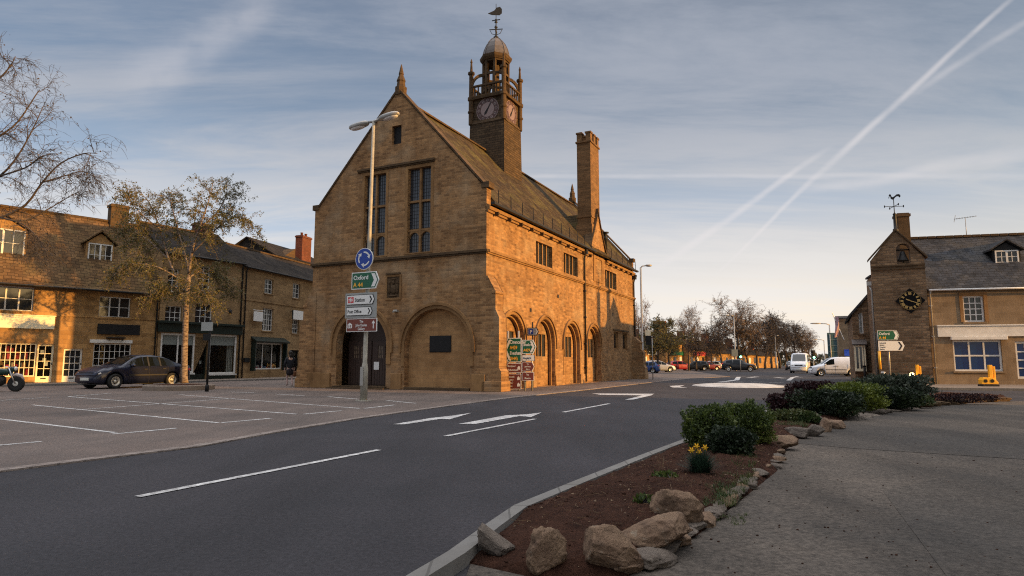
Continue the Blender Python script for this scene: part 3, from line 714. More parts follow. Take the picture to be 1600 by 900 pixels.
# small louvre, big windows
m = front(); m.box(smw[0], smw[1], .2, .26, smw[2], smw[3]); m.build('louvre', M_['black'], hall)
for b in bigw:
    m = front(); lights(m, b[0], b[1], b[2], b[3], 2, 1, .10, .12, .2)
    for z in (8.28, 9.82):
        w_ = (b[1] - b[0])
        m.box(b[0], b[0] + w_ / 2 - .06, .115, .29, z - .055, z + .055); m.box(b[0] + w_ / 2 + .06, b[1], .115, .29, z - .055, z + .055)
    # arched heads of the lowest lights
    for k in range(2):
        c = b[0] + w_ * (.25 + .5 * k); hw = w_ / 4 - .062
        for z in (8.22,):
            pts = [(c - hw, z), (c - hw, z - .35)] + [(c + hw * cos(pi - pi * q / 8), z - .35 + .30 * sin(pi * q / 8)) for q in range(1, 8)] + [(c + hw, z - .35), (c + hw, z)]
            m.prism(pts[::-1], .125, .28)
    wf = m.build('window_tracery', M_['halltrim'], hall)
    m = front(); m.box(b[0], b[1], .24, .27, b[2], b[3]); m.build('pane', M_['leaded'], wf)
    m = front()
    n = 10
    for k in range(2):
        x0 = b[0] + w_ / 2 * k; 
        for q in range(1, 5): m.box(x0 + w_ / 10 * q - .008, x0 + w_ / 10 * q + .008, .225, .238, b[2], b[3])
    for q in range(1, 24): z = b[2] + (b[3] - b[2]) * q / 24; m.box(b[0], b[1], .228, .2385, z - .008, z + .008)
    m.build('leading', M_['iron'], wf)
    # surround, a shade paler
    m = front(); t = .16
    m.rect(b[0] - t, b[1] + t, b[2] - .06, b[3] + t, -.025, .06, [box4(b[0] + .001, b[1] - .001, b[2] + .001, b[3] - .001)]); m.build('window_surround', M_['halltrim'], hall)
m = front(); m.box(-8.1, -3.05, -.13, .1, 11.86, 11.98); m.box(-8.1, -3.05, -.07, .1, 11.79, 11.858)
m.box(-HW - .1, .1, -.14, .1, 6.80, 6.93); m.box(-HW - .05, .05, -.08, .1, 6.72, 6.798)
m.build('string_course', M_['dark_stone'], hall, .012)
m = MB(); m.box(.1, HL + .08, -.14, .1, 6.80, 6.93); m.box(.05, HL + .04, -.08, .1, 6.72, 6.798); m.build('side_string_course', M_['halltrim'], hall, .012)
# plinth
for a, b in ((-HW - .1, -9.62), (-5.55, -4.9), (-.8, -.0)):
    m = front(); m.prism([(a, 0), (b, 0), (b, .82), (a, .82)], -.10, .003); m.build('plinth', M_['halltrim'], hall, .03)
m = front(); m.box(-4.76, -.88, -.06, .36, 0, .14); m.build('arch_sill', M_['dark_stone'], hall, .02)
for a, b in ((.02, 1.5), (4.4, 5.85), (8.75, 10.2), (13.1, 14.55), (17.45, HL)): m = MB(); m.box(a, b, -.08, .003, 0, .62); m.build('plinth', M_['hall'], hall, .03)
# arch mouldings
def ring(m, xc, zs, r0, r1, z0, y0, y1, n=20):
    pts = [(xc + r1, z0)] + [(xc + r1 * cos(pi * k / n), zs + r1 * sin(pi * k / n)) for k in range(n + 1)] + [(xc - r1, z0), (xc - r0, z0)] + [(xc - r0 * cos(pi * k / n), zs + r0 * sin(pi * k / n)) for k in range(n + 1)] + [(xc + r0, z0)]
    m.prism(pts, y0, y1)
m = front(); ring(m, -7.58, 2.35, 1.68, 1.95, 1.3, -.05, .05); ring(m, -7.58, 2.35, 1.953, 2.09, 1.9, -.13, .05)
ring(m, -2.82, 2.15, 1.95, 2.12, 1.2, -.05, .05); ring(m, -2.82, 2.15, 2.123, 2.25, 1.9, -.13, .05)
m.build('arch_moulding', M_['halltrim'], hall)
m = MB()
for x in AX: ring(m, x, 2.48, 1.435, 1.58, .64, -.03, .05); ring(m, x, 2.48, 1.583, 1.70, 2.2, -.11, .05); ring(m, x, 2.48, 1.30, 1.418, .03, .20, .34)
m.build('side_arch_moulding', M_['halltrim'], hall)
# arch infills with four-light windows
for x in AX:
    w0, w1 = x - .62, x + .95
    m = MB(); m.prism(arch(x, .02, 2.48, 1.415, 16), .42, .55, [box4(w0, w1, 1.74, 3.05)]); inf = m.build('arch_infill', M_['hall'], hall)
    m = MB(); lights(m, w0, w1, 1.74, 3.05, 3, 1, .44, .10, .1); m.build('mullion', M_['halltrim'], inf)
    m = MB(); m.box(w0, w1, .515, .545, 1.74, 3.05); m.build('pane', M_['leaded'], inf)
for a, b in upw:
    m = MB(); lights(m, a, b, 7.08, 8.38, 4, 1, .12, .13, .16); wf = m.build('side_window', M_['halltrim'], hall)
    w_ = (b - a) / 4; m = MB(); m.box(a, b, .22, .25, 7.08, 8.38); m.build('pane', M_['leaded'], wf)
    m = MB()
    for k in range(4):
        for q in (1, 2): m.box(a + w_ * k + w_ * q / 3 - .008, a + w_ * k + w_ * q / 3 + .008, .205, .218, 7.08, 8.38)
    for q in range(1, 8): m.box(a, b, .207, .2185, 7.08 + 1.3 * q / 8 - .008, 7.08 + 1.3 * q / 8 + .008)
    m.build('leading', M_['iron'], wf)
for a, b in low:
    m = MB(); m.rect(a, b, 2.4, 3.75, .14, .22, [box4(a + .09, b - .09, 2.49, 3.66)]); wf = m.build('side_window', M_['halltrim'], hall)
    m = MB(); m.box(a, b, .23, .26, 2.4, 3.75); m.build('pane', M_['glass'], wf)
m = MB(); m.box(20.5, 24.75, -.10, .08, 3.86, 3.97); m.build('label_mould', M_['dark_stone'], hall)
# tall relieving strip and blind panel under the chimney gable
m = MB(); m.rect(16.1, 18.4, 7.2, 9.1, -.05, .05, [box4(16.5, 18.0, 7.35, 8.9)]); m.build('blind_panel', M_['halltrim'], hall)
# cornice, gutter, wires
for a, b, nm in ((.0, 15.55, 'eaves_cornice'), (18.95, HL, 'eaves_cornice')):
    m = MB(); m.box(a, b, -.18, .1, HE - .28, HE - .1); m.box(a, b, -.10, .1, HE - .40, HE - .282); co = m.build(nm, M_['halltrim'], hall, .02)
    m = MB(); m.box(a, b, -.46, -.24, HE - .06, HE + .07); m.build('gutter', M_['iron'], co, .02)
    x = a + .75
    while x < b: m = MB(); m.box(x - .05, x + .05, -.30, -.05, HE - .46, HE - .285); x += 1.42; m.build('corbel', M_['dark_stone'], co)
m = MB()
for x in [.7 + 1.42 * i for i in range(11)] + [19.6, 21.0, 22.5, 24, 25.4, 26.4]:
    m.bar((x, -.32, HE), (x, -.30, HE + .82), .035)
for z in (.5,):
    m.bar((.5, -.31, HE + z), (15.5, -.31, HE + z), .012); m.bar((19.2, -.31, HE + z), (26.6, -.31, HE + z), .012)
m.build('snow_guard', M_['iron'], hall)
for x, zt in ((13.99, 8.9), (26.5, 8.6)):
    m = MB(); m.tube([(x, -.30, zt + .2), (x, -.16, zt - .15), (x, -.10, zt - .4), (x, -.10, .1)], .065, 8); m.box(x - .17, x + .17, -.32, -.06, zt - .1, zt + .22)
    for z in (1, 2.6, 4.4, 6.2): m.box(x - .1, x + .1, -.18, -.02, z, z + .1)
    m.build('downpipe', M_['iron'], hall)
# --- roof
m = MB()
sag = 90
m.slab((.44, -.38, HE + .02), (HL - .44, -.38, HE + .02), (HL - .44, 5.5, HR), (.44, 5.5, HR), .14, 60, 16, .07)
m.slab((HL - .44, HW + .38, HE + .02), (.44, HW + .38, HE + .02), (.44, 5.5, HR), (HL - .44, 5.5, HR), .14, 30, 8, .05)
m.build('roof', M_['slate_hall'], hall)
m = MB()
for i in range(58):
    x = .46 + i * .447
    m.prism([(x, HR - .1), (x + .43, HR - .1), (x + .43, HR + .0), (x, HR + .0)], 5.28, 5.72); m.prism([(x, HR + .002), (x + .43, HR + .002), (x + .43, HR + .08), (x, HR + .08)], 5.39, 5.61)
m.build('ridge_tiles', M_['dark_stone'], hall)
# gable copings with kneelers and finials
for x0, x1, nm in ((-.06, .52, 'coping'), (HL - .52, HL + .06, 'coping')):
    m = front()
    n = 11
    for sgn in (1, -1):
        for k in range(n):
            t0, t1 = k / n, (k + 1) / n - .004
            P = lambda t: (-5.5 + sgn * (5.35 - 5.35 * t), 10.17 + 5.97 * t)
            a, b = P(t0), P(t1); q = (0, .14)
            pts = [(a[0], a[1]), (b[0], b[1]), (b[0], b[1] + .16), (a[0], a[1] + .16)]
            m.prism(pts if sgn < 0 else pts[::-1], x0, x1)
    m.box(-.28, .16, x0, x1, 10.03, 10.33); m.box(-HW - .16, -HW + .28, x0, x1, 10.03, 10.33)
    m.build(nm, M_['dark_stone'], hall, .012)
    m = front(); m.lathe([(.32, 15.9), (.34, 16.35), (.26, 16.4), (.22, 16.7), (.26, 16.74), (.12, 17.1), (.15, 17.14), (.05, 17.6), (.0, 17.75)], (-5.5, (x0 + x1) / 2, 0), 8, .3, False)
    m.build('finial', M_['dark_stone'], hall)
# buttresses at the two front corners, set diagonally
def buttress(cx, cy, ang, wd, ks=1.0, kz=1.0):
    m = MB(); m.T = Matrix.Translation((cx, cy, 0)) @ Matrix.Rotation(ang, 4, 'Z')    # outward along +x
    prof = [(-.3, 0), (1.26, 0), (1.26, .95), (1.08, 1.12), (1.08, 3.65), (.78, 4.05), (.78, 5.0), (.70, 5.05), (.1, 5.75), (-.3, 5.75)]
    prof = [(x * ks if x > 0 else x, z * kz if z > 2 else z) for x, z in prof]
    for q in (prof,):
        L = [m.P((p[0], -wd / 2, p[1])) for p in q]; Rr = [m.P((p[0], wd / 2, p[1])) for p in q]
        m.F(L); m.F(Rr[::-1])
        for i in range(len(q)): j = (i + 1) % len(q); m.F((L[i], Rr[i], Rr[j], L[j])[::-1])
    m.box(-.2, 1.26 * ks + .08, -wd / 2 - .07, wd / 2 + .07, 0, .5); m.box(.5 * ks, .78 * ks + .06, -wd / 2 - .04, wd / 2 + .04, 4.86 * kz, 5.0 * kz)
    return m.build('buttress', M_['hall'], hall, .03)
buttress(.39, 0, R(270), .84, .64, .97); buttress(.42, HW, R(90), .9, .72, .92); buttress(HL - .45, 0, R(270), .84, .8, .62)
# carved arms
m = front(); m.rect(-6.05, -5.03, 4.64, 5.99, -.05, .05, [box4(-5.94, -5.14, 4.76, 5.87)]); pq = m.build('arms_plaque', M_['halltrim'], hall, .02)
m = front(); m.box(-5.94, -5.14, -.012, .0, 4.76, 5.87)
for (x, z, a, b) in ((-5.54, 5.2, .2, .27), (-5.54, 5.58, .11, .12), (-5.54, 5.75, .16, .06), (-5.80, 5.25, .08, .3), (-5.28, 5.25, .08, .3), (-5.8, 5.55, .06, .09), (-5.28, 5.55, .06, .09), (-5.54, 4.86, .3, .05)):
    m.blob((x, -.02, z), (a, .07, b), 2, .25, 2.2, seed=int(x * 10 + z * 7))
m.build('carving', M_['dark_stone'], pq)
m = front(); m.box(-6.0, -5.1, -.10, .0, 5.995, 6.08); m.build('plaque_cornice', M_['dark_stone'], pq)
m = front(); m.box(-5.42, -5.18, -.16, -.01, 4.0, 4.12); m.tube([(-5.3, -.05, 4.06), (-5.3, -.32, 4.0)], .05, 8); m.build('security_camera', M_['galv'], hall)
# vents on the side wall
m = MB(); [m.box(x - .1, x + .1, -.03, .05, z - .1, z + .1) for x, z in ((9.3, 5.45), (5.2, 4.3), (20.6, 5.1))]; m.build('wall_vent', M_['iron'], hall)
# --- chimney with its gable
m = MB(); m.box(16.2, 18.15, .12, 1.18, 11.4, 17.55); m.box(16.1, 18.25, .04, 1.26, 8.6, 11.395); m.box(16.14, 18.21, .06, 1.24, 11.9, 12.02)
ch = m.build('chimney', M_['chim'], hall, .02)
m = MB(); m.box(16.12, 18.23, .04, 1.26, 17.55, 17.68)
for x in (16.2, 16.95, 17.7):
    for y in (.10, .80): m.box(x, x + .42, y, y + .38, 17.68, 18.25); m.box(x - .05, x + .47, y - .05, y + .43, 18.251, 18.38)
m.build('chimney_crown', M_['chim'], ch, .015)
m = MB(); n = 7
for sgn in (1, -1):
    for k in range(n):
        P = lambda t: (17.25 + sgn * (1.85 * (1 - t) ** (1.25)), 9.5 + 3.05 * t)
        a, b = P(k / n), P((k + 1) / n - .004); pts = [a, b, (b[0], b[1] + .2), (a[0], a[1] + .2)]
        m.prism(pts if sgn < 0 else pts[::-1], -.10, .54)
m.box(15.3, 15.75, -.2, .5, 9.3, 9.6); m.box(18.75, 19.2, -.2, .5, 9.3, 9.6)
m.build('small_gable_coping', M_['dark_stone'], hall, .012)
m = MB()
m.face((15.5, .5, 9.55), (17.25, .5, 12.4), (17.25, 2.55, 12.4), (15.5, .2, 9.55)); m.face((19.0, .2, 9.55), (17.25, 2.55, 12.4), (17.25, .5, 12.4), (19.0, .5, 9.55)); m.face((15.5, .5, 9.55), (15.5, .2, 9.55), (17.25, 2.55, 12.4))
m.build('small_gable_roof', M_['slate_hall'], hall)
m = MB(); m.lathe([(.16, 9.4), (.16, 11.0), (.22, 11.05), (.22, 11.2), (.12, 11.25), (.12, 11.5), (.3, 11.52), (.3, 11.6)], (20.6, .5, 0), 8); m.build('flue', M_['iron'], hall)
# --- clock tower
tx0, tx1, ty0, ty1 = 9.8, 12.36, 4.03, 6.57; tcx, tcy = 11.08, 5.3
m = MB()
def frus(m, h0, h1, z0, z1):
    a = [(tcx + sx * h0, tcy + sy * h0, z0) for sx, sy in ((-1, -1), (1, -1), (1, 1), (-1, 1))]; b = [(tcx + sx * h1, tcy + sy * h1, z1) for sx, sy in ((-1, -1), (1, -1), (1, 1), (-1, 1))]
    for i in range(4): j = (i + 1) % 4; m.face(a[i], a[j], b[j], b[i])
    m.face(*b); m.face(*a[::-1])
frus(m, 1.40, 1.32, 12.5, 17.7); frus(m, 1.20, 1.20, 17.701, 19.5)
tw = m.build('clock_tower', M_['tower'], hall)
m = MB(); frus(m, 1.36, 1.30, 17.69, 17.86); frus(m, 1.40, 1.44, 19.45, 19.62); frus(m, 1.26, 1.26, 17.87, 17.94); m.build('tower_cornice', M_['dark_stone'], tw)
posts = [(tcx + sx * 1.27, tcy + sy * 1.27) for sx in (-1, 1) for sy in (-1, 1)]
for px_, py_ in posts:
    m = MB(); m.lathe([(.17, 17.7), (.17, 18.5), (.23, 18.55), (.23, 18.66), (.17, 18.7), (.17, 19.4), (.24, 19.45), (.24, 19.66), (.16, 19.7), (.15, 21.3), (.24, 21.35), (.24, 21.5), (.10, 21.56), (.06, 22.2), (.09, 22.25), (.02, 22.5)], (px_, py_, 0), 8, .39, False)
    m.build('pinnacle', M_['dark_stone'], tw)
m = MB()
for s, (ax, ay, bx, by) in enumerate(((posts[0] + posts[2]), (posts[0] + posts[1]), (posts[1] + posts[3]), (posts[2] + posts[3]))):
    A, B = Vector((ax, ay, 0)), Vector((bx, by, 0)); z = Vector((0, 0, 1))
    m.bar(A + z * 20.42, B + z * 20.42, .14, .12); m.bar(A + z * 19.68, B + z * 19.68, .14, .1)
    for k in range(1, 9): p = A.lerp(B, k / 9); m.bar(p + z * 19.72, p + z * 20.37, .075)
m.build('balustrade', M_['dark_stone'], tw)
# lantern with eight piers, arches to the corners, leaded dome
m = MB(); ro = .86
for k in range(8):
    a = R(22.5 + 45 * k); p = Vector((tcx + ro * cos(a), tcy + ro * sin(a), 0))
    m.bar(p + Vector((0, 0, 19.6)), p + Vector((0, 0, 22.5)), .17)
    q = Vector((tcx + ro * cos(a + R(45)), tcy + ro * sin(a + R(45)), 0))
    for z in (20.35, 21.45, 22.42): m.bar(p + Vector((0, 0, z)), q + Vector((0, 0, z)), .12, .16)
m.lathe([(.26, 19.6), (.26, 22.5)], (tcx, tcy, 0), 8)
for px_, py_ in posts:
    d = Vector((px_ - tcx, py_ - tcy, 0)); L = d.length; d.normalize()
    pts = [Vector((tcx, tcy, 0)) + d * (L - (L - ro) * (1 - cos(t * pi / 2))) + Vector((0, 0, 20.2 + 1.25 * sin(t * pi / 2))) for t in [i / 7 for i in range(8)]]
    for a, b in zip(pts, pts[1:]): m.bar(a, b, .13, .2)
m.build('lantern', M_['dark_stone'], tw)
m = MB(); m.lathe([(1.0, 22.45), (1.12, 22.6), (1.16, 22.78), (1.0, 22.80)], (tcx, tcy, 0), 8, R(22.5), False); m.build('lantern_cornice', M_['dark_stone'], tw)
m = MB(); m.lathe([(.98, 22.8), (.93, 23.1), (.84, 23.45), (.66, 23.85), (.42, 24.15), (.2, 24.3), (.12, 24.32)], (tcx, tcy, 0), 8, R(22.5), False)
for k in range(8):
    a = R(22.5 + 45 * k); prof = [(.98, 22.8), (.93, 23.1), (.84, 23.45), (.66, 23.85), (.42, 24.15), (.2, 24.3)]
    m.tube([(tcx + r * cos(a), tcy + r * sin(a), z + .01) for r, z in prof], .03, 5)
m.build('dome', M_['lead'], tw)
m = MB(); m.lathe([(.16, 24.3), (.2, 24.42), (.1, 24.5), (.05, 24.7), (.05, 25.1), (.12, 25.14), (.12, 25.2), (.04, 25.25), (.04, 25.5), (.13, 25.56), (.05, 25.64), (.1, 25.75), (.03, 25.8), (.025, 26.95)], (tcx, tcy, 0), 8)
for a in (0, 90): m.bar((tcx - .48 * cos(R(a + 20)), tcy - .48 * sin(R(a + 20)), 25.02), (tcx + .48 * cos(R(a + 20)), tcy + .48 * sin(R(a + 20)), 25.02), .05)
for k in range(4):
    a = R(20 + 90 * k); m.tube([(tcx + .42 * cos(a), tcy + .42 * sin(a), 24.95), (tcx + .3 * cos(a), tcy + .3 * sin(a), 24.7), (tcx + .06 * cos(a), tcy + .06 * sin(a), 24.62)], .022, 5)
m.bar((tcx - .05, tcy + .3, 25.72), (tcx + .05, tcy - .3, 25.72), .05)
# the banner-like vane, a swept body with a pointed nose
vp = [(-.58, 26.22), (-.30, 26.12), (.25, 26.10), (.42, 26.25), (.42, 26.55), (.28, 26.72), (.05, 26.66), (-.15, 26.42)]
m.T = Matrix.Translation((tcx, tcy, 0)) @ Matrix.Rotation(R(-63.9), 4, 'Z'); m.prism(vp, -.03, .03)
m.build('weathervane', M_['iron'], tw)
def clock(T):
    mb = MB(); mb.T = T; mb.mi = 0; mb.disc((0, 0), .86, -.03, 36, .06)
    mb.mi = 1; mb.disc((0, 0), .82, -.034, 36); mb.mi = 0; mb.disc((0, 0), .52, -.038, 32)
    for k in range(12):
        a = 2 * pi * k / 12; mb.mi = 0
        mb.disc((.67 * sin(a), .67 * cos(a)), .105, -.039, 10)
        mb.mi = 2; n = (3, 1, 2, 3, 2, 1, 2, 3, 4, 2, 1, 2)[k]
        for q in range(n):
            o = (q - (n - 1) / 2) * .045; c, s = cos(a), sin(a)
            P = lambda x, z: (x * c + z * s, -.042, -x * s + z * c)
            mb.face(P(o - .012, .59), P(o + .012, .59), P(o + .012, .75), P(o - .012, .75))
    mb.mi = 2
    for ang, l, w in ((30, .74, .05), (212.5, .52, .09)):
        a = R(ang); c, s = cos(a), sin(a); P = lambda x, z, y=-.052: (x * c + z * s, y, -x * s + z * c)
        mb.face(P(-w / 2, -.14), P(w / 2, -.14), P(w, l * .6), P(w * .25, l * .7), P(0, l), P(-w * .25, l * .7), P(-w, l * .6))
    mb.disc((0, 0), .06, -.055, 12)
    return mb.build('clock_face', [M_['dial'], M_['dialdark'], M_['black']], tw)
clock(Matrix.Translation((9.88, 5.3, 18.62)) @ TF.to_3x3().to_4x4()); clock(Matrix.Translation((11.08, 4.10, 18.62)))
# ------------------------------------------------------------------ houses: shared builders
def window(fr, root, px, cols, rows, wall=.3, fmat='white', pane='glass', sill=None, lintel=None, inset=.13, bar=.035, fw=.06, name='window', casements=1, extra=None):
    """window filling the opening seen at photo rectangle px; returns the hole outline"""
    u0, u1, z0, z1 = px if len(px) == 4 and isinstance(px, list) else fr.rect(*px)
    m = MB(); m.rect(u0, u1, z0, z1, inset, inset + .07, [box4(u0 + fw, u1 - fw, z0 + fw, z1 - fw)])
    iw = (u1 - u0 - 2 * fw); ih = z1 - z0 - 2 * fw
    for k in range(1, casements): x = u0 + fw + iw * k / casements; m.box(x - .035, x + .035, inset + .004, inset + .066, z0 + fw, z1 - fw)
    for i in range(1, cols):
        x = u0 + fw + iw * i / cols
        if casements > 1 and (i * casements) % cols == 0: continue
        m.box(x - bar / 2, x + bar / 2, inset + .012, inset + .055, z0 + fw, z1 - fw)
    for j in range(1, rows): z = z0 + fw + ih * j / rows; m.box(u0 + fw, u1 - fw, inset + .015, inset + .052, z - bar / 2, z + bar / 2)
    w = m.build(name, M_[fmat], root)
    m = MB(); m.face((u0 + .01, inset + .06, z0 + .01), (u1 - .01, inset + .06, z0 + .01), (u1 - .01, inset + .06, z1 - .01), (u0 + .01, inset + .06, z1 - .01)); m.build('pane', M_[pane], w)
    if sill: m = MB(); m.box(u0 - .08, u1 + .08, -.07, inset, z0 - .10, z0 - .002); m.build('sill', M_[sill], w, .01)
    if lintel: m = MB(); m.box(u0 - .14, u1 + .14, -.02, .05, z1 + .003, z1 + .26); m.build('lintel', M_[lintel], w, .01)
    if extra: extra(w, u0, u1, z0, z1, inset)
    return box4(u0, u1, z0, z1)
def curtains(w, u0, u1, z0, z1, y):
    m = MB(); a = (u1 - u0) * .22
    for k in range(5):
        for s in (0, 1):
            x = u0 + .06 + a * k / 5 if s == 0 else u1 - .06 - a + a * k / 5
            m.box(x, x + a / 5 * .8, y + .062 + .01 * (k % 2), y + .075 + .01 * (k % 2), z0 + .05, z1 - .05)
    # in front of the dark room: hung just behind clear glazing
    m.T = Matrix.Translation((0, -.012, 0)); 
    m.build('curtain', M_['curtain'], w)
def shop_inside(root, u0, u1, z0, z1, y, seed, what='goods', depth=1.6):
    m = MB(); m.face((u0, y + depth, z0), (u1, y + depth, z0), (u1, y + depth, z1), (u0, y + depth, z1)); m.face((u0, y, z0), (u0, y + depth, z0), (u0, y + depth, z1), (u0, y, z1))
    m.face((u1, y + depth, z0), (u1, y, z0), (u1, y, z1), (u1, y + depth, z1)); m.face((u0, y, z0), (u1, y, z0), (u1, y + depth, z0), (u0, y + depth, z0)); m.face((u0, y + depth, z1), (u1, y + depth, z1), (u1, y, z1), (u0, y, z1))
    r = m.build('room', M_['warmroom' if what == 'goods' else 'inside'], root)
    rd = random.Random(seed); m = MB()
    if what == 'goods':
        for k in range(46):
            x = rd.uniform(u0 + .1, u1 - .25); z = rd.choice([0, .33, .66, .9]) * (z1 - z0) * .8 + z0 + .02; d = rd.uniform(.12, .9); w = rd.uniform(.08, .26); h = rd.uniform(.12, .42)
            m.T = Matrix.Translation((x, y + d, min(z, z1 - h - .05))) @ Matrix.Rotation(rd.uniform(-.5, .5), 4, 'Z'); m.box(0, w, 0, rd.uniform(.05, .2), 0, h)
    elif what == 'cafe':
        for k in range(5):
            x = u0 + (u1 - u0) * (k + .4) / 5.4; m.T = Matrix.Translation((x, y + rd.uniform(.4, 1.), z0))
            m.box(0, .4, 0, .4, .42, .47); m.box(0, .05, 0, .4, .47, .95); m.box(0, .04, 0, .04, 0, .42); m.box(.36, .4, .36, .4, 0, .42)
    else:
        for k in range(14):
            x = rd.uniform(u0 + .1, u1 - .2); m.T = Matrix.Translation((x, y + rd.uniform(.1, .5), z0)); m.box(0, rd.uniform(.1, .3), 0, .1, 0, rd.uniform(.12, .4))
    m.build('display', M_['goods' if what != 'cafe' else 'oak'], r)
    return r
def house_shell(root, u0, u1, D, ze, zr, outline_holes, wallm, roofm, wall=.32, ov=.25, jit=.05, gl=True, gr=True, ridge=None, name='wall', backz=None):
    m = MB(); m.rect(u0, u1, 0, ze, 0, wall, outline_holes); w = m.build('front_wall', M_[wallm], root)
    yr = ridge or D / 2
    m = MB(); m.box(u0, u1, D - wall, D, 0, ze)
    for a, b in ((u0 + .003, u0 + wall), (u1 - wall, u1 - .003)):
        q = [(wall, 0), (D - wall, 0), (D - wall, ze), (yr, zr - .12), (wall, ze)]
        A = [m.P((a, y, z)) for y, z in q]; B = [m.P((b, y, z)) for y, z in q]; m.F(A[::-1]); m.F(B)
        for i in range(5): j = (i + 1) % 5; m.F((A[i], A[j], B[j], B[i]))
    m.build('gable_wall', M_[wallm], root)
    m = MB(); nu = max(4, int((u1 - u0) * 2))
    m.slab((u0 - .08, -ov, ze - .02), (u1 + .08, -ov, ze - .02), (u1 + .08, yr, zr), (u0 - .08, yr, zr), .10, nu, 8, jit)
    m.slab((u1 + .08, D + ov, ze - .02), (u0 - .08, D + ov, ze - .02), (u0 - .08, yr, zr), (u1 + .08, yr, zr), .10, nu, 5, jit)
    r = m.build('roof', M_[roofm], root)
    m = MB(); k = int((u1 - u0) / .45)
    for i in range(k): x = u0 + i * (u1 - u0) / k; m.prism([(x, zr - .05), (x + .43, zr - .05), (x + .43, zr + .09), (x, zr + .09)], yr - .13, yr + .13)
    m.build('ridge', M_['dark_stone'], r, .02)
    return w, r
def chimney_stack(root, u, y, z0, z1, w, d, mat, pots=2, potm='brick', cap=True):
    m = MB(); m.box(u - w / 2, u + w / 2, y - d / 2, y + d / 2, z0, z1)
    if cap: m.box(u - w / 2 - .06, u + w / 2 + .06, y - d / 2 - .06, y + d / 2 + .06, z1 - .22, z1 - .06); m.box(u - w / 2 - .04, u + w / 2 + .04, y - d / 2 - .04, y + d / 2 + .04, z0 + .1, z0 + .2)
    c = m.build('chimney', M_[mat], root, .01)
    for k in range(pots):
        m = MB(); m.lathe([(.14, z1 - .05), (.12, z1 + .25), (.15, z1 + .27), (.15, z1 + .33), (.10, z1 + .33)], (u + (k - (pots - 1) / 2) * w / max(1, pots) * .9, y, 0), 10); m.build('chimney_pot', M_[potm], c)
    return c
def gutter(root, u0, u1, y, z, mat='iron', r=.06):
    m = MB(); m.tube([(u0, y, z), (u1, y, z)], r, 8); return m.build('gutter', M_[mat], root)
def pipe(root, u, z0, z1, mat='iron', r=.05, y=-.08):
    m = MB(); m.tube([(u, y, z0), (u, y, z1 - .2), (u, y - .12, z1)], r, 8)
    for k in range(3): z = z0 + (z1 - z0) * (k + .5) / 3; m.box(u - .08, u + .08, y - .03, .0, z, z + .06)
    return m.build('downpipe', M_[mat], root)
def dormer(fr, root, px, cols, rows, inset, zroof, depth, roofm, cas=2, gable=True, mat='shop', bar=.03, over=.42):
    """window photo rectangle, on a plane set back by inset; cheeks run back into the roof"""
    u0, u1, z0, z1 = fr.rect(*px, inset)
    y = inset
    m = MB(); m.box(u0 - .1, u0 - .004, y + .02, y + depth, z0 - .15, z1 + .02); m.box(u1 + .004, u1 + .1, y + .02, y + depth, z0 - .15, z1 + .02); m.box(u0 - .1, u1 + .1, y + .14, y + depth, z0 - .15, z1 + .02)
    uc = (u0 + u1) / 2; h = (u1 - u0) * over
    if gable: m.prism([(u0 - .1, z1 + .021), (u1 + .1, z1 + .021), (uc, z1 + h)], y + .02, y + depth)
    d = m.build('dormer', M_[mat], root)
    m = MB()
    if gable:
        for s in (-1, 1):
            e = (uc + s * ((u1 - u0) / 2 + .26), z1 - .02); t = (uc, z1 + h + .12)
            pts = [e, t, (t[0], t[1] + .09), (e[0], e[1] + .09)]; m.prism(pts if s < 0 else pts[::-1], y - .16, y + depth + .4)
    else: m.slab((u0 - .25, y - .2, z1 + .05), (u1 + .25, y - .2, z1 + .05), (u1 + .25, y + depth, z1 + .5), (u0 - .25, y + depth, z1 + .5), .1)
    m.build('dormer_roof', M_[roofm], d)
    m = MB(); m.T = Matrix.Translation((0, 0, 0)); fw = .07
    m.rect(u0, u1, z0, z1, y - .03, y + .05, [box4(u0 + fw, u1 - fw, z0 + fw, z1 - fw)])
    for k in range(1, cas): x = u0 + (u1 - u0) * k / cas; m.box(x - .05, x + .05, y - .027, y + .047, z0 + fw, z1 - fw)
    for i in range(1, cols):
        x = u0 + fw + (u1 - u0 - 2 * fw) * i / cols
        if (i * cas) % cols: m.box(x - bar / 2, x + bar / 2, y - .01, y + .03, z0 + fw, z1 - fw)
    for j in range(1, rows): z = z0 + fw + (z1 - z0 - 2 * fw) * j / rows; m.box(u0 + fw, u1 - fw, y - .008, y + .028, z - bar / 2, z + bar / 2)
    w = m.build('dormer_window', M_['white'], d)
    m = MB(); m.box(u0 + .02, u1 - .02, y + .03, y + .045, z0 + .02, z1 - .02); m.build('pane', M_['glass'], d)
    return d
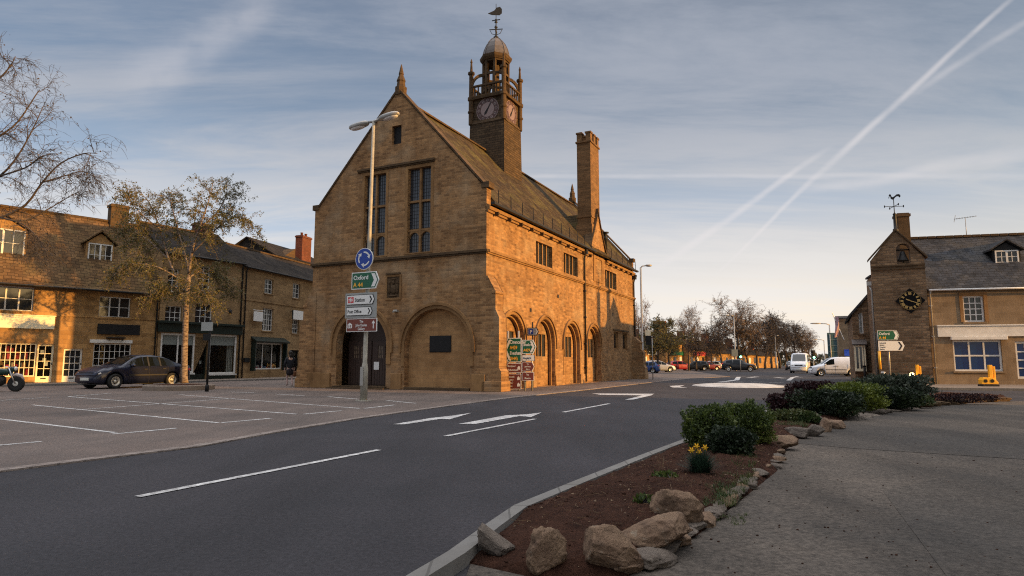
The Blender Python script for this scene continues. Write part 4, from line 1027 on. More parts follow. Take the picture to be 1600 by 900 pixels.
# ------------------------------------------------------------------ shop A: low golden house with dormers, at the left edge
A0 = G(60, 600.5); AF = Frame(A0, R(48.1)); fa = AF
ra_ = thing('shop_house', 'low golden stone shop with stone slate roof, two dormers and small paned shopfronts', 'house', A0, R(48.1))
ua0 = fa.uz(-150, 600)[0]; ua1 = fa.uz(241, 596)[0]; zeA = fa.uz(120, 446)[1] + .02
holes = []
holes.append(window(fa, ra_, (-14, 447, 53, 485), 3, 2, sill='shop', lintel='shop', casements=3))
holes.append(window(fa, ra_, (155, 464, 204, 496), 3, 2, sill='shop', lintel='shop', casements=3))
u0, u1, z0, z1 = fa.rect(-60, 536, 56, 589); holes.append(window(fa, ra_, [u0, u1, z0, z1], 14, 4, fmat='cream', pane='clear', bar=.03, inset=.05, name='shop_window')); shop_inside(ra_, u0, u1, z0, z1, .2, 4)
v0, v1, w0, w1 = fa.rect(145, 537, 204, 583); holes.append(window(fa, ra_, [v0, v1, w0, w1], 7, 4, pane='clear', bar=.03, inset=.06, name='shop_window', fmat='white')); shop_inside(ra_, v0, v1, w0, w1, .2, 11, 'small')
def shopdoor(fr, root, px, cols, rows, mat, kick=.35, gl='clear', z=None, inset=.12):
    u0, u1, z0, z1 = fr.rect(*px); z0 = .1 if z is None else z
    m = MB(); m.rect(u0 + .003, u1 - .003, z0, z1 - .003, inset, inset + .05, [box4(u0 + .1, u1 - .1, z0 + kick, z1 - .1)])
    iw = u1 - u0 - .2; ih = z1 - z0 - kick - .1
    for i in range(1, cols): x = u0 + .1 + iw * i / cols; m.box(x - .016, x + .016, inset + .006, inset + .044, z0 + kick, z1 - .1)
    for j in range(1, rows): q = z0 + kick + ih * j / rows; m.box(u0 + .1, u1 - .1, inset + .008, inset + .042, q - .016, q + .016)
    d = m.build('door', M_[mat], root)
    m = MB(); m.face((u0 + .05, inset + .045, z0 + kick - .03), (u1 - .05, inset + .045, z0 + kick - .03), (u1 - .05, inset + .045, z1 - .05), (u0 + .05, inset + .045, z1 - .05)); m.build('pane', M_[gl], d)
    m = MB(); m.box((u0 + u1) / 2 - .13, (u0 + u1) / 2 + .13, inset - .012, inset - .001, z0 + kick - .16, z0 + kick - .09); m.build('letter_plate', M_['iron'], d); m = MB(); m.tube([(u1 - .06, inset - .05, z0 + 1.0), (u1 - .06, inset - .05, z0 + 1.12)], .02, 6); m.build('door_handle', M_['iron'], d)
    rd = random.Random(int(u0 * 10)); m = MB()
    for k in range(3): a = u0 + .14 + rd.random() * (iw - .25); b = z0 + kick + .3 + rd.random() * (ih - .6); m.box(a, a + .17, inset + .047, inset + .05, b, b + .24)
    m.build('notice', M_['swhite'], d)
    return box4(u0, u1, .02, z1)
holes.append(shopdoor(fa, ra_, (56.5, 538, 83, 600), 2, 4, 'cream')); 
holes.append(shopdoor(fa, ra_, (98, 545, 128, 597), 3, 4, 'white', gl='glass'))
D = 6.0; u, zr = fa.uz(100, 336, D / 2)
w, r = house_shell(ra_, ua0, ua1, D, zeA, zr, holes, 'shop', 'slate_shop', ov=.38, jit=.10)
# the bellcast lower courses
m = MB(); m.slab((ua0 - .08, -.62, zeA - .22), (ua1 + .06, -.62, zeA - .22), (ua1 + .06, .5, zeA + .62), (ua0 - .08, .5, zeA + .62), .1, 24, 3, .09); m.build('eaves_slates', M_['slate_shop'], r)
gutter(ra_, ua0, ua1, -.66, zeA - .28)
a = fa.rect(-20, 493, 85, 513); m = MB(); m.box(a[0], a[1], -.10, .01, a[2], a[3]); m.box(a[0] - .04, a[1] + .04, -.14, .008, a[3] + .002, a[3] + .06); m.build('fascia', M_['cream'], ra_, .01)
a = fa.rect(152, 507, 218, 523); m = MB(); m.box(a[0], a[1], -.10, .01, a[2], a[3]); m.build('sign_board', M_['black'], ra_, .01)
u, z = fa.uz(180, 527); m = MB(); m.box(u - .5, u + .5, -.35, -.02, z - .06, z); m.tube([(u - .35, -.02, z - .3), (u - .35, -.32, z - .06)], .02, 6); m.tube([(u + .35, -.02, z - .3), (u + .35, -.32, z - .06)], .02, 6); m.build('bracket_shelf', M_['iron'], ra_)
a = fa.rect(140, 531, 206, 536); m = MB(); m.box(a[0], a[1], -.12, .04, a[2], a[3]); m.build('blind_box', M_['white'], ra_)
b1 = fa.uz(40, 493)[1] + .02; m = MB(); m.box(ua0, ua1, -.05, .01, fa.uz(120, 495)[1], fa.uz(120, 495)[1] + .09); m.build('string_course', M_['shop'], ra_)
dormer(fa, ra_, (137, 381, 175, 417), 4, 2, .95, zr, 1.5, 'slate_shop', mat='shop', over=.5)
dormer(fa, ra_, (-32, 357, 39, 400), 4, 2, .75, zr, 1.6, 'slate_shop', mat='shop', over=.34)
uc, zc = fa.uz(186, 321, D / 2); uw = (fa.uz(200, 330, D / 2)[0] - fa.uz(172, 330, D / 2)[0]); chimney_stack(ra_, uc, D / 2, zr - .6, zc, uw, .7, 'dark_stone', 0)
pipe(ra_, ua1 - .12, .1, zeA - .35)
# ------------------------------------------------------------------ shop B: tall house with the long white shopfront, behind the birch
B0 = fa.at(ua1, 0) + Vector((.02, .02, 0)); C1 = None
BA = R(59); BF = Frame(B0, BA); fb = BF
rb_ = thing('shop_house', 'tall stone house behind the birch with white shopfront under long dark fascia', 'house', B0, BA)
ub1 = fb.uz(372, 592)[0]; zeB = fb.uz(345, 407)[1]
holes = []
zb = .10
holes.append(window(fb, rb_, (310, 416, 329, 455), 2, 4, sill='shop2', lintel='shop2')); holes.append(window(fb, rb_, (305, 474, 332, 506), 3, 3, sill='shop2'))
holes.append(window(fb, rb_, (262, 420, 280, 456), 2, 4, sill='shop2', lintel='shop2')); holes.append(window(fb, rb_, (258, 478, 284, 506), 3, 3, sill='shop2'))
for px, cols in (((250, 521, 304, 583), 2), ((326, 523, 369, 584), 2)):
    u0, u1, z0, z1 = fb.rect(*px)
    holes.append(window(fb, rb_, [u0, u1, z0, z1], cols if px[0] < 300 else 1, 1, pane='clear', fw=.12, bar=.09, inset=.02, name='shop_window'))
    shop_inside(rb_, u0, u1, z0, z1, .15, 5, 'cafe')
    m = MB(); m.box(u0 + .12, u1 - .12, .11, .125, z1 - .75, z1 - .12); m.build('roller_blind', M_['blind'], rb_)
    m = MB(); m.box(u0, u1, -.03, .012, .1, z0 - .1); m.build('stall_riser', M_['green_dark'], rb_); m = MB(); m.box(u0 - .04, u1 + .04, -.1, .015, z0 - .098, z0 - .003); m.build('sill', M_['white'], rb_)
    if px[0] > 300:
        m = MB()
        for k in range(4): m.box(u1 - .2 - .12 * k, u1 - .13 - .12 * k, .25 + .02 * (k % 2), .3 + .02 * (k % 2), z0, z1 - .2)
        m.build('curtain', M_['curtain'], rb_)
holes.append(shopdoor(fb, rb_, (303.5, 527, 325, 588), 1, 1, 'green_dark', inset=.25))
zrB = fb.uz(300, 362, 3.2)[1]
w, r = house_shell(rb_, 0.03, ub1, 6.4, zeB, zrB, holes, 'shop2', 'slate_dark')
gutter(rb_, 0.05, ub1, -.3, zeB - .06)
a = fb.rect(244, 508, 377, 521); m = MB(); m.box(a[0] + .05, a[1], -.18, -.002, a[2], a[3]); m.box(a[0], a[1] + .08, -.34, -.004, a[3] + .002, a[3] + .16); m.build('fascia', M_['green_dark'], rb_, .02)
pipe(rb_, ub1 - .1, .1, zeB - .1)
u, z = fb.uz(355, 488); m = MB(); m.tube([(u, 0, z + .25), (u, -.3, z + .3), (u, -.34, z + .15)], .02, 6); m.lathe([(.09, z - .15), (.13, z + .12), (.04, z + .18)], (u, -.34, 0), 8); m.build('wall_lamp', M_['iron'], rb_)
uc, zc = fb.uz(317, 350, 3.2); chimney_stack(rb_, uc, 3.2, zrB - .5, zc, 1.25, .7, 'brick', 0)
# ------------------------------------------------------------------ shop C: plain three storey house beside the hall
C0 = fb.at(ub1, 0) + Vector((.02, .02, 0)); CA = R(75); CF = Frame(C0, CA); fc = CF
rc_ = thing('shop_house', 'three storey stone house with dark slate roof and bay shop window beside the hall', 'house', C0, CA)
uc1 = fc.uz(500, 590)[0]; zeC = fc.uz(430, 426.5)[1]
holes = [window(fc, rc_, (413.5, 436, 427, 459), 2, 3, sill='shop2', lintel='shop2'), window(fc, rc_, (457.5, 443, 469, 466), 2, 3, sill='shop2', lintel='shop2'),
         window(fc, rc_, (410, 482, 427, 517), 4, 4, sill='shop2', lintel='shop2'), window(fc, rc_, (456.5, 499, 467, 521), 3, 3, sill='shop2')]
u0, u1, z0, z1 = fc.rect(394, 536, 440, 577)
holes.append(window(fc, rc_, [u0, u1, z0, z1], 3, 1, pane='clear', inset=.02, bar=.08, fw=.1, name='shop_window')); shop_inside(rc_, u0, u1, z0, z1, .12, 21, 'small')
m = MB(); m.slab((u0 - .25, -.55, z1 + .10), (u1 + .3, -.55, z1 + .10), (u1 + .3, 0.0, z1 + .45), (u0 - .25, 0.0, z1 + .45), .12); m.box(u0 - .2, u1 + .25, -.45, -.003, z1 + .003, z1 + .08)
for q in (u0 - .12, u1 + .12): m.box(q - .05, q + .05, -.4, -.003, z0 - .1, z1)
m.build('shop_canopy', M_['green_dark'], rc_)
du0, du1, dz0, dz1 = fc.rect(452.5, 547, 466, 592); holes.append(shopdoor(fc, rc_, (452.5, 547, 466, 592), 2, 3, 'black'))
zrC = fc.uz(420, 398, 3.4)[1]
w, r = house_shell(rc_, 0.03, uc1 + 4, 6.8, zeC, zrC, holes, 'shop2', 'slate_dark')
gutter(rc_, .05, uc1 + 4, -.3, zeC - .06); pipe(rc_, .25, .1, zeC - .1)
zs = fc.uz(400, 471)[1]; m = MB(); m.box(0.05, uc1 + 4, -.06, .003, zs, zs + .12); m.build('string_course', M_['shop2'], rc_)
a = fc.rect(391, 487, 405, 502); m = MB(); m.bar((a[0] - .1, -.3, a[3] + .1), (a[1] + .3, -.3, a[3] + .1), .04); m.bar(((a[0] + a[1]) / 2, 0, a[3] + .1), ((a[0] + a[1]) / 2, -.35, a[3] + .1), .04); m.box(a[0], a[1], -.33, -.28, a[2], a[3]); m.build('hanging_sign', M_['swhite'], rc_)
a = fc.rect(450, 486, 470, 500); m = MB(); m.rect(a[0], a[1], a[2], a[3], -.5, -.44, []); m.mi = 1; m.rect(a[0] - .12, a[0] - .003, a[2], a[3], -.5, -.44); m.rect(a[1] + .003, a[1] + .12, a[2], a[3], -.5, -.44); m.bar((a[0] + .3, -.44, a[3] - .1), (a[0] + .3, 0, a[3] - .1), .04); m.build('hanging_sign', [M_['swhite'], M_['iron']], rc_)
a = fc.rect(380.5, 559, 388.5, 566); m = MB(); m.box(a[0], a[1], -.1, -.0, a[2], a[3]); m.build('menu_box', M_['black'], rc_)
a = fc.rect(443, 553, 449, 559); m = MB(); m.box(a[0], a[1], -.05, -.0, a[2], a[3]); m.build('wall_plaque', M_['wood'], rc_)
# ------------------------------------------------------------------ brick chimney house behind
dY = 62; P0 = AT(452, 560, dY); rd_ = thing('rear_house', 'rear house with tall red brick chimney showing above slate roofs', 'house', (P0.x, P0.y, 0), R(75))
fd = Frame(P0, R(75)); 
zt = AT(478, 362, dY).z; m = MB(); wdt = .9
um = fd.uz(478, 400)[0]; ul = fd.uz(466, 400)[0]; ur = fd.uz(489, 400)[0]
zb = AT(478, 392, dY).z
m = MB(); m.box(-3, ur + 3, 0, 6, 0, zb - .8); m.build('wall', M_['shop2'], rd_)
m = MB(); m.slab((-3.2, -.3, zb - .9), (ur + 3.2, -.3, zb - .9), (ur + 3.2, 3, zb + 1.0), (-3.2, 3, zb + 1.), .1); m.slab((ur + 3.2, 6.3, zb - .9), (-3.2, 6.3, zb - .9), (-3.2, 3, zb + 1.0), (ur + 3.2, 3, zb + 1.), .1)
for x in (-3, ur + 2.8): m.T = Matrix.Translation((x, 0, 0)) @ Matrix.Rotation(pi / 2, 4, 'Z'); m.prism([(0, zb - .8), (6, zb - .8), (3, zb + .93)], -.2, 0)
m.T = Matrix()
m.build('roof', M_['slate_dark'], rd_)
c = chimney_stack(rd_, um + .25, .5, zb - 1.6, zt, (ur - ul) * .62, .8, 'brick', 2, cap=True)
a = fd.rect(446, 386, 464, 408); m = MB(); m.prism([(a[0], a[2] - 1), (a[1], a[2] - 1), (a[1], a[3]), (a[0], a[2] + .3)], 0.2, 1.4); m.build('gable_wall', M_['dark_stone'], rd_)
# ------------------------------------------------------------------ Curfew tower on the right
TWO = G(1455, 603); TWA = R(-24)
ft = Frame(TWO, TWA)
rt = thing('clock_tower', 'narrow rubble stone tower with gabled bellcote and black diamond clock', 'tower', TWO, TWA)
tw0, tw1 = -2.42, .12; tz = 6.92; tap = 8.5
bell = ft.rect(1404, 384, 1420, 412); bx = (bell[0] + bell[1]) / 2 - .02; bw = .33
m = MB()
m.prism([(tw0, 0), (tw1, 0), (tw1, tz), ((tw0 + tw1) / 2 + .06, tap), ((tw0 + tw1) / 2 - .06, tap), (tw0, tz)], 0, .5, [arch(bx, 6.62, 7.42, bw, 10)])
m.box(tw0, tw0 + .45, .503, 3.2, 0, 6.1); m.box(tw1 - .45, tw1, .503, 3.2, 0, 6.1); m.box(tw0 + .46, tw1 - .46, 2.8, 3.2, 0, 6.1)
m.build('tower_wall', M_['rubble'], rt)
m = MB(); xm = (tw0 + tw1) / 2
for s in (-1, 1):
    e = (xm + s * ((tw1 - tw0) / 2 + .14), tz - .06); t = (xm, tap - .02)
    pts = [e, t, (t[0], t[1] + .12), (e[0], e[1] + .12)]; m.prism(pts if s < 0 else pts[::-1], -.10, .52)
m.build('coping', M_['dark_stone'], rt, .01)
m = MB()
m.slab((tw0 - .05, .52, 6.16), (tw1 + .05, .52, 6.16), (tw1 + .05, 3.2, 6.3), (tw0 - .05, 3.2, 6.3), .1); m.build('tower_roof', M_['slate_grey'], rt)
m = MB(); zs = ft.uz(1412, 419)[1]; m.box(tw0 - .03, tw1 + .02, -.07, .003, zs - .05, zs + .05); m.box(tw0 - .02, tw1 + .02, -.05, .003, 6.5, 6.58); m.build('string_course', M_['dark_stone'], rt)
m = MB(); m.lathe([(.04, 7.36), (.10, 7.34), (.14, 7.2), (.20, 7.0), (.27, 6.85), (.28, 6.8), (.2, 6.8)], (bx, .22, 0), 14); m.tube([(bx - .3, .22, 7.42), (bx + .3, .22, 7.42)], .04, 6); m.tube([(bx, .22, 6.82), (bx, .22, 6.70)], .03, 6); m.build('bell', M_['iron'], rt)
# diamond clock with gilt numerals
cx_, cz_ = ft.uz(1422, 470); hs = .70
m = MB(); m.prism([(cx_ - hs, cz_), (cx_, cz_ - hs * .98), (cx_ + hs, cz_), (cx_, cz_ + hs * .98)], -.07, -.002); ck = m.build('clock_board', plain('clock_board_paint', (.006, .006, .007), .8, spec=.1), rt)
m = MB()
for k in range(60):
    a0, a1 = 2 * pi * k / 60, 2 * pi * (k + .6) / 60
    m.face(*[(cx_ + r * sin(a), -.074, cz_ + r * cos(a)) for r, a in ((.49, a1), (.49, a0), (.505, a0), (.505, a1))][::-1])
for k in range(12):
    a = 2 * pi * k / 12; c, s = cos(a), sin(a); n = (3, 1, 2, 3, 3, 2, 3, 3, 4, 2, 2, 2)[k]
    P = lambda x, z: (cx_ + x * c + z * s, -.075, cz_ - x * s + z * c)
    for q in range(n): o = (q - (n - 1) / 2) * .048; m.face(P(o - .018, .32), P(o + .018, .32), P(o + .018, .46), P(o - .018, .46))
for ang, l, w in ((112, .40, .035), (296, .24, .05)):
    a = R(ang); c, s = cos(a), sin(a); P = lambda x, z: (cx_ + x * c + z * s, -.082, cz_ - x * s + z * c)
    m.face(P(-w / 2, -.08), P(w / 2, -.08), P(w * .5, l * .8), P(0, l), P(-w * .5, l * .8))
m.build('numerals', M_['gold'], ck)
# weathercock on its rod
wz = AT(1411, 361, 33.6).z
wx = xm + .05; top = ft.uz(1412, 306)[1]; az = ft.uz(1412, 320)[1]
m = MB(); m.lathe([(.14, tap - .1), (.14, tap + .1), (.09, tap + .15), (.08, tap + .9), (.10, tap + .95), (.025, tap + 1.05), (.02, top - .1)], (wx, .2, 0), 8)
for a in (0, 90):
    d = Vector((cos(R(a + 18)), sin(R(a + 18)), 0)) * .5; p = Vector((wx, .2, az)); m.bar(p - d, p + d, .025)
    for s in (-1, 1): q = p + d * s; m.bar(q - Vector((0, 0, .06)), q + Vector((0, 0, .06)), .05)
v = MB()
ck_ = [(-.27, .0), (-.22, -.03), (-.20, .08), (-.16, .1), (-.14, -.05), (-.06, -.12), (.02, -.10), (.09, 0), (.18, .06), (.26, .05), (.31, -.03), (.36, .02), (.36, .12), (.28, .18), (.16, .17), (.06, .08), (-.04, .02), (-.10, .08), (-.12, .19), (-.19, .22), (-.23, .15), (-.22, .06)]
v_ = [(wx + x * .95, top + z * .95) for x, z in ck_]
ar = sum(v_[i][0] * v_[(i + 1) % len(v_)][1] - v_[(i + 1) % len(v_)][0] * v_[i][1] for i in range(len(v_)))
m.prism(v_ if ar > 0 else v_[::-1], .18, .22)
m.build('weathercock', M_['iron'], rt)
m = MB(); a = ft.rect(1374, 448, 1378, 600); m.tube([(tw0 - .06, .1, .1), (tw0 - .06, .1, 5.2), (tw0 - .16, .1, 5.5)], .05, 8); m.box(tw0 - .26, tw0 - .05, .0, .25, 5.5, 5.72); m.build('downpipe', M_['galv'], rt)
# ------------------------------------------------------------------ house with the blue shop windows
HHO = ft.at(tw1, .25); HHA = R(-13); fh = Frame(HHO, HHA)
rh = thing('corner_house', 'pale stone house with grey slate roof, white fascia and blue shop window', 'house', HHO, HHA)
uh1 = fh.uz(1700, 602)[0]; zeH = fh.uz(1520, 450.5)[1]; DH = 6.6; zrH = fh.uz(1500, 370, DH / 2)[1]
holes = [window(fh, rh, (1505, 462, 1538, 503), 3, 4, sill='house', fw=.09, bar=.05, inset=.10)]
holes.append(window(fh, rh, (1490, 531.5, 1566, 580), 3, 2, pane='blueglass', sill='house', fw=.09, bar=.08, inset=.08, name='shop_window'))
du = fh.rect(1588, 533, 1640, 592)
holes.append(window(fh, rh, (1588, 533, 1622, 592), 2, 4, pane='blueglass', fw=.12, bar=.06, inset=.10, name='shop_door'))
holes.append(window(fh, rh, (1640, 462, 1674, 503), 3, 4, sill='house', fw=.07, bar=.04))
w, r = house_shell(rh, 0.06, uh1, DH, zeH, zrH, holes, 'house', 'slate_grey', ov=.22)
a = fh.rect(1505, 462, 1538, 503); m = MB(); t = .16; m.rect(a[0] - t, a[1] + t, a[2] - .003, a[3] + t, -.03, .05, [box4(a[0] + .002, a[1] - .002, a[2] + .002, a[3] - .002)]); m.build('window_surround', M_['halltrim'], rh)
gutter(rh, .06, uh1, -.27, zeH - .07, 'white', .05); pipe(rh, .16, .1, zeH - .1, 'galv', .045)
a = fh.rect(1464, 509, 1700, 525.5); m = MB(); m.box(a[0], a[1], -.10, -.003, a[2], a[3]); m.box(a[0] - .03, a[1], -.16, -.004, a[3] + .002, a[3] + .07); m.build('fascia', M_['white'], rh, .01)
a = fh.rect(1484, 526, 1572, 531); m = MB(); m.box(a[0], a[1], -.2, -.002, a[2] - .0, a[3]); m.build('awning_box', M_['white'], rh, .02)
dormer(fh, rh, (1555, 391, 1592, 419.5), 4, 3, 1.35, zrH, 1.8, 'slate_grey', mat='black', over=.38)
chu, chz = fh.uz(1422, 333, 1.5); chimney_stack(rh, ft.uz(1422, 345, 1.9)[0] - tw1 + .03, 2.1, 6.0, chz + .1, .62, .62, 'dark_stone', 0)
m = MB(); au, az_ = fh.uz(1508, 340, DH / 2); m.tube([(au, DH / 2, zrH - .1), (au, DH / 2, az_)], .018, 6); m.bar((au - .55, DH / 2, az_ - .06), (au + .6, DH / 2, az_ + .06), .02)
for k in range(8): x = au - .5 + .14 * k; m.bar((x, DH / 2 - .22, az_ + (x - au) * .1), (x, DH / 2 + .22, az_ + (x - au) * .1), .012)
m.bar((au - .6, DH / 2, az_ - .25), (au - .5, DH / 2, az_ + .16), .02); m.build('aerial', M_['galv'], rh)
# ------------------------------------------------------------------ gabled house behind the tower with the white bay window
GY = 39.5; g0 = AT(1337, 592, GY); fg = Frame(g0, R(-26))
rg = thing('gabled_house', 'brown stone gabled house with white bay window half hidden by the clock tower', 'house', (g0.x, g0.y, 0), R(-26))
zE = fg.uz(1337, 490)[1]; zP = zE + 2.6; wG = 4.4
a = fg.rect(1342, 489, 1348.5, 521)
m = MB(); m.prism([(0, 0), (wG, 0), (wG, zE), (wG / 2, zP), (0, zE)], 0, .35, [box4(*a)]); m.box(0, .35, .353, 9, 0, zE); m.box(wG - .35, wG, .353, 9, 0, zE); m.box(.36, wG - .36, 8.65, 9, 0, zE); m.build('wall', M_['rubble'], rg)
m = MB(); m.slab((-.2, 9.2, zE - .1), (-.2, -.15, zE - .1), (wG / 2, -.15, zP + .1), (wG / 2, 9.2, zP + .1), .12); m.slab((wG + .2, -.15, zE - .1), (wG + .2, 9.2, zE - .1), (wG / 2, 9.2, zP + .1), (wG / 2, -.15, zP + .1), .12); m.build('roof', M_['slate_grey'], rg)
window(fg, rg, list(a), 1, 3, sill='rubble')
b = fg.rect(1335, 542, 1352, 576); m = MB()
m.box(b[0] - .0, b[1], -.75, -.01, b[2] - .15, b[2]); m.box(b[0], b[1], -.75, -.01, b[3], b[3] + .15)
for x in (b[0], (b[0] * 2 + b[1]) / 3, (b[0] + 2 * b[1]) / 3, b[1] - .08): m.box(x, x + .08, -.72, -.64, b[2], b[3])
m.box(b[0], b[0] + .08, -.1, -.02, b[2], b[3]); m.box(b[1] - .08, b[1], -.1, -.02, b[2], b[3]); bay = m.build('bay_window', M_['cream'], rg)
m = MB(); m.box(b[0] + .03, b[1] - .03, -.69, -.67, b[2], b[3]); m.box(b[0] + .03, b[0] + .045, -.67, -.1, b[2], b[3]); m.box(b[0] + .05, b[1] - .05, -.3, -.28, b[2], b[3]); m.build('pane', M_['glass'], bay)
m = MB(); m.slab((b[0] - .1, -.85, b[3] + .15), (b[1] + .1, -.85, b[3] + .15), (b[1] + .1, 0, b[3] + .45), (b[0] - .1, 0, b[3] + .45), .08); m.build('bay_roof', M_['lead'], bay)
a = fg.rect(1360, 517, 1366, 548); m = MB(); m.box(a[0], a[1], -.5, -.44, a[2], a[3]); m.bar(((a[0] + a[1]) / 2, 0, a[3] + .05), ((a[0] + a[1]) / 2, -.6, a[3] + .05), .04); m.build('hanging_sign', M_['swhite'], rg)
m = MB(); a = fg.uz(1340, 600); m.tube([(a[0], -.9, 0), (a[0], -.9, 1.0)], .07, 8); m.tube([(a[0], -.9, 1.0), (a[0], -.9, 1.06)], .09, 8); tag(m.build('bollard', M_['black']), 'short black bollard in front of the white bay window', 'bollard').location = (g0.x, g0.y, 0)
# ------------------------------------------------------------------ further house with flag pole and blue awning
FY = 62; f0 = AT(1313, 585, FY); ff = Frame(f0, R(-26))
rf = thing('far_house', 'pale stone far house with flag pole and blue awning beyond the white van', 'house', (f0.x, f0.y, 0), R(-26))
zF = ff.uz(1320, 497)[1]; wF = 5.0
m = MB(); m.box(0, wF, 0, 9, 0, zF); m.box(-.08, wF + .08, -.08, .003, zF - .25, zF); m.build('wall', M_['house'], rf, .02)
m = MB(); m.slab((-.1, -.15, zF + .02), (wF, -.15, zF + .02), (wF, 4.5, zF + .5), (-.1, 4.5, zF + .5), .1); m.build('roof', M_['slate_grey'], rf)
m = MB(); p = ff.uz(1318, 515); m.bar((p[0], 0, p[1] - 1), (p[0] - .9, -.8, p[1] + 1.6), .05); m.build('flag_pole', M_['swhite'], rf)
m = MB(); q = Vector((p[0] - .75, -.65, p[1] + 1.1)); m.grid(lambda u, v: (q.x + .05 * sin(5 * v) + u * .35, q.y + .1 * sin(4 * u + 5 * v), q.z - v * 1.9 + u * .2), 4, 8); m.build('flag', plain('flag_cloth', (.35, .22, .24), .8), rf)
a = ff.rect(1319, 546, 1332, 556); m = MB(); m.slab((a[0], -1.0, a[2]), (a[1], -1.0, a[2]), (a[1], -.01, a[3]), (a[0], -.01, a[3]), .05); m.build('awning', M_['sblue'], rf)
a = ff.rect(1321, 556, 1330, 566); m = MB(); m.box(a[0], a[1], -.05, -.002, a[2], a[3]); m.build('shop_window', M_['swhite'], rf)
# ------------------------------------------------------------------ terrace across the forecourt, out of the picture to the right: it shades the foreground
TO = Vector((15.2, 14.2, 0)); tz_ = thing('terrace_house', 'stone terrace beside the forecourt, outside the picture, shading the foreground', 'house', TO, R(-76))
fz = Frame(TO, R(-76))
hs_ = []
for k in range(7): hs_ += [window(fz, tz_, [2 + 4.2 * k, 3.1 + 4.2 * k, 1.0, 2.4], 2, 2, sill='house'), window(fz, tz_, [2 + 4.2 * k, 3.1 + 4.2 * k, 3.8, 5.0], 2, 2, sill='house')]
house_shell(tz_, 0, 32, 7, 6.0, 9.6, hs_, 'house', 'slate_grey')
# ------------------------------------------------------------------ far sunlit terraces beyond the trees
FARH = [(1004, 1041, 108, 545, 528, 'pale far cottage left of the twin dark chimneys'), (1041, 1076, 112, 534, 519, 'tall far house carrying a broad brick chimney stack'), (1076, 1112, 118, 545, 530, 'far cottage with red shop front beyond the parked red cars'),
        (1112, 1150, 124, 551, 533, 'far cottage with steep dark roof left of the traffic light'), (1150, 1184, 132, 553, 541, 'low sunlit far cottage behind the dark estate car'), (1184, 1216, 142, 555, 545, 'most distant sunlit cottage between the lime tree trunks')]
for i, (xa, xb, Y, ye, yr_, lab) in enumerate(FARH):
    p0 = AT(xa, 575, Y); p1 = AT(xb, 575, Y + 9); d = p1 - p0; ang = atan2(d.y, d.x); L = hypot(d.x, d.y)
    fx = Frame(p0, ang); rr = thing('far_cottage', lab, 'house', (p0.x, p0.y, 0), ang, 'sunlit houses beyond the far trees')
    ze = AT((xa + xb) / 2, ye, Y).z; zr_ = AT((xa + xb) / 2, yr_, Y + 3).z
    m = MB(); m.box(0, L, 0, 6, 0, ze)
    for x in (0.003, L - .303): m.T = Matrix.Translation((x, 0, 0)) @ Matrix.Rotation(pi / 2, 4, 'Z'); m.prism([(0, ze), (6, ze), (3, zr_)], -.3, 0); m.T = Matrix()
    m.build('wall', M_['shop'], rr)
    m = MB(); m.slab((-.2, -.3, ze - .1), (L + .2, -.3, ze - .1), (L + .2, 3, zr_ + .1), (-.2, 3, zr_ + .1), .15); m.slab((L + .2, 6.3, ze - .1), (-.2, 6.3, ze - .1), (-.2, 3, zr_ + .1), (L + .2, 3, zr_ + .1), .15); m.build('roof', M_['slate_dark'], rr)
    n = max(2, int(L / 2.6))
    for k in range(n):
        x = L * (k + .5) / n - .5
        for z in (1.0, 3.7):
            if z + 1.2 < ze: m = MB(); m.box(x, x + 1.0, -.06, .01, z, z + 1.2); m.build('window', M_['glass' if (k + i) % 3 else 'white'], rr)
    m = MB(); m.box(L * .3, L * .3 + (3.4 if i == 1 else 1.1), 2.4, 3.6, zr_ - .5, zr_ + (2.2 if i == 1 else 1.6)); m.build('chimney', M_['brick'], rr)
    if i in (0, 1, 2): m = MB(); m.box(L * .2, L * .8, -.2, -.065, 2.5, 3.2); m.build('shop_fascia', M_[('swhite', 'sgreen', 'sred')[i]], rr)
# ------------------------------------------------------------------ street furniture
def sign_plate(parent, rect, y, face, border='swhite', point=0, chev=None, name='sign_panel', th=.03, bw=None, T=None):
    """plate in the x,z plane; point=+1 arrow end on the right, -1 on the left"""
    u0, u1, z0, z1 = rect; h = z1 - z0; bw = bw or h * .05; tip = h * .22
    def shape(i):
        a, b, c, d = u0 + i, u1 - i, z0 + i, z1 - i; zm = (c + d) / 2
        if point > 0: return [(a, c), (b - tip, c), (b, zm), (b - tip, d), (a, d)]
        if point < 0: return [(a + tip, c), (b, c), (b, d), (a + tip, d), (a, zm)]
        return [(a, c), (b, c), (b, d), (a, d)]
    m = MB()
    if T is not None: m.T = T
    m.mi = 0; m.prism(shape(0), y - th, y); m.mi = 1; m.prism(shape(bw), y - th - .003, y - th - .001)
    if chev:
        m.mi = 2; w = h * chev; g = bw * 1.6
        if point > 0: x = u1 - tip - w - g; pts = [(x, z0 + g * 1.4), (x + w, z0 + g * 1.4), (x + w + tip * .85, (z0 + z1) / 2), (x + w, z1 - g * 1.4), (x, z1 - g * 1.4), (x + tip * .85, (z0 + z1) / 2)]
        else: x = u0 + tip + w + g; pts = [(x, z0 + g * 1.4), (x, z0 + g * 1.4), (x - tip * .85, (z0 + z1) / 2), (x, z1 - g * 1.4), (x - w, z1 - g * 1.4), (x - w - tip * .85, (z0 + z1) / 2), (x - w, z0 + g * 1.4)][1:]
        ar = sum(pts[i][0] * pts[(i + 1) % len(pts)][1] - pts[(i + 1) % len(pts)][0] * pts[i][1] for i in range(len(pts)))
        m.prism(pts if ar > 0 else pts[::-1], y - th - .006, y - th - .0035)
    return m.build(name, [M_[border], M_[face], M_['swhite'] if border != 'swhite' or face in ('sgreen', 'sbrown', 'sblue') else M_['black']], parent)
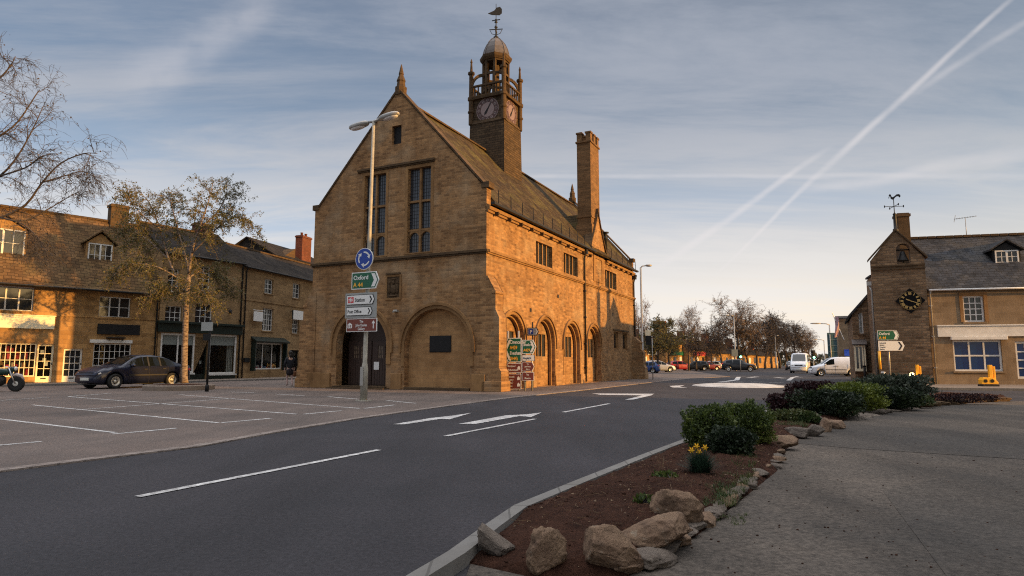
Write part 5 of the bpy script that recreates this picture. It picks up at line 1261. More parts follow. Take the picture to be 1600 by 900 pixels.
LY = 1250 / 59.5; LB = AT(568, 625.5, LY); LB.z = 0; fl = Frame(LB, R(-26))
lamp = thing('street_lamp', 'tall twin armed street lamp carrying roundabout, direction and gallery signs before the hall', 'street lamp', LB, R(-26))
zt = AT(584, 190, LY).z; zc = AT(570, 572, LY).z; tilt_ = (AT(584, 190, LY).x - LB.x)
lean = lambda z: (tilt_ * z / zt * cos(R(26)), tilt_ * z / zt * sin(R(26)), z)
m = MB(); m.tube([lean(0), lean(zc - .1), lean(zc + .08), lean(zc + .1), lean(zt * .6), lean(zt)], [.12, .11, .082, .072, .062, .05], 14); m.box(-.2, .2, -.2, .2, -.02, .03); m.build('pole', M_['cream_pole'], lamp)
m = MB(); m.box(-.06, .06, -.137, -.12, .5, 1.1); m.build('access_door', M_['galv'], lamp)
m = MB()
P = Vector(lean(zt)); m.tube([P - Vector((.35, 0, -.02)), P, P + Vector((.35, 0, .06))], .045, 8); m.build('lamp_arm', M_['galv'], lamp)
for s, dz in ((-1, -.0), (1, .05)):
    m = MB(); m.T = Matrix.Translation(P + Vector((s * .30, 0, dz))) @ Matrix.Rotation(R(-6), 4, 'Y')
    m.blob((s * .33, 0, 0), (.42, .15, .10), 3, .03, 1, 2.6); h = m.build('lamp_head', M_['galv'], lamp)
    m = MB(); m.T = Matrix.Translation(P + Vector((s * .30, 0, dz))) @ Matrix.Rotation(R(-6), 4, 'Y'); m.blob((s * .38, 0, -.06), (.30, .12, .07), 3, .02, 1, 2.4); m.build('lens', M_['lamp'], h)
y0 = -.10
# roundabout disc
a = fl.rect(559, 388.5, 587, 422); cx_, cz_ = (a[0] + a[1]) / 2, (a[2] + a[3]) / 2; r_ = (a[3] - a[2]) / 2
m = MB(); m.mi = 0; m.disc((cx_, cz_), r_, y0 - .03, 36, .03); m.mi = 1; m.disc((cx_, cz_), r_ * .95, y0 - .033, 36)
m.mi = 0
for k in range(3):
    a0 = R(95 + 120 * k)
    for q in range(8):
        t0, t1 = a0 - R(68) * q / 8, a0 - R(68) * (q + 1) / 8
        m.face(*[(cx_ + r_ * rr * cos(t), y0 - .037, cz_ + r_ * rr * sin(t)) for rr, t in ((.54, t1), (.68, t1), (.68, t0), (.54, t0))][::-1])
    t = a0 - R(66); e = a0 - R(98)
    m.face(*[(cx_ + r_ * rr * cos(t_), y0 - .037, cz_ + r_ * rr * sin(t_)) for rr, t_ in ((.40, t), (.82, t), (.6, e))])
m.build('roundabout_sign', [M_['swhite'], M_['sblue']], lamp)
a = fl.rect(553.5, 425.5, 596, 452); s = sign_plate(lamp, a, y0, 'sgreen', 'swhite', 1, .24, bw=.03)
h = a[3] - a[2]; lettering('Oxford', h * .36, M_['swhite'], s, a[0] + h * .14, y0 - .036, a[2] + h * .56, T=None); lettering('A 44', h * .36, M_['syellow'], s, a[0] + h * .14, y0 - .036, a[2] + h * .14)
a = fl.rect(543.5, 458, 592, 497); m = MB(); m.box(a[0], a[1], y0 - .03, y0, a[2], a[3]); m.build('backing_board', M_['grey_plate'], lamp)
for px, txt, red in (((546, 461, 589.5, 476.5), 'Station', True), ((545.5, 480, 586, 493.5), 'Post Office', False)):
    a = fl.rect(*px); h = a[3] - a[2]; s = sign_plate(lamp, a, y0 - .033, 'swhite', 'black', 1, None, bw=.018, th=.012)
    m = MB(); x = a[1] - h * .62; g = h * .16; m.prism([(x, a[2] + g), (x + h * .12, a[2] + g), (x + h * .34, (a[2] + a[3]) / 2), (x + h * .12, a[3] - g), (x, a[3] - g), (x + h * .20, (a[2] + a[3]) / 2)], y0 - .056, y0 - .049); m.build('chevron', M_['black'], s)
    x = a[0] + h * .2
    if red:
        m = MB(); m.mi = 0; m.box(x, x + h * .72, y0 - .052, y0 - .049, a[2] + h * .2, a[3] - h * .2); m.mi = 1
        for zz in (.42, .58): m.box(x + h * .08, x + h * .64, y0 - .056, y0 - .0525, a[2] + h * zz - .012, a[2] + h * zz + .012)
        for x0, z0_, x1, z1_ in ((.22, .58, .44, .74), (.5, .42, .28, .27), (.26, .42, .46, .58)): m.bar((x + h * x0, y0 - .055, a[2] + h * z0_), (x + h * x1, y0 - .055, a[2] + h * z1_), .02, .004, up=(0, 1, 0))
        m.build('station_emblem', [M_['sred'], M_['swhite']], s); x += h * .86
    lettering(txt, h * .52, M_['black'], s, x, y0 - .05, a[2] + h * .3, wide=.86)
a = fl.rect(545.5, 497.8, 592.5, 518.5); s = sign_plate(lamp, a, y0, 'sbrown', 'swhite', 0, None, bw=.02); h = a[3] - a[2]; xc = (a[0] + a[1]) / 2
for i, t in enumerate(('The', 'John Davies', 'Gallery')): lettering(t, h * .27, M_['swhite'], s, xc, y0 - .036, a[3] - h * (.32 + .28 * i), 'CENTER', wide=.82)
m = MB(); x = a[0] + h * .12; z = a[2] + h * .28; k = h * .42
m.prism([(x, z), (x + k, z), (x + k, z + k * .65), (x + k / 2, z + k), (x, z + k * .65)], y0 - .037, y0 - .034, [box4(x + k * .2, x + k * .4, z + k * .12, z + k * .55), box4(x + k * .6, x + k * .8, z + k * .12, z + k * .55)])
x = a[1] - h * .30; m.box(x - .018, x + .018, y0 - .037, y0 - .034, a[2] + h * .22, a[2] + h * .6); m.prism([(x - .07, a[2] + h * .6), (x + .07, a[2] + h * .6), (x, a[2] + h * .82)], y0 - .037, y0 - .034); m.build('pictogram', M_['swhite'], s)
for px in ((572, 405), (573, 438), (568, 470), (569, 507)):
    u, z = fl.uz(*px); p = lean(z); m = MB(); m.box(p[0] - .11, p[0] + .11, y0 + .003, p[1] + .09, z - .03, z + .03); m.build('clamp', M_['galv'], lamp)
# cluster of direction signs beside the sunny wall
CY = 28.6; CB = AT(810, 611, CY); CB.z = 0; fs = Frame(CB, R(-14))
def post(par, u, z1, y=0.06, z0=0, r=.045): m = MB(); m.tube([(u, y, z0), (u, y, z1)], r, 8); return m.build('post', M_['galv'], par)
dl = thing('direction_sign', 'green Cirencester and Evesham road sign pointing left above two brown signs', 'road sign', CB, R(-14))
a = fs.rect(785.5, 528, 815, 566); s = sign_plate(dl, a, 0, 'sgreen', 'swhite', -1, .10, bw=.035); h = a[3] - a[2]
for i, (t, c) in enumerate((('Cirencester', 'swhite'), ('A429', 'syellow'), ('Evesham', 'swhite'), ('(A44)', 'syellow'))): lettering(t, h * .20, M_[c], s, a[0] + h * .31, -.036, a[3] - h * (.24 + .225 * i), wide=.72)
for px, tx in (((790.5, 567.5, 815, 582.5), ('Batsford', 'Arboretum')), ((788, 584, 814.5, 608), ('Cotswold', 'Falconry', 'Garden', 'Centre'))):
    a = fs.rect(*px); s = sign_plate(dl, a, 0, 'sbrown', 'swhite', -1, None, bw=.022); h = a[3] - a[2]; n = len(tx)
    for i, t in enumerate(tx): lettering(t, h * .62 / n, M_['swhite'], s, a[0] + h * .2, -.036, a[3] - h * (.10 + .8 * (i + .75) / n), wide=.8)
    m = MB(); x = a[1] - .12
    for z in ((a[2] + h * .5,) if n == 2 else (a[2] + h * .28, a[2] + h * .7)): m.prism([(x - .06, z - .07), (x + .06, z - .07), (x + .06, z + .03), (x, z + .1), (x - .06, z + .03)], -.037, -.034)
    m.build('pictogram', M_['swhite'], s)
for px in (793, 810): u = fs.uz(px, 600)[0]; post(dl, u, a[3] + 1.9)
dr = thing('direction_sign', 'green Stratford road sign pointing right over a white and two brown signs', 'road sign', CB, R(-14))
a = fs.rect(816, 531, 838, 553); s = sign_plate(dr, a, -.001, 'sgreen', 'swhite', 1, .16, bw=.03); h = a[3] - a[2]
lettering('Stratford', h * .27, M_['swhite'], s, a[0] + h * .10, -.037, a[2] + h * .56, wide=.62); lettering('A429', h * .27, M_['syellow'], s, a[0] + h * .10, -.037, a[2] + h * .18, wide=.8)
a = fs.rect(816, 554.5, 835.5, 564); s = sign_plate(dr, a, -.001, 'swhite', 'black', 0, None, bw=.012); h = a[3] - a[2]; lettering('Hospital H', h * .5, M_['black'], s, a[0] + h * .2, -.037, a[2] + h * .3, wide=.62)
for px, tx in (((816, 565.5, 835, 580), ('The', 'John Davies', 'Gallery')), ((816, 581.5, 834.5, 594.5), ('Toy', 'Museum'))):
    a = fs.rect(*px); s = sign_plate(dr, a, -.001, 'sbrown', 'swhite', 1 if len(tx) == 3 else 0, None, bw=.018); h = a[3] - a[2]; n = len(tx)
    for i, t in enumerate(tx): lettering(t, h * .6 / n, M_['swhite'], s, (a[0] + a[1]) / 2 - .02, -.037, a[3] - h * (.08 + .84 * (i + .75) / n), 'CENTER', wide=.72)
for px in (819.5, 831): u = fs.uz(px, 600)[0]; post(dr, u, AT(820, 535, CY).z)
CPY = 31; pb = AT(832, 608, CPY); pb.z = 0; fp_ = Frame(pb, R(-20)); pk = thing('parking_sign', 'small blue P parking arrow on a slim post beside the second arch', 'road sign', pb, R(-20))
a = fp_.rect(824, 512, 842, 524.5); m = MB(); m.tube([(0, .05, 0), (0, .05, fp_.uz(832, 503)[1])], .035, 8); m.build('post', M_['iron'], pk)
s = sign_plate(pk, a, 0, 'grey_plate', 'black', 1, .12, bw=.025); h = a[3] - a[2]; m = MB(); x = a[0] + h * .2; m.box(x, x + h * .6, -.042, -.034, a[2] + h * .18, a[3] - h * .18); q = m.build('blue_panel', M_['sblue'], s); lettering('P', h * .6, M_['swhite'], s, x + h * .3, -.045, a[2] + h * .28, 'CENTER')
# sign post by the birch
SB = G(323, 612); sb = thing('sign_post', 'slim black post with small pale plate beside the birch planter', 'sign post', SB, R(-10)); fq = Frame(SB, R(-10))
m = MB(); m.tube([(0, 0, 0), (0, 0, fq.uz(326, 500)[1])], .045, 8); m.lathe([(.08, 0), (.08, .25), (.05, .3)], (0, 0, 0), 10); m.build('post', M_['black'], sb)
a = fq.rect(316.5, 503.5, 334, 517); m = MB(); m.box(a[0], a[1], -.09, -.05, a[2], a[3]); m.build('plate', M_['grey_plate'], sb)
a = fq.rect(319, 522, 330, 532); m = MB(); m.box(a[0], a[1], -.08, -.05, a[2], a[3]); m.build('small_plate', M_['black'], sb)
# right hand direction signs in front of the tower
RB = AT(1373, 600, 32.6); RB.z = 0; fr_ = Frame(RB, R(-8)); rs = thing('direction_sign', 'green Oxford sign above a white arrow sign in front of the rubble tower', 'road sign', RB, R(-8))
a = fr_.rect(1371, 516.5, 1404.5, 531.5); s = sign_plate(rs, a, 0, 'sgreen', 'swhite', 1, .26, bw=.02); h = a[3] - a[2]; lettering('Oxford', h * .38, M_['swhite'], s, a[0] + h * .12, -.036, a[2] + h * .54, wide=.9); lettering('A 44', h * .38, M_['syellow'], s, a[0] + h * .12, -.036, a[2] + h * .12, wide=.9)
a = fr_.rect(1371.5, 532.5, 1413.5, 548.5); s = sign_plate(rs, a, 0, 'swhite', 'black', 1, None, bw=.016); h = a[3] - a[2]
for i in range(4): lettering(('Industrial', 'Estates', 'Hospital', 'Station')[i], h * .17, M_['black'], s, a[0] + h * .16, -.036, a[3] - h * (.27 + .2 * i), wide=.9)
m = MB(); x = a[1] - h * .62; g = h * .1; m.prism([(x, a[2] + g), (x + h * .16, a[2] + g), (x + h * .40, (a[2] + a[3]) / 2), (x + h * .16, a[3] - g), (x, a[3] - g), (x + h * .24, (a[2] + a[3]) / 2)], -.038, -.0335); m.build('chevron', M_['black'], s)
for px in (1375, 1392): u = fr_.uz(px, 590)[0]; m = MB(); m.tube([(u, .06, 0), (u, .06, fr_.uz(1375, 520)[1])], .045, 8); m.build('post', M_['galv'] if px > 1380 else M_['trimblack'], rs)
u = fr_.uz(1373.5, 560)[0]; m = MB(); m.tube([(u, -.06, fr_.uz(1373, 577)[1]), (u, -.06, fr_.uz(1373, 549)[1])], .06, 10); m.build('yellow_sleeve', M_['syellow'], rs)
bb = AT(1375, 592, 31.8); bb.z = 0; bo = thing('bollard', 'leaning white bollard at the foot of the green Oxford sign', 'bollard', bb, 0); m = MB(); m.bar((-.05, 0, 0), (.20, 0, .78), .26, .10); m.build('post', M_['white'], bo, .02)
# temporary traffic works on the pavement: yellow frames on feet
def works(px, py, Y, lab, s=1.0, flash=False):
    p = AT(px, py, Y); p.z = .10; t = thing('road_works_stand', lab, 'road works stand', p, R(-10))
    m = MB(); m.box(-.36 * s, .36 * s, -.25, .25, 0, .09); m.build('foot', M_['rubber'], t, .02)
    m = MB(); m.prism([(-.36 * s, .10), (.36 * s, .10), (.36 * s, .2), (.16 * s, .42), (-.28 * s, .42), (-.36 * s, .3)], -.16, .16); m.build('base', M_['syellow'], t, .02)
    for x in (-.19, .1): m = MB(); m.disc((x * s, .255), .085, -.175, 16, .012); m.build('hole', M_['black'], t)
    m = MB(); m.box(.04 * s, .20 * s, -.07, .07, .421, 1.02); m.box(.23 * s, .33 * s, -.05, .05, .2, .95); m.build('upright', M_['syellow'], t, .02)
    if flash:
        m = MB(); m.blob((-.22, -.1, .48), (.13, .1, .14), 3, .02); m.build('lamp_lens', glow('works_lamp_glow', (1., .72, .3), 5), t); m = MB(); m.box(-.32, -.1, -.06, .04, .3, .36); m.build('lamp_base', M_['syellow'], t)
    return t
works(1545, 607, 1250 / 40.0, 'yellow road works stand on two round holes under the blue shop window')
works(1432, 601, 33.6, 'yellow road works stand with a lit lamp against the rubble tower', .8, True)
# far lamps, signs, signals
def arm_lamp(px, pyb, pyt, Y, dx, lab, r=.07, name='street_lamp'):
    b = AT(px, pyb, Y); b.z = 0; z = AT(px, pyt, Y).z; t = thing(name, lab, 'street lamp', b)
    m = MB(); m.tube([(0, 0, 0), (0, 0, 1.2), (0, 0, 1.25), (0, 0, z - .1)], [r * 1.5, r * 1.5, r, r * .8], 8); m.tube([(0, 0, z - .12), (dx * .3, 0, z + .02), (dx, 0, z + .06)], r * .6, 6); m.build('pole', M_['galv'], t)
    m = MB(); m.blob((dx * 1.25, 0, z + .06), (abs(dx) * .5, .16, .10), 2, .02, 1, 2.5); m.build('lamp_head', M_['galv'], t); return t
arm_lamp(1005, 592, 416, 49, .5, 'grey street lamp rising just beyond the far corner of the hall', .085)
l2 = arm_lamp(1300.5, 590, 506, 88, -1.5, 'street lamp with long arm reaching left above the big blue green sign', .10)
arm_lamp(1290, 580, 531, 125, -1.6, 'more distant arm lamp showing under the long armed lamp', .10)
arm_lamp(1213.5, 578, 525, 120, .35, 'pale thin lamp post in front of the lime trees', .12)
arm_lamp(1150, 580, 493, 96, -.9, 'thin lamp post rising through the bare lime crown', .09)
BS = AT(1304, 575, 80); BS.z = 0; bs = thing('road_sign', 'large blue green road sign seen from behind above the white van', 'road sign', BS, R(-8)); fb_ = Frame(BS, R(-8))
a = fb_.rect(1293, 520, 1313, 557.5); m = MB(); m.box(a[0], a[1], -.05, 0, a[2], a[3]); m.build('panel', plain('sign_back', (.035, .085, .10), .5), bs)
m = MB(); [m.box(a[0] + .05, a[1] - .05, -.09, -.052, a[2] + (a[3] - a[2]) * k, a[2] + (a[3] - a[2]) * k + .08) for k in (.2, .45, .7)]; m.build('rail', plain('sign_rail', (.09, .14, .16), .5), bs)
for x in (a[0] + .3, a[1] - .3): post(bs, x, a[3] - .2, -.12, 0, .06)
def signal(px, pyb, pyt, Y, lab):
    b = AT(px, pyb, Y); b.z = 0; t = thing('traffic_light', lab, 'traffic light', b); zt = AT(px, pyt, Y).z
    m = MB(); m.tube([(0, 0, 0), (0, 0, zt - 1.2)], .06, 8); m.build('pole', M_['galv'], t)
    m = MB(); m.box(-.24, .24, -.10, .10, zt - 1.2, zt); m.build('signal_head', M_['black'], t, .03)
    m = MB()
    for k in range(3): m.tube([(0, -.10, zt - .22 - .37 * k), (0, -.22, zt - .22 - .37 * k)], .15, 10)
    m.build('hood', M_['black'], t)
    m = MB(); m.disc((0, zt - .96), .15, -.226, 16); m.build('green_lens', glow('signal_green', (.25, 1., .6), 4), t); return t
signal(1157.5, 582, 546, 84, 'traffic light showing green in front of the dark far estate car')
signal(1272, 581, 547, 86, 'traffic light showing green to the right of the white minibus')
gs = AT(1149, 580, 90); gs.z = 0; t = thing('road_sign', 'grey blue back of a road sign left of the green traffic light', 'road sign', gs); f_ = Frame(gs, 0); a = f_.rect(1143, 546, 1155.5, 557); m = MB(); m.box(a[0], a[1], -.04, 0, a[2], a[3]); m.build('panel', plain('sign_back_grey', (.12, .15, .17), .5), t); post(t, (a[0] + a[1]) / 2, a[3] - .1)
hs = AT(1020.5, 595, 46); hs.z = 0; t = thing('sign_post', 'dark square sign on a thin post at the far hall corner', 'sign post', hs); f_ = Frame(hs, 0); post(t, 0, f_.uz(1020, 525)[1], .03, 0, .035); a = f_.rect(1009, 525, 1017.5, 539); m = MB(); m.box(a[0], a[1] , -.05, 0, a[2], a[3]); m.box(a[1] - .02, .03, -.02, .0, a[3] - .12, a[3] - .07); m.build('panel', M_['black'], t)
a = f_.rect(1008, 516, 1016.5, 524.5); m = MB(); m.box(a[0], a[1], -.05, 0, a[2], a[3]); m.build('plate', M_['cream'], t)
# raised round planter under the birch, stone edged
PC = G(280, 609); pl = thing('tree_planter', 'low round stone edged planter under the birch trunk', 'planter', PC); rx = 1.48; ry = 1.5
m = MB(); m.lathe([(rx, 0), (rx, .2), (rx - .05, .24), (rx - .28, .24), (rx - .30, .19), (.05, .24)], (0, 0, 0), 40, 0, False); m.build('stone_edge', M_['pave'], pl)
m = MB(); m.lathe([(rx - .29, .2), (rx - .3, .235), (.1, .26)], (0, 0, 0), 40); m.build('soil', M_['soil'], pl)
# ------------------------------------------------------------------ vehicles
def interp(tab, x):
    if x <= tab[0][0]: return tab[0][1]
    for (a, b), (c, d) in zip(tab, tab[1:]):
        if x <= c: t = (x - a) / (c - a); t = t * t * (3 - 2 * t) * .35 + t * .65; return b + (d - b) * t
    return tab[-1][1]
def vehicle(name, label, cat, spec, paint, loc, rz, group=None, scale=1.0, detail=True):
    """front towards +x. spec: L, W, wheelbase ends, radius and the upper, belt and width curves"""
    root = thing(name, label, cat, loc, rz, group, scale)
    L, Wd, xf, xr, wr = spec['L'], spec['W'], spec['xf'], spec['xr'], spec['r']
    top, belt, wid, roofw, floor = spec['top'], spec['belt'], spec['wid'], spec['roofw'], spec.get('floor', .2)
    xs = set([-L / 2, L / 2])
    n = 64 if detail else 36
    xs |= {-L / 2 + L * i / n for i in range(n + 1)}
    for c in (xf, xr):
        for k in range(-8, 9): xs.add(c + (wr + .06) * sin(pi / 2 * k / 8))
    for k in spec.get('cuts', []): xs.add(k)
    xs = sorted(xs); xs = [x for i, x in enumerate(xs) if i == 0 or x - xs[i - 1] > .008]
    def sec(x):
        t, b, w = interp(top, x), interp(belt, x), interp(wid, x) * Wd / 2; b = min(b, t - .012); rw = interp(roofw, x) * Wd / 2 if t - b > .06 else w * .93
        f = floor + (max(0, abs(x) - L / 2 + .25) * .25)
        zb = f
        for c in (xf, xr):
            d = abs(x - c)
            if d < wr + .055: zb = max(zb, wr + sqrt(max(0, (wr + .055) ** 2 - d * d)) * .98)
        zb = min(zb, b - .07); s = b - zb
        return [(0, zb), (w * .80, zb), (w * .97, zb + .02), (w * .995, zb + s * .35), (w, zb + s * .62), (w * .985, zb + s * .86), (w * .955, b), (rw + (w * .955 - rw) * .12, b + (t - b) * .90), (rw * .86, t - (t - b) * .012), (rw * .45, t + .012), (0, t + .02)]
    secs = [sec(x) for x in xs]; K = len(secs[0])
    mb = MB(); mb.smooth = True; ids = []
    for x, s in zip(xs, secs): ids.append(([mb.P((x, -y, z)) for y, z in s], [mb.P((x, y, z)) for y, z in s]))
    for (a, b), (c, d) in zip(ids, ids[1:]):
        for k in range(K - 1): mb.F((a[k], c[k], c[k + 1], a[k + 1])); mb.F((b[k], b[k + 1], d[k + 1], d[k]))
    for i, fl in ((0, 0), (-1, 1)):
        for k in range(K - 1):
            a, b = ids[i]; q = (a[k], a[k + 1], b[k + 1], b[k]); mb.F(q if not fl else q[::-1])
    body = mb.build('body', paint, root)
    # glass: side panes between belt and roof, screens where the roof line climbs
    g = MB(); g.smooth = True
    def off(p, d): return p
    for (x0, x1) in spec['side']:
        for sg in (-1, 1):
            ins = [x0 + (x1 - x0) * i / 8 for i in range(9)]
            for a, b in zip(ins, ins[1:]):
                sa, sb_ = sec(a), sec(b)
                def q(x, s, f): y = s[6][0] + (s[7][0] - s[6][0]) * f; z = s[6][1] + (s[7][1] - s[6][1]) * f; return (x, sg * (y + .008), z)
                pts = [q(a, sa, .06), q(b, sb_, .06), q(b, sb_, .94), q(a, sa, .94)]
                if sa[7][1] - sa[6][1] < .05 and sb_[7][1] - sb_[6][1] < .05: continue
                g.face(*(pts if sg < 0 else pts[::-1]))
    for (x0, x1, y0, y1) in spec['screen']:
        ins = [x0 + (x1 - x0) * i / 6 for i in range(7)]
        for a, b in zip(ins, ins[1:]):
            sa, sb_ = sec(a), sec(b)
            ks = [8, 9, 10]
            for sg in (-1, 1):
                for k0, k1 in zip(ks, ks[1:]):
                    P = lambda x, s, k: (x + (.006 if x0 > 0 else -.006), sg * s[k][0] * .97, s[k][1] + .008)
                    pts = [P(a, sa, k0), P(b, sb_, k0), P(b, sb_, k1), P(a, sa, k1)]; g.face(*(pts if sg < 0 else pts[::-1]))
    g.build('glass', M_['carglass'], root)
    # wheels
    for c in (xf, xr):
        for sg in (-1, 1):
            y = sg * (Wd / 2 - .10); m = MB(); m.T = Matrix.Translation((c, y, wr)) @ Matrix.Rotation(-sg * pi / 2, 4, 'X')
            m.lathe([(wr * .62, -.10), (wr * .9, -.105), (wr, -.07), (wr, .07), (wr * .9, .105), (wr * .64, .09), (wr * .62, .05)], (0, 0, 0), 24); t = m.build('wheel', M_['rubber'], root)
            m = MB(); m.T = Matrix.Translation((c, y, wr)) @ Matrix.Rotation(-sg * pi / 2, 4, 'X'); m.lathe([(wr * .64, .0), (wr * .64, .085), (wr * .56, .088), (wr * .5, .05), (wr * .16, .06), (wr * .14, .075), (.01, .078)], (0, 0, 0), 24)
            if detail:
                m.mi = 1
                for k in range(10): a = 2 * pi * k / 10; m.box(wr * .3 * cos(a) - .02, wr * .3 * cos(a) + .02, wr * .3 * sin(a) - .02, wr * .3 * sin(a) + .02, .056, .066)
            m.build('rim', [M_['alloy'], M_['rubber']], t)
    # arch liners and underside
    m = MB(); m.box(-L / 2 + .3, L / 2 - .3, -Wd / 2 + .22, Wd / 2 - .22, floor - .03, floor + .02)
    m.build('underside', M_['trimblack'], root)
    # lamps, plates, bumpers, seams
    zf = spec['zl']; xe = L / 2
    def pt(x, f, sg):   # point on the side at height z
        s = sec(x); return s
    for sg in (-1, 1):
        m = MB(); w = interp(wid, xe - .12) * Wd / 2; m.blob((xe - spec.get('lx', .20), sg * (w - .20), zf), (.16, .20, .085), 2, .02, 1, 2.6); m.build('headlight', M_['lamp'], root)
        m = MB(); w = interp(wid, -xe + .1) * Wd / 2; m.blob((-xe + spec.get('tx', .10), sg * (w - .12), spec.get('zt', zf)), (.10, .13, spec.get('th', .09)), 2, .02, 1, 2.6); m.build('tail_light', M_['sred'], root)
        if detail:
            mx = spec['mirror']; s = sec(mx); m = MB(); m.blob((mx, sg * (s[6][0] + .12), s[6][1] + .07), (.07, .12, .075), 2, .02, 1, 3); m.build('mirror', paint, root)
    m = MB(); m.mi = 0; m.box(xe - .03, xe + .025, -.26, .26, .36, .47); m.build('number_plate', M_['plate'], root)
    m = MB(); m.box(-xe - .02, -xe + .04, -.26, .26, spec.get('rpz', .8), spec.get('rpz', .8) + .11); m.build('number_plate', M_['syellow'], root)
    if spec.get('grille', True): m = MB(); m.box(xe - .10, xe - spec.get('gx', .03), -.42, .42, zf - .07, zf + .05); m.build('grille', M_['trimblack'], root)
    if detail:
        for x in spec['seams']:
            for sg in (-1, 1):
                s = sec(x); m = MB()
                for k in range(2, 6): a, b = s[k], s[k + 1]; m.bar((x, sg * (a[0] + .001), a[1]), (x, sg * (b[0] + .001), b[1]), .010, .010)
                m.build('door_seam', M_['trimblack'], root)
        for sg in (-1, 1):
            for xa, xb in spec['strip']:
                ins = [xa + (xb - xa) * i / 10 for i in range(11)]; m = MB()
                for a, b in zip(ins, ins[1:]): m.bar((a, sg * (interp(wid, a) * Wd / 2 + .006), spec['zs']), (b, sg * (interp(wid, b) * Wd / 2 + .006), spec['zs']), .02, .06)
                m.build('rub_strip', M_['trimblack'], root)
            for x in spec['handles']: m = MB(); s = sec(x); m.bar((x - .08, sg * (s[5][0] + .015), s[5][1] - .01), (x + .08, sg * (s[5][0] + .015), s[5][1] - .01), .03, .035); m.build('door_handle', M_['trimblack'], root)
        for sg in (-1, 1):
            m = MB()
            for x in spec['pillars']:
                s = sec(x); m.bar((x, sg * (s[6][0] + .011), s[6][1] + .01), (x - .02, sg * (s[7][0] + .011), s[7][1] - .01), .07, .012)
            m.build('pillar', M_['trimblack'], root)
    return root
SALOON = dict(L=4.5, W=1.74, xf=1.50, xr=-1.22, r=.315, zl=.64, zt=.78, cuts=[1.0, -.1],
    top=[(-2.3, .80), (-2.24, .98), (-1.75, 1.03), (-1.62, 1.07), (-.85, 1.37), (-.3, 1.44), (.2, 1.42), (.45, 1.36), (1.15, .98), (1.25, .955), (1.9, .86), (2.15, .74), (2.3, .52)],
    belt=[(-2.3, .70), (-2.2, .92), (-1.6, .96), (0, .92), (1.15, .90), (1.6, .86), (2.1, .66), (2.3, .46)],
    wid=[(-2.3, .80), (-2.15, .90), (-1.7, .97), (-.8, 1), (1, 1), (1.7, .96), (2.1, .86), (2.3, .70)], roofw=[(-1.7, .74), (-.8, .70), (.4, .70), (1.2, .80)],
    side=[(-1.32, -.62), (-.55, .20), (.24, .86)], screen=[(.40, 1.1, 0, 1), (-1.62, -.88, 0, 1)], seams=[.95, -.02, -.95], strip=[(-.9, .95)], zs=.56, handles=[.16, -.75], pillars=[-.01, -.58], mirror=.82)
HATCH = dict(SALOON, L=4.0, W=1.70, xf=1.25, xr=-1.22, zt=.95, rpz=.55,
    top=[(-2., .85), (-1.95, 1.05), (-1.55, 1.36), (-.9, 1.46), (0, 1.46), (.3, 1.38), (1., .98), (1.7, .84), (2, .55)], belt=[(-2, .78), (-1.9, .95), (0, .93), (1, .89), (1.7, .76), (2, .5)],
    wid=[(-2, .84), (-1.7, .95), (-.8, 1), (.9, 1), (1.5, .95), (2, .74)], roofw=[(-1.8, .72), (-.8, .72), (.3, .72), (1.1, .82)], side=[(-1.5, -.75), (-.68, .1), (.14, .75)], screen=[(.28, .95, 0, 1), (-1.93, -1.58, 0, 1)], seams=[.9, -.1], strip=[(-.85, .85)], handles=[.0], pillars=[-.02], mirror=.72)
VAN = dict(L=4.32, W=1.70, xf=1.32, xr=-1.34, r=.31, zl=.80, lx=.34, zt=1.0, th=.2, rpz=.8, gx=.16, cuts=[1.1, .2],
    top=[(-2.16, 1.66), (-2.1, 1.76), (-1.6, 1.80), (-.2, 1.80), (.35, 1.70), (1.25, 1.10), (1.5, 1.02), (1.95, .88), (2.16, .55)],
    belt=[(-2.16, 1.12), (-.3, 1.10), (.9, 1.03), (1.5, .94), (1.95, .78), (2.16, .48)],
    wid=[(-2.16, .94), (-2, .98), (-1, 1), (1, 1), (1.6, .95), (1.95, .86), (2.16, .72)], roofw=[(-2.1, .86), (.2, .84), (1.3, .84)],
    side=[(.12, 1.0)], screen=[(.42, 1.2, 0, 1)], seams=[1.0, .05, -1.0], strip=[(-.9, .9)], zs=.62, handles=[.12, -.1], pillars=[], mirror=.95, floor=.22)
BUS = dict(VAN, L=4.9, W=1.92, xf=1.7, xr=-1.55, r=.33, zl=.92, lx=.22, gx=.04,
    top=[(-2.45, 2.1), (-2.3, 2.28), (0, 2.32), (.9, 2.2), (1.75, 1.32), (2.25, 1.15), (2.45, .7)], belt=[(-2.45, 1.3), (1.2, 1.25), (1.8, 1.18), (2.25, 1.0), (2.45, .6)], wid=[(-2.45, .95), (1.5, 1), (2.1, .95), (2.45, .84)], roofw=[(-2.4, .86), (1.0, .84), (1.8, .9)],
    side=[(.6, 1.5), (-.6, .5), (-1.9, -.7)], screen=[(.95, 1.70, 0, 1)], seams=[1.4, .5], strip=[(-1, 1)], handles=[.6], mirror=1.5)
navy = carpaint('navy_car_paint', (.004, .007, .026)); vwhite = carpaint('white_van_paint', (.72, .73, .76)); cred = carpaint('red_car_paint', (.30, .02, .03)); cblack = carpaint('black_car_paint', (.012, .014, .018)); csilver = carpaint('silver_car_paint', (.42, .43, .45)); cblue = carpaint('blue_car_paint', (.03, .07, .22))
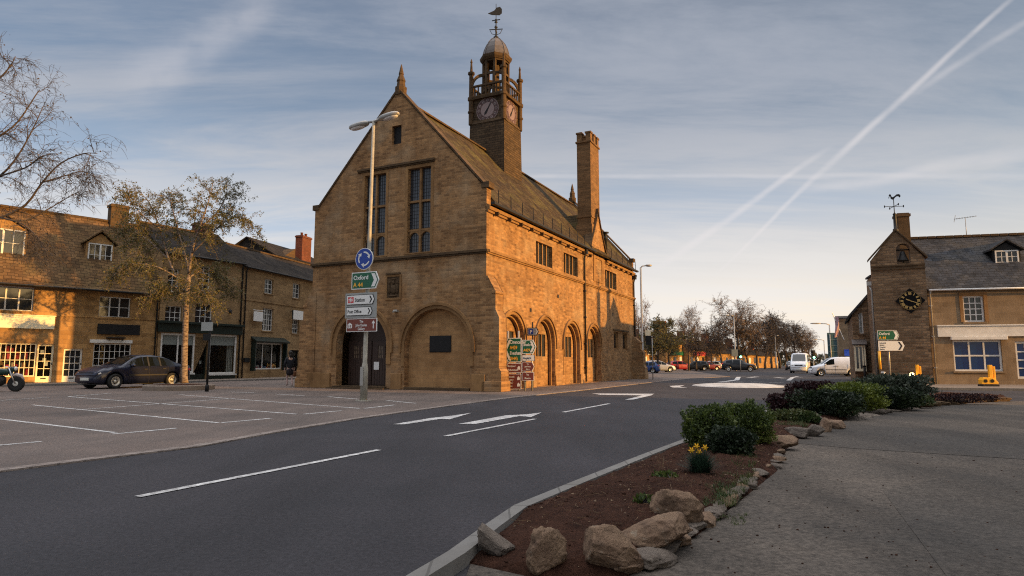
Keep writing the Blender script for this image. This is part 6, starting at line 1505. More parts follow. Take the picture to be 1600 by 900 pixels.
# navy saloon by the birch: front left wheel 178,607 rear left wheel 266,603
pf, pr = G(178, 607.5), G(267, 604.0); d = (pf - pr); ang = atan2(d.y, d.x); k = d.length / 2.72
nl = Vector((-sin(ang), cos(ang), 0))     # left side of the car faces the viewer
ctr = (pf * (1.22 / 2.72) + pr * (1.50 / 2.72)) - nl * (.77 * k)
car = vehicle('parked_car', 'navy blue saloon car parked in front of the small paned shop', 'car', SALOON, navy, ctr, ang, None, k)
# white van emerging from the side road, seen side on facing left
a, b = G(1283, 588.0), G(1331, 588.2); d = a - b; k = d.length / 2.66; ang = atan2(d.y, d.x); nl = Vector((-sin(ang), cos(ang), 0))
vehicle('delivery_van', 'white panel van side on, waiting beside the white bay window', 'van', VAN, vwhite, (a + b) / 2 - nl * .75 * k, ang, None, k)
p = G(1258, 583); vehicle('minibus', 'white minibus coming head on along the far road', 'van', BUS, vwhite, p + Vector((0, 1.2, 0)), R(-118), None, 1.0)
p = G(1155, 580.5); vehicle('far_car', 'dark estate car turning behind the green traffic light', 'car', HATCH, cblack, p, R(-18), 'far cars by the junction', 1.12, False)
p = G(1237, 578.5); vehicle('far_car', 'small dark far car on the road behind the white minibus', 'car', HATCH, cblack, p, R(-110), 'far cars by the junction', 1.0, False)
p = G(1024, 583); vehicle('far_car', 'dark blue car parked just beyond the far hall corner', 'car', HATCH, cblue, p + Vector((-1.2, .5, 0)), R(160), 'far cars by the junction', .9, False)
p = G(1036, 582.2); vehicle('far_car', 'silver car parked beyond the dark blue car', 'car', HATCH, csilver, p + Vector((.4, 4, 0)), R(5), 'far cars by the junction', 1., False)
p = G(1062, 579); vehicle('far_car', 'bright red car parked below the far shop fronts', 'car', HATCH, cred, p, R(15), 'far cars by the junction', 1.0, False)
p = G(1087, 579); vehicle('far_car', 'black car parked between the two red cars', 'car', HATCH, cblack, p, R(170), 'far cars by the junction', 1.0, False)
p = G(1106, 579); vehicle('far_car', 'dark red car to the right of the black parked car', 'car', SALOON, carpaint('maroon_paint', (.16, .015, .02)), p + Vector((0, 1, 0)), R(10), 'far cars by the junction', .95, False)
p = G(1126, 578); vehicle('far_car', 'silver car left of the dark estate car', 'car', HATCH, csilver, p + Vector((0, 6, 0)), R(170), 'far cars by the junction', 1.0, False)
p = G(1137, 578); vehicle('far_car', 'mid blue car half hidden behind the dark estate car', 'car', HATCH, cblue, p + Vector((2, 9, 0)), R(0), 'far cars by the junction', 1.0, False)
# ------------------------------------------------------------------ motorbike at the left edge, front wheel in the picture
mw = G(24, 612); bk = thing('motorbike', 'dark motorbike at the left edge with its pale front wheel in view', 'motorbike', mw, R(8))
def mwheel(x):
    m = MB(); m.T = Matrix.Translation((x, 0, .34)) @ Matrix.Rotation(pi / 2, 4, 'X'); m.lathe([(.24, -.05), (.32, -.055), (.345, 0), (.32, .055), (.24, .05)], (0, 0, 0), 24); w = m.build('wheel', M_['rubber'], bk)
    m = MB(); m.T = Matrix.Translation((x, 0, .34)) @ Matrix.Rotation(pi / 2, 4, 'X'); m.lathe([(.25, -.04), (.25, .04), (.20, .03), (.06, .06), (.05, .06)], (0, 0, 0), 24); m.build('rim', M_['alloy'], w)
mwheel(0); mwheel(-1.42)
m = MB(); m.tube([(0, .08, .34), (-.18, .07, .72), (-.30, .06, 1.02)], .03, 8); m.tube([(0, -.08, .34), (-.18, -.07, .72), (-.30, -.06, 1.02)], .03, 8); m.tube([(-.28, -.33, 1.06), (-.26, 0, 1.04), (-.28, .33, 1.06)], .02, 8); m.build('fork', M_['chrome'], bk)
m = MB(); m.tube([(.30, 0, .50), (.18, 0, .66), (0, 0, .72), (-.22, 0, .66)], [.03, .075, .08, .05], 10); m.build('mudguard', plain('pale_mudguard', (.45, .38, .35), .4), bk)
m = MB(); m.blob((-.62, 0, .84), (.34, .15, .15), 3, .05, 1, 2.4); m.blob((-.16, 0, .95), (.12, .12, .12), 2, .02); m.build('tank', plain('green_tank', (.01, .035, .03), .25), bk)
m = MB(); m.blob((-1.1, 0, .82), (.36, .14, .07), 3, .03, 1, 2.6); m.build('saddle', M_['rubber'], bk)
m = MB(); m.blob((-.68, 0, .46), (.28, .17, .22), 2, .2, 2, 3); m.tube([(-.6, -.16, .4), (-.9, -.18, .28), (-1.6, -.2, .34)], .045, 8); m.bar((-.3, 0, .95), (-1.42, 0, .34), .07); m.build('engine', M_['iron'], bk)
m = MB(); m.blob((-.06, 0, .98), (.06, .09, .09), 2, .0); m.build('headlight', M_['lamp'], bk)
# ------------------------------------------------------------------ the walker
def skin(name, verts, edges, radii, mats, parent, levels=2, colour=None):
    me = bpy.data.meshes.new(name); me.from_pydata(verts, edges, []); o = bpy.data.objects.new(name, me); C.objects.link(o)
    md = o.modifiers.new('skin', 'SKIN'); 
    if not me.skin_vertices: me.skin_vertices.new()
    for i, r in enumerate(radii): me.skin_vertices[0].data[i].radius = r if isinstance(r, tuple) else (r, r)
    me.skin_vertices[0].data[0].use_root = True
    sb = o.modifiers.new('sub', 'SUBSURF'); sb.levels = levels; sb.render_levels = levels
    dg = bpy.context.evaluated_depsgraph_get(); new = bpy.data.meshes.new_from_object(o.evaluated_get(dg)); new.name = name
    C.objects.unlink(o); bpy.data.objects.remove(o); bpy.data.meshes.remove(me)
    for m in mats: new.materials.append(m)
    for p in new.polygons:
        p.use_smooth = True
        if colour: p.material_index = colour(new, p)
    q = bpy.data.objects.new(name, new); C.objects.link(q); q.parent = parent; return q
skinm = plain('skin', (.42, .26, .19), .6, var=.08); jacket = plain('dark_jacket', (.012, .014, .02), .85, var=.2); shorts = plain('dark_skirt', (.014, .010, .012), .85); hair = plain('dark_hair', (.015, .011, .009), .6); legm = plain('pale_leggings', (.42, .30, .27), .8); shoe = plain('pale_shoes', (.55, .52, .50), .7)
wp = G(452, 604.0); wp.z = .0
per = thing('person', 'person walking away beside the hall corner in dark jacket with pale legs and brown bag', 'person', wp, R(-150))
# facing -y local would look at us; here the walker heads away to the right
V = [(0, 0, .92), (0, .01, 1.10), (0, .02, 1.32), (0, .01, 1.47), (0, -.01, 1.56), (0, -.03, 1.66), (0, -.03, 1.76),
     (.09, 0, .86), (.10, -.16, .50), (.10, -.06, .12), (.10, -.20, .05),
     (-.09, 0, .86), (-.10, .02, .48), (-.10, .22, .12), (-.10, .12, .05),
     (.19, .01, 1.42), (.26, .06, 1.16), (.24, -.10, .95), (.24, -.15, .87),
     (-.19, .01, 1.42), (-.27, -.04, 1.16), (-.27, -.18, .97), (-.27, -.24, .90)]
E_ = [(0, 1), (1, 2), (2, 3), (3, 4), (4, 5), (5, 6), (0, 7), (7, 8), (8, 9), (9, 10), (0, 11), (11, 12), (12, 13), (13, 14), (2, 15), (15, 16), (16, 17), (17, 18), (2, 19), (19, 20), (20, 21), (21, 22)]
Rd = [(.15, .12), (.14, .11), (.17, .12), (.07, .07), (.06, .06), (.085, .10), (.07, .085), .095, .062, .042, .04, .095, .062, .042, .04, .065, .05, .036, .04, .065, .05, .036, .04]
skin('body', V, E_, Rd, [skinm, legm, shoe], per, 2, lambda me, p: 2 if p.center.z < .10 else (1 if p.center.z < .95 else 0))
jv = [(0, 0, .86), (0, .01, 1.10), (0, .02, 1.32), (0, .01, 1.45), (.20, .01, 1.42), (.265, .06, 1.16), (.245, -.08, .98), (-.20, .01, 1.42), (-.275, -.04, 1.16), (-.275, -.16, .99)]
skin('jacket', jv, [(0, 1), (1, 2), (2, 3), (2, 4), (4, 5), (5, 6), (2, 7), (7, 8), (8, 9)], [(.19, .15), (.175, .14), (.195, .145), (.085, .085), .085, .066, .055, .085, .066, .055], [jacket], per)
skin('skirt', [(0, 0, .96), (0, 0, .74), (0, 0, .56)], [(0, 1), (1, 2)], [(.18, .15), (.21, .18), (.20, .20)], [shorts], per)
m = MB(); m.blob((0, .005, 1.72), (.105, .125, .13), 3, .06, 2); m.blob((0, .08, 1.60), (.085, .07, .12), 2, .08, 2); m.build('hair', hair, per)
for sg in (-1, 1):   # hands, five fingers each, slightly curled
    hx, hy, hz = (.24, -.16, .86) if sg > 0 else (-.27, -.25, .89)
    hv = [(hx, hy, hz), (hx, hy - .02, hz - .07)]; he = [(0, 1)]; hr = [(.028, .018), (.034, .016)]
    for f in range(4):
        b = len(hv); o = (f - 1.5) * .016; l = (.060, .068, .064, .05)[f]
        hv += [(hx, hy - .02 + o, hz - .075), (hx - sg * .006, hy - .025 + o, hz - .075 - l * .5), (hx - sg * .022, hy - .03 + o, hz - .075 - l)]; he += [(1, b), (b, b + 1), (b + 1, b + 2)]; hr += [.0085, .008, .0065]
    b = len(hv); hv += [(hx - sg * .02, hy - .045, hz - .03), (hx - sg * .03, hy - .062, hz - .07)]; he += [(0, b), (b, b + 1)]; hr += [.011, .008]
    skin('hand', hv, he, hr, [skinm], per, 1)
bag = thing('hand_bag', 'brown bag carried by the walker at the hall corner', 'bag', wp + Matrix.Rotation(R(-150), 3, 'Z') @ Vector((-.29, -.26, .50)), R(-150))
m = MB(); m.blob((0, 0, .14), (.06, .16, .15), 3, .06, 1, 3.5); m.build('bag_body', plain('tan_leather', (.22, .09, .035), .6), bag); m = MB(); m.tube([(0, -.1, .26), (0, -.06, .34), (0, .0, .36), (0, .06, .34), (0, .1, .26)], .010, 6); m.build('handle', plain('tan_strap', (.15, .06, .025), .6), bag)
# ------------------------------------------------------------------ trees
class Tree:
    def __init__(s, seed, leaf=.06, ldens=0, twigr=.006):
        s.r = random.Random(seed); s.tr = MB(); s.tr.smooth = True; s.tw = MB(); s.lf = MB(); s.leaf = leaf; s.ld = ldens; s.twr = twigr; s.n = 0
    def rv(s, k=1.): return Vector((s.r.gauss(0, k), s.r.gauss(0, k), s.r.gauss(0, k)))
    def path(s, p, d, L, n, wob, droop):
        pts = [p.copy()]; d = d.normalized()
        for i in range(n):
            d = (d + s.rv(wob) + Vector((0, 0, droop))).normalized(); p = p + d * (L / n); pts.append(p.copy())
        return pts
    def leafq(s, p, sz=None):
        sz = (sz or s.leaf) * s.r.uniform(.6, 1.3); a = s.rv().normalized(); b = a.cross(s.rv()).normalized() * sz * .42; a = a * sz * .6
        s.lf.face(p - a, p + b, p + a, p - b)
    def twig(s, p, d, L, droop, wob=.22, kids=True):
        n = 5; pts = s.path(p, d, L, n, wob, droop); s.tw.tube(pts, [s.twr * (1 - .55 * i / n) for i in range(n + 1)], 3, False); s.n += 1
        if kids and L > .35:
            for k in range(s.r.randint(2, 4)):
                i = s.r.randint(1, n); dd = (pts[i] - pts[i - 1]).normalized(); s.twig(pts[i], dd + s.rv(.55), L * s.r.uniform(.3, .6), droop, wob, L > 1.0)
        for q in range(int(s.ld * L) + (1 if s.r.random() < (s.ld * L) % 1 else 0)):
            t = s.r.uniform(.15, 1) * n; i = min(n - 1, int(t)); s.leafq(pts[i].lerp(pts[i + 1], t - i) + s.rv(.05))
    def branch(s, pts, r0, r1, sides=7, twigs=10, tl=.8, droop=-.08, spread=.8, start=.25, sub=None, sub_n=0, subl=.4):
        """a limb through pts, dressed with sub limbs and twigs"""
        n = len(pts) - 1; s.tr.tube(pts, [r0 + (r1 - r0) * (i / n) ** .8 for i in range(n + 1)], sides, True)
        Lall = sum((b - a).length for a, b in zip(pts, pts[1:]))
        def at(t): t *= n; i = min(n - 1, int(t)); return pts[i].lerp(pts[i + 1], t - i), (pts[i + 1] - pts[i]).normalized()
        for k in range(sub_n):
            t = s.r.uniform(start, .97); p, d = at(t); L = Lall * subl * s.r.uniform(.5, 1.1) * (1.15 - .5 * t)
            sp = s.path(p, d * .7 + s.rv(spread * .7) + Vector((0, 0, .15)), L, 5, .16, droop * .5); s.branch(sp, max(r0 * .45 * (1 - t * .5), r1 * .8), r1 * .5, 5, max(3, int(twigs * .55)), tl, droop, spread, .15)
        for k in range(twigs):
            p, d = at(s.r.uniform(start, 1)); s.twig(p, d * .6 + s.rv(spread * .6), tl * s.r.uniform(.5, 1.25), droop)
    def finish(s, root, bark, twig, leafm=None):
        s.tr.build('trunk', bark, root); c = s.tw.build('crown', twig, root)
        if leafm and s.lf.f: s.lf.build('foliage', leafm, c)
        return root
def smoothpath(pts, n=3):
    out = []
    for i in range(len(pts) - 1):
        a, b, c, d = pts[max(0, i - 1)], pts[i], pts[i + 1], pts[min(len(pts) - 1, i + 2)]
        for k in range(n):
            t = k / n; out.append(.5 * ((2 * b) + (c - a) * t + (2 * a - 5 * b + 4 * c - d) * t * t + (-a + 3 * b - 3 * c + d) * t ** 3))
    return out + [pts[-1]]
# birch in the planter
TB = G(289, 604); BYY = TB.y
T = Tree(5, .07, 17, .007)
def bp(px, py, dy=0.): return AT(px, py, BYY + dy) - Vector((TB.x, TB.y, 0))
trunk = smoothpath([bp(288, 602), bp(288, 560), bp(290, 500), bp(292, 455), bp(296, 420)])
trunk[0].z = .18
n = len(trunk) - 1; T.tr.tube(trunk, [.21 if i == 0 else .18 - .06 * i / n for i in range(n + 1)], 14)
bt = Tree  # limbs fork from the upper trunk
LIMBS = [([(292, 455, 0), (276, 425, .3), (262, 395, .6), (248, 345, .8), (232, 305, .7), (212, 282, .4)], .085), ([(296, 420, 0), (300, 385, -.3), (312, 345, -.4), (326, 305, -.3), (335, 270, -.1)], .09),
         ([(296, 420, 0), (290, 390, .5), (278, 350, .9), (268, 310, .9), (262, 285, 1.0)], .075), ([(300, 385, -.3), (325, 360, -.9), (352, 335, -1.2), (378, 325, -1.3), (392, 332, -1.4)], .05),
         ([(276, 425, .3), (245, 408, -.4), (212, 402, -.9), (184, 412, -1.2), (168, 425, -1.3)], .05), ([(296, 425, 0), (320, 412, .8), (345, 420, 1.3), (362, 440, 1.5)], .045),
         ([(262, 395, .6), (230, 365, 1.4), (205, 350, 2.0), (185, 345, 2.2)], .045), ([(292, 450, 0), (270, 440, -.8), (245, 445, -1.4), (225, 460, -1.7)], .04), ([(312, 345, -.4), (340, 320, .4), (355, 295, .9), (358, 280, 1.0)], .045),
         ([(292, 448, 0), (308, 440, -1.0), (322, 450, -1.7), (332, 470, -1.9)], .035), ([(248, 345, .8), (222, 325, 0), (200, 300, -.4), (195, 290, -.5)], .04)]
for pts, r in LIMBS:
    P_ = smoothpath([bp(*q) for q in pts]); T.branch(P_, r, .016, 7, 22, .75, -.16, .9, .18, None, 7, .34)
bt = thing('birch_tree', 'silver birch with thin yellow brown leaves growing from the round planter', 'tree', TB, 0, None, .95); T.finish(bt, M_['birch'], M_['twig_pale'], M_['leaf_birch'])
# weeping birch reaching in from the left, its trunk outside the picture
WYY = 19.0; WB = AT(-120, 640, WYY); WB.z = 0
T = Tree(11, .05, .8, .0055); wpt = lambda px, py, dy=0.: AT(px, py, WYY + dy) - WB
tk = smoothpath([Vector((0, 0, 0)), wpt(-118, 560), wpt(-112, 440), wpt(-100, 330), wpt(-80, 220), wpt(-60, 120), wpt(-40, 60)])
n = len(tk) - 1; T.tr.tube(tk, [.28 - .22 * i / n for i in range(n + 1)], 12)
for pts, r in [([(-108, 400, 0), (-50, 350, .4), (0, 340, .5), (40, 320, .4), (66, 285, .2), (95, 255, 0), (130, 240, -.2), (152, 240, -.3)], .055), ([(-104, 350, 0), (-50, 300, -.4), (0, 275, -.5), (30, 240, -.6), (52, 200, -.7), (68, 165, -.8)], .055),
               ([(-95, 290, 0), (-50, 240, .5), (0, 212, .8), (28, 190, .9), (55, 150, 1.0), (62, 140, 1.0)], .05), ([(-80, 220, 0), (-40, 160, -.3), (-8, 130, -.5), (15, 105, -.6), (24, 88, -.6)], .045),
               ([(0, 340, .5), (38, 345, .9), (70, 330, 1.2), (100, 312, 1.4), (122, 300, 1.5)], .03), ([(0, 340, .5), (35, 350, 0), (60, 372, -.3), (78, 395, -.4)], .025), ([(0, 275, -.5), (40, 262, -.9), (62, 246, -1.2), (78, 240, -1.3)], .03), ([(66, 285, .2), (100, 275, .6), (130, 268, .8), (150, 278, .9)], .025)]:
    P_ = smoothpath([wpt(*q) for q in pts]); T.branch(P_, r, .010, 6, 19, .7, -.14, .9, .25, None, 7, .26)
wb = thing('weeping_birch', 'bare weeping birch twigs reaching in at the left edge of the sky', 'tree', WB); T.finish(wb, M_['bark'], M_['twig'], M_['leaf_bud'])
# far trees: four builds, copied along the road
def fartree(seed, H, spread, leafd, leaf, twr, tl, stem=.25, upright=.5, sub=8, limbs=9):
    T = Tree(seed, leaf, leafd, twr); tp = T.path(Vector((0, 0, 0)), Vector((0, 0, 1)), H * .8, 8, .05, .03); n = 8
    T.tr.tube(tp, [H * .020 * (1.2 - i / n * 1.05) for i in range(n + 1)], 8)
    for k in range(limbs):
        t = stem + (1 - stem) * (k + .3) / limbs; i = min(7, int(t * 8)); p = tp[i].lerp(tp[i + 1], t * 8 - i); a = k * 2.4 + T.r.uniform(-.4, .4)
        d = Vector((cos(a) * spread, sin(a) * spread, upright + T.r.uniform(-.1, .25))); L = H * (.52 - .26 * t) * T.r.uniform(.8, 1.15)
        T.branch(T.path(p, d, L, 6, .12, .04), H * .008, H * .0016, 5, 11, tl, .0, .9, .2, None, sub, .5)
    return T
protos = []
for i, a in enumerate([(21, 10, .75, 0, .1, .018, 1.3, .28, .75, 8, 10), (22, 9, .6, .9, .15, .02, 1.1, .25, .8, 6, 10), (23, 8, .8, 3.2, .18, .02, 1.0, .25, .55, 6, 9), (24, 9.5, .5, .25, .14, .022, 1.2, .22, .9, 7, 11)]):
    T = fartree(*a); r = thing('lime_tree', 'tree', 'tree', (0, 0, -50)); T.finish(r, M_['bark'], M_['twig_pale' if i == 0 else 'twig'], M_['leaf_bud'] if i in (1, 3) else M_['leaf_birch']); protos.append(r)
FT = [(1155, 582, 474, 105, 0, 'broad pale bare tree standing highest behind the green traffic light', 1.25), (1027, 586, 503, 75, 2, 'yellow leaved small tree just beyond the far hall corner', 1.0), (1048, 583, 500, 84, 2, 'yellow leaved tree below the broad far chimney stack', 1.1), (1076, 581, 488, 96, 0, 'loose pale tree rising to the right of the far chimney stack', .8),
      (1088, 581, 520, 92, 1, 'budding brown tree above the red parked cars', 1.1), (1112, 580, 516, 100, 1, 'budding brown tree left of the grey road sign back', 1.1), (1128, 580, 508, 112, 3, 'narrow brown tree just left of the broad pale tree', 1.0), (1170, 580, 503, 108, 3, 'dark brown tree just right of the green traffic light', 1.1),
      (1183, 579, 504, 116, 1, 'brown tree, second to the right of the green traffic light', 1.1), (1196, 578.5, 505, 122, 3, 'brown tree, third to the right of the green traffic light', 1.1), (1206, 578, 504, 128, 1, 'brown tree, just left of the pale thin lamp post', 1.1), (1219, 578, 502, 132, 3, 'brown tree just right of the pale thin lamp post', 1.1),
      (1231, 577.5, 505, 140, 3, 'brown tree left of the white minibus roof', 1.1), (1243, 577, 508, 150, 1, 'brown tree directly above the white minibus', 1.1), (1256, 576.5, 512, 160, 0, 'pale bare tree at the right end of the far tree row', 1.1), (1266, 576, 522, 175, 0, 'smallest pale tree at the far right end of the row', 1.0), (1000, 587, 480, 88, 0, 'bare tree partly hidden behind the far hall corner', .6)]
base_h = (10, 9, 8, 9.5)
for i, (px, pyb, pyt, Y, k, lab, wf) in enumerate(FT):
    b = AT(px, pyb, Y); b.z = 0; h = AT(px, pyt, Y).z; s = h / (base_h[k] * .98)
    dup(protos[k], b, i * 1.37, (s * wf, s * wf, s), lab, 'trees along the far road', 'tree')
for r in protos:
    for c in r.children:
        for g_ in c.children: bpy.data.objects.remove(g_)
        bpy.data.objects.remove(c)
    bpy.data.objects.remove(r)
# low distant belt of trees and hedge closing the road
T = Tree(40, .5, 0, .05); rd = random.Random(5); mb = MB()
for k in range(2600):
    px = rd.uniform(940, 1420); Y = rd.uniform(205, 235); zt = (4.5 + 2.5 * noise.noise(Vector((px * .03, 0, 3)))); p = AT(px, 570, Y); z = rd.uniform(.2, zt); s_ = rd.uniform(.5, 1.1); a = Vector((rd.gauss(0, 1), rd.gauss(0, 1), rd.gauss(0, 1))).normalized(); b = a.cross(Vector((rd.gauss(0, 1), rd.gauss(0, 1), rd.gauss(0, 1)))).normalized(); q = Vector((p.x, Y, z))
    mb.face(q - a * s_, q + b * s_ * .6, q + a * s_, q - b * s_ * .6)
o = mb.build('far_hedge', leafmat('far_hedge_leaves', (.05, .045, .022), (.03, .028, .016))); tag(o, 'low brown green belt of distant hedge and scrub closing the road', 'hedge'); o['kind'] = 'stuff'
# ------------------------------------------------------------------ shrubs and small plants of the bed
def shrub(name, label, cat, px, pyb, w, h, d, leafm, n, leaf, seed, power=3.0, core='leaf_dark', lumps=.28, spiky=0., group=None):
    b = G(px, pyb, .08); root = thing(name, label, cat, b, 0, group); rd = random.Random(seed); o = Vector((seed, seed * 2.3, 1))
    tw = MB()
    for k in range(26):
        a = rd.uniform(0, 6.28); q = Vector((cos(a) * w * .42 * rd.random(), sin(a) * d * .42 * rd.random(), h * rd.uniform(.6, .95))); st = Vector((q.x * .25, q.y * .25, 0)); tw.tube([st, st.lerp(q, .5) + Vector((rd.gauss(0, .03), rd.gauss(0, .03), 0)), q], [.012, .008, .004], 4, False)
    tw.build('stem', M_['twig'], root)
    mb = MB()
    for k in range(n):
        dr = Vector((rd.gauss(0, 1), rd.gauss(0, 1), rd.gauss(0, 1))).normalized(); kk = (abs(dr.x) ** power + abs(dr.y) ** power + abs(dr.z) ** power) ** (-1 / power)
        rr = (rd.random() ** .28) * (1 + lumps * noise.noise(dr * 2.2 + o) + lumps * .7 * noise.noise(dr * 5 + o))
        q = Vector((dr.x * kk * rr * w / 2, dr.y * kk * rr * d / 2, h * .5 + dr.z * kk * rr * h * .5))
        if q.z < .0: q.z = rd.uniform(0, .1)
        sz = leaf * rd.uniform(.6, 1.4); a = (dr * .7 + Vector((rd.gauss(0, .6), rd.gauss(0, .6), rd.gauss(.3, .6)))).normalized(); b2 = a.cross(Vector((rd.gauss(0, 1), rd.gauss(0, 1), rd.gauss(0, 1)))).normalized()
        mb.face(q - a * sz * .5, q + b2 * sz * .3, q + a * sz * (.6 + spiky), q - b2 * sz * .3)
    f = mb.build('foliage', leafm, root)
    return root
shrub('hedge_shrub', 'rounded green box shrub with clipped pale top nearest the kerb', 'shrub', 1110, 703, .64, .58, .62, M_['leaf_box'], 9000, .036, 3)
shrub('hedge_shrub', 'darker green shrub with golden right shoulder beside the box shrub', 'shrub', 1168, 697, .66, .60, .62, M_['leaf_box'], 9000, .036, 8)
shrub('dark_shrub', 'low dark leafy shrub in front of the two rounded green shrubs', 'shrub', 1142, 716, .55, .38, .36, M_['leaf_dark'], 4200, .04, 14)
shrub('purple_shrub', 'low purple shrub at the left end of the far shrub group', 'shrub', 1238, 648, 1.0, .48, .8, M_['leaf_purple'], 5200, .06, 23)
shrub('purple_shrub', 'taller deep purple shrub behind the far shrub group', 'shrub', 1276, 632, 1.5, .64, .9, M_['leaf_purple'], 6500, .075, 27)
shrub('dark_shrub', 'dark green shrub in the middle of the far shrub group', 'shrub', 1290, 650, 1.5, .56, .9, M_['leaf_dark'], 7500, .06, 31)
shrub('golden_shrub', 'golden green topped shrub between the dark and grey shrubs', 'shrub', 1335, 641, 1.4, .66, 1.0, M_['leaf_bright'], 8000, .055, 37)
shrub('dark_shrub', 'black green shrub in shade below the grey leaved shrub', 'shrub', 1394, 637, 1.45, .52, .8, M_['leaf_dark'], 6500, .06, 41)
shrub('grey_shrub', 'large grey green shrub at the right end of the far shrub group', 'shrub', 1396, 630, 2.0, .82, 1.2, M_['leaf_grey'], 9500, .075, 43)
shrub('low_plant', 'low green spreading plant between the near and far shrubs', 'plant', 1238, 662, .95, .26, .5, M_['grass'], 3600, .05, 47)
shrub('low_plant', 'small dark plant on the soil behind the flat topped boulder', 'plant', 1040, 757, .26, .12, .22, M_['leaf_box'], 260, .045, 51)
shrub('low_plant', 'small dark plant left of the highest boulder', 'plant', 1007, 797, .17, .12, .16, M_['leaf_box'], 200, .04, 53)
shrub('low_plant', 'green weeds at the right foot of the far shrub group', 'plant', 1434, 634, .8, .3, .4, M_['grass'], 1500, .05, 55)
def tuft(mb, p, n, h, r, rd, w=.006, lean=.5):
    for k in range(n):
        a = rd.uniform(0, 6.283); q = p + Vector((cos(a), sin(a), 0)) * r * rd.random() ** .6; l_ = rd.uniform(0, 1.25); hh = h * rd.uniform(.55, 1.1) * sqrt(1.06 - (l_ / 1.3) ** 2); ln = Vector((cos(a), sin(a), 0)) * h * lean * l_; s = Vector((-sin(a), cos(a), 0)) * w
        m1 = q + ln * .35 + Vector((0, 0, hh * .6)); t = q + ln + Vector((0, 0, hh)); mb.face(q - s, q + s, m1 + s * .7, m1 - s * .7); mb.face(m1 - s * .7, m1 + s * .7, t)
rd = random.Random(77)
p = G(1095, 743, .11); t = thing('daffodil_clump', 'clump of thin green leaves with yellow daffodils beside the near shrubs', 'plant', p); mb = MB(); tuft(mb, Vector((0, 0, .0)), 900, .27, .07, rd, .0034, .75); mb.build('leaves', leafmat('daffodil_leaves', (.022, .045, .026), (.012, .028, .016)), t)
for i, (fx, fy) in enumerate(((1080, 703), (1092, 706), (1088, 697), (1101, 699))):
    q = AT(fx, fy, p.y + .02 * i) - p; m = MB(); m.tube([(q.x * .5, 0, .05), (q.x, q.y, q.z)], .004, 4); fl_ = m.build('flower', M_['grass'], t)
    m = MB(); m.mi = 0
    for k in range(6):
        a = 2 * pi * k / 6; c_ = lambda r, b, y: (q.x + r * cos(b), q.y + y, q.z + r * sin(b)); m.face(c_(.006, a, -.01), c_(.024, a - .35, -.012), c_(.036, a, -.006), c_(.024, a + .35, -.012))
    m.T = Matrix.Translation(q) @ Matrix.Rotation(pi / 2, 4, 'X'); m.lathe([(.009, 0), (.012, .016), (.016, .024), (.010, .022)], (0, 0, 0), 10); m.build('petals', M_['petal'], fl_)
# rough grass and dry stalks on the bed
mb = MB()
def bedpoint(px, py): v = G(px, py, .10); return v
for k in range(260):
    px = rd.uniform(1100, 1180); py = rd.uniform(728, 792); 
    if px > 1215 - (py - 700) * .75 or px < 1060 + (792 - py) * .2: continue
    tuft(mb, bedpoint(px, py), 9, .05, .03, rd, .0022, .8)
for k in range(150): px = rd.uniform(1215, 1262); py = rd.uniform(655, 668); tuft(mb, bedpoint(px, py), 8, .10, .05, rd, .004, .7)
for k in range(60): px = rd.uniform(1115, 1185); py = rd.uniform(715, 728); tuft(mb, bedpoint(px, py), 8, .07, .04, rd, .003, .7)
for k in range(24): tuft(mb, bedpoint(rd.uniform(1120, 1170), rd.uniform(805, 822)), 8, .025, .02, rd, .002, .8)
o = mb.build('rough_grass', M_['grass']); tag(o, 'rough grass and weeds along the edge of the planting bed', 'grass'); o['kind'] = 'stuff'
mb = MB()
for (px, py, n, h) in ((1050, 760, 26, .16), (1066, 765, 20, .13), (1000, 792, 10, .10), (1035, 738, 14, .22), (1150, 725, 16, .10), (960, 745, 8, .06), (880, 790, 8, .05)): tuft(mb, bedpoint(px, py), n, h, .06, rd, .0016, .8)
for k in range(420):
    u = rd.uniform(0.02, .40); q = soilp(u, rd.uniform(.08, .85)); a = rd.uniform(0, 6.3); l = rd.uniform(.03, .09); q.z += .006; mb.bar(q, q + Vector((cos(a) * l, sin(a) * l, rd.uniform(0, .012))), .0025)
for k in range(260):
    u = rd.uniform(0.02, .42); q = soilp(u, rd.uniform(.05, .95)); q.z += .004; a = Vector((rd.gauss(0, 1), rd.gauss(0, 1), rd.gauss(0, .3))).normalized(); b = a.cross(Vector((0, 0, 1))).normalized(); l = rd.uniform(.008, .02); mb.face(q - a * l, q - b * l * .5, q + a * l, q + b * l * .5 + Vector((0, 0, l * .4)))
o = mb.build('dry_stalks', M_['drygrass']); tag(o, 'dry stalks and straw lying on the red brown soil', 'stalks'); o['kind'] = 'stuff'
# ------------------------------------------------------------------ boulders and edging stones
def boulder(label, px, pyb, w, h, d, seed, power=4, rot=(0, 0, 0), mat='rock', jit=.22, sink=.12, name='boulder', group=None, sub=5, base=0., gz=.05, cuts=11):
    p = G(px, pyb, gz); p.z = 0; p.y += d * .40; e = Matrix.Rotation(R(rot[2]), 3, 'Z') @ Matrix.Rotation(R(rot[1]), 3, 'Y') @ Matrix.Rotation(R(rot[0]), 3, 'X')
    m = MB(); m.blob((0, 0, h * (.5 - sink) + base + gz), (w / 2 * 1.15, d / 2 * 1.15, h / 2 * 1.2), sub, jit, 1.5, power, seed, e, cuts, .055); o = m.build(name, M_[mat])
    o.location = p; return tag(o, label, 'stone', group)
boulder('grey flat slab of stone leaning at the kerb end of the bed', 776, 868, .24, .12, .17, 4, 4.5, (14, 24, -18), 'rock_grey', .20)
boulder('small upright rounded stone standing alone on the soil', 857, 891, .20, .23, .15, 9, 3.2, (-8, 4, 10), 'rock', .22)
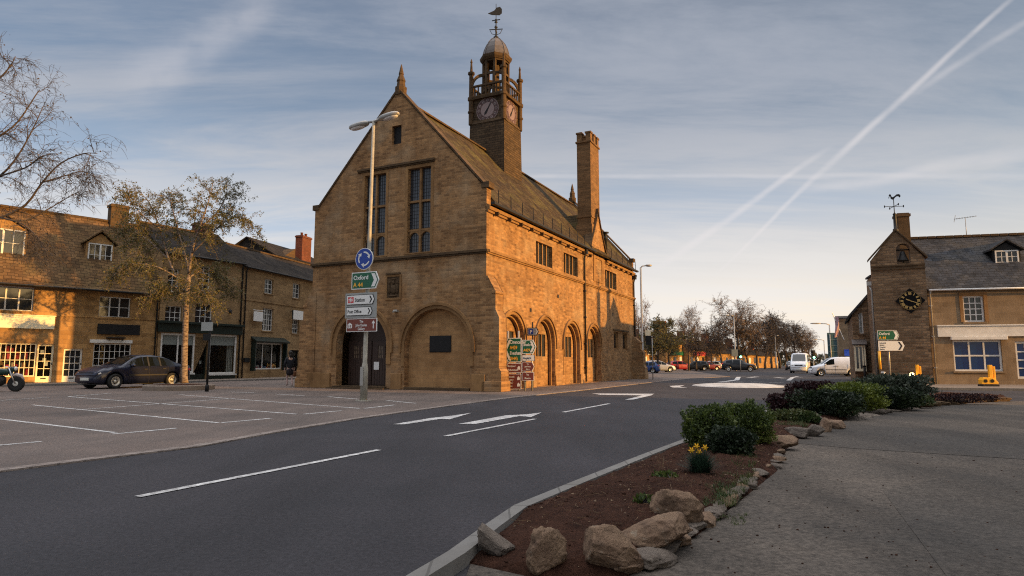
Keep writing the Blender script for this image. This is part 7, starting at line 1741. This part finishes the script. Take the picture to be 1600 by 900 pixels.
boulder('large rough boulder with a shadowed left face, biggest in the row', 958, 893, .37, .25, .26, 13, 5, (-16, 10, 22), 'rock', .24)
boulder('long flat topped boulder behind the largest boulder', 1030, 862, .46, .18, .34, 19, 6, (-4, -5, 34), 'rock', .20)
boulder('squat boulder with worn top, highest and farthest of the near row', 1056, 820, .34, .25, .28, 33, 5, (4, 3, 12), 'rock', .20)
for i, (px, py, w, h, lab) in enumerate([(1276, 664, .30, .22, 'rounded grey stone standing on the bed edge before the far shrubs'), (1294, 672, .26, .24, 'upright pale brown stone right of the rounded grey stone'), (1277, 679, .32, .16, 'flat reddish stone below the rounded grey stone'), (1312, 667, .42, .12, 'long low pale stone right of the upright brown stone'),
        (1250, 682, .42, .14, 'reddish brown slab at the bed edge below the low green plant'), (1226, 699, .36, .16, 'dark stone jutting out where the bed edge bends'), (1245, 658, .26, .08, 'pale flat stone lying among the low green leaves')]):
    boulder(lab, px, py, w, h, w * .7, 40 + i, 4, (0, 5 * (i % 3) - 5, 25 * i), 'rock' if i % 2 else 'rock_grey', .22, .15, 'edging_rock', 'rocks of the far bed edge', 4)
rr = random.Random(8); path = resample([G(*q) for q in [(1218, 712), (1206, 732), (1182, 752), (1160, 775), (1130, 800), (1105, 822), (1085, 842), (1062, 862), (1030, 884), (1000, 898)]], 24)
for i, q in enumerate(path):
    d = (path[min(i + 1, 24)] - path[max(0, i - 1)]).normalized(); a = math.degrees(atan2(d.y, d.x)); px_ = None
    for row in range(2 if i < 16 else 1):
        w = rr.uniform(.22, .36); m = MB(); nn = Vector((d.y, -d.x, 0)) * (-1 if d.y > 0 else 1); nn = Vector((-abs(nn.x), abs(nn.y), 0)).normalized()
        m.blob((0, 0, .045 + .022 * row), (w * .5, rr.uniform(.07, .12), rr.uniform(.03, .045)), 4, .20, 2, 5, 100 + i * 2 + row, Matrix.Rotation(R(a + rr.uniform(-14, 14) + (70 if i < 6 and row == 0 else 0)), 3, 'Z') @ Matrix.Rotation(R(rr.uniform(-7, 7)), 3, 'Y'), 8, .04)
        o = m.build('edging_stone', M_['rock_grey' if (i + row) % 3 else 'rock']); o.location = q + nn * (.05 + .13 * row) + Vector((rr.uniform(-.02, .02), rr.uniform(-.02, .02), 0)); tag(o, 'flat rough edging stone laid along the right edge of the planting bed', 'stone', 'edging stones of the planting bed')
wall = resample([G(*q) for q in [(1330, 656), (1375, 646), (1420, 640), (1470, 634), (1520, 630), (1568, 628)]], 17)
for i, q in enumerate(wall):
    h = .07 if i < 8 else .13; m = MB(); m.blob((0, 0, h * .45), (.32 if i < 8 else .28, .15, h * .62), 4, .22, 2, 5, 300 + i, Matrix.Rotation(R(-20 + rr.uniform(-12, 12)), 3, 'Z'), 9, .04); o = m.build('wall_stone', M_['rock_grey' if i < 8 else 'dark_stone']); o.location = q + Vector((0, .1, 0))
    tag(o, 'low flat stone edging the bed in front of the far shrubs' if i < 8 else 'dark brown stone of the short low row right of the far shrubs', 'stone', 'flat stones before the far shrubs' if i < 8 else 'low stone row right of the far shrubs')
shrub('creeping_plant', 'dark creeping plant growing over the short low stone row', 'plant', 1500, 628.5, 2.4, .26, .35, M_['leaf_purple'], 2200, .05, 61)
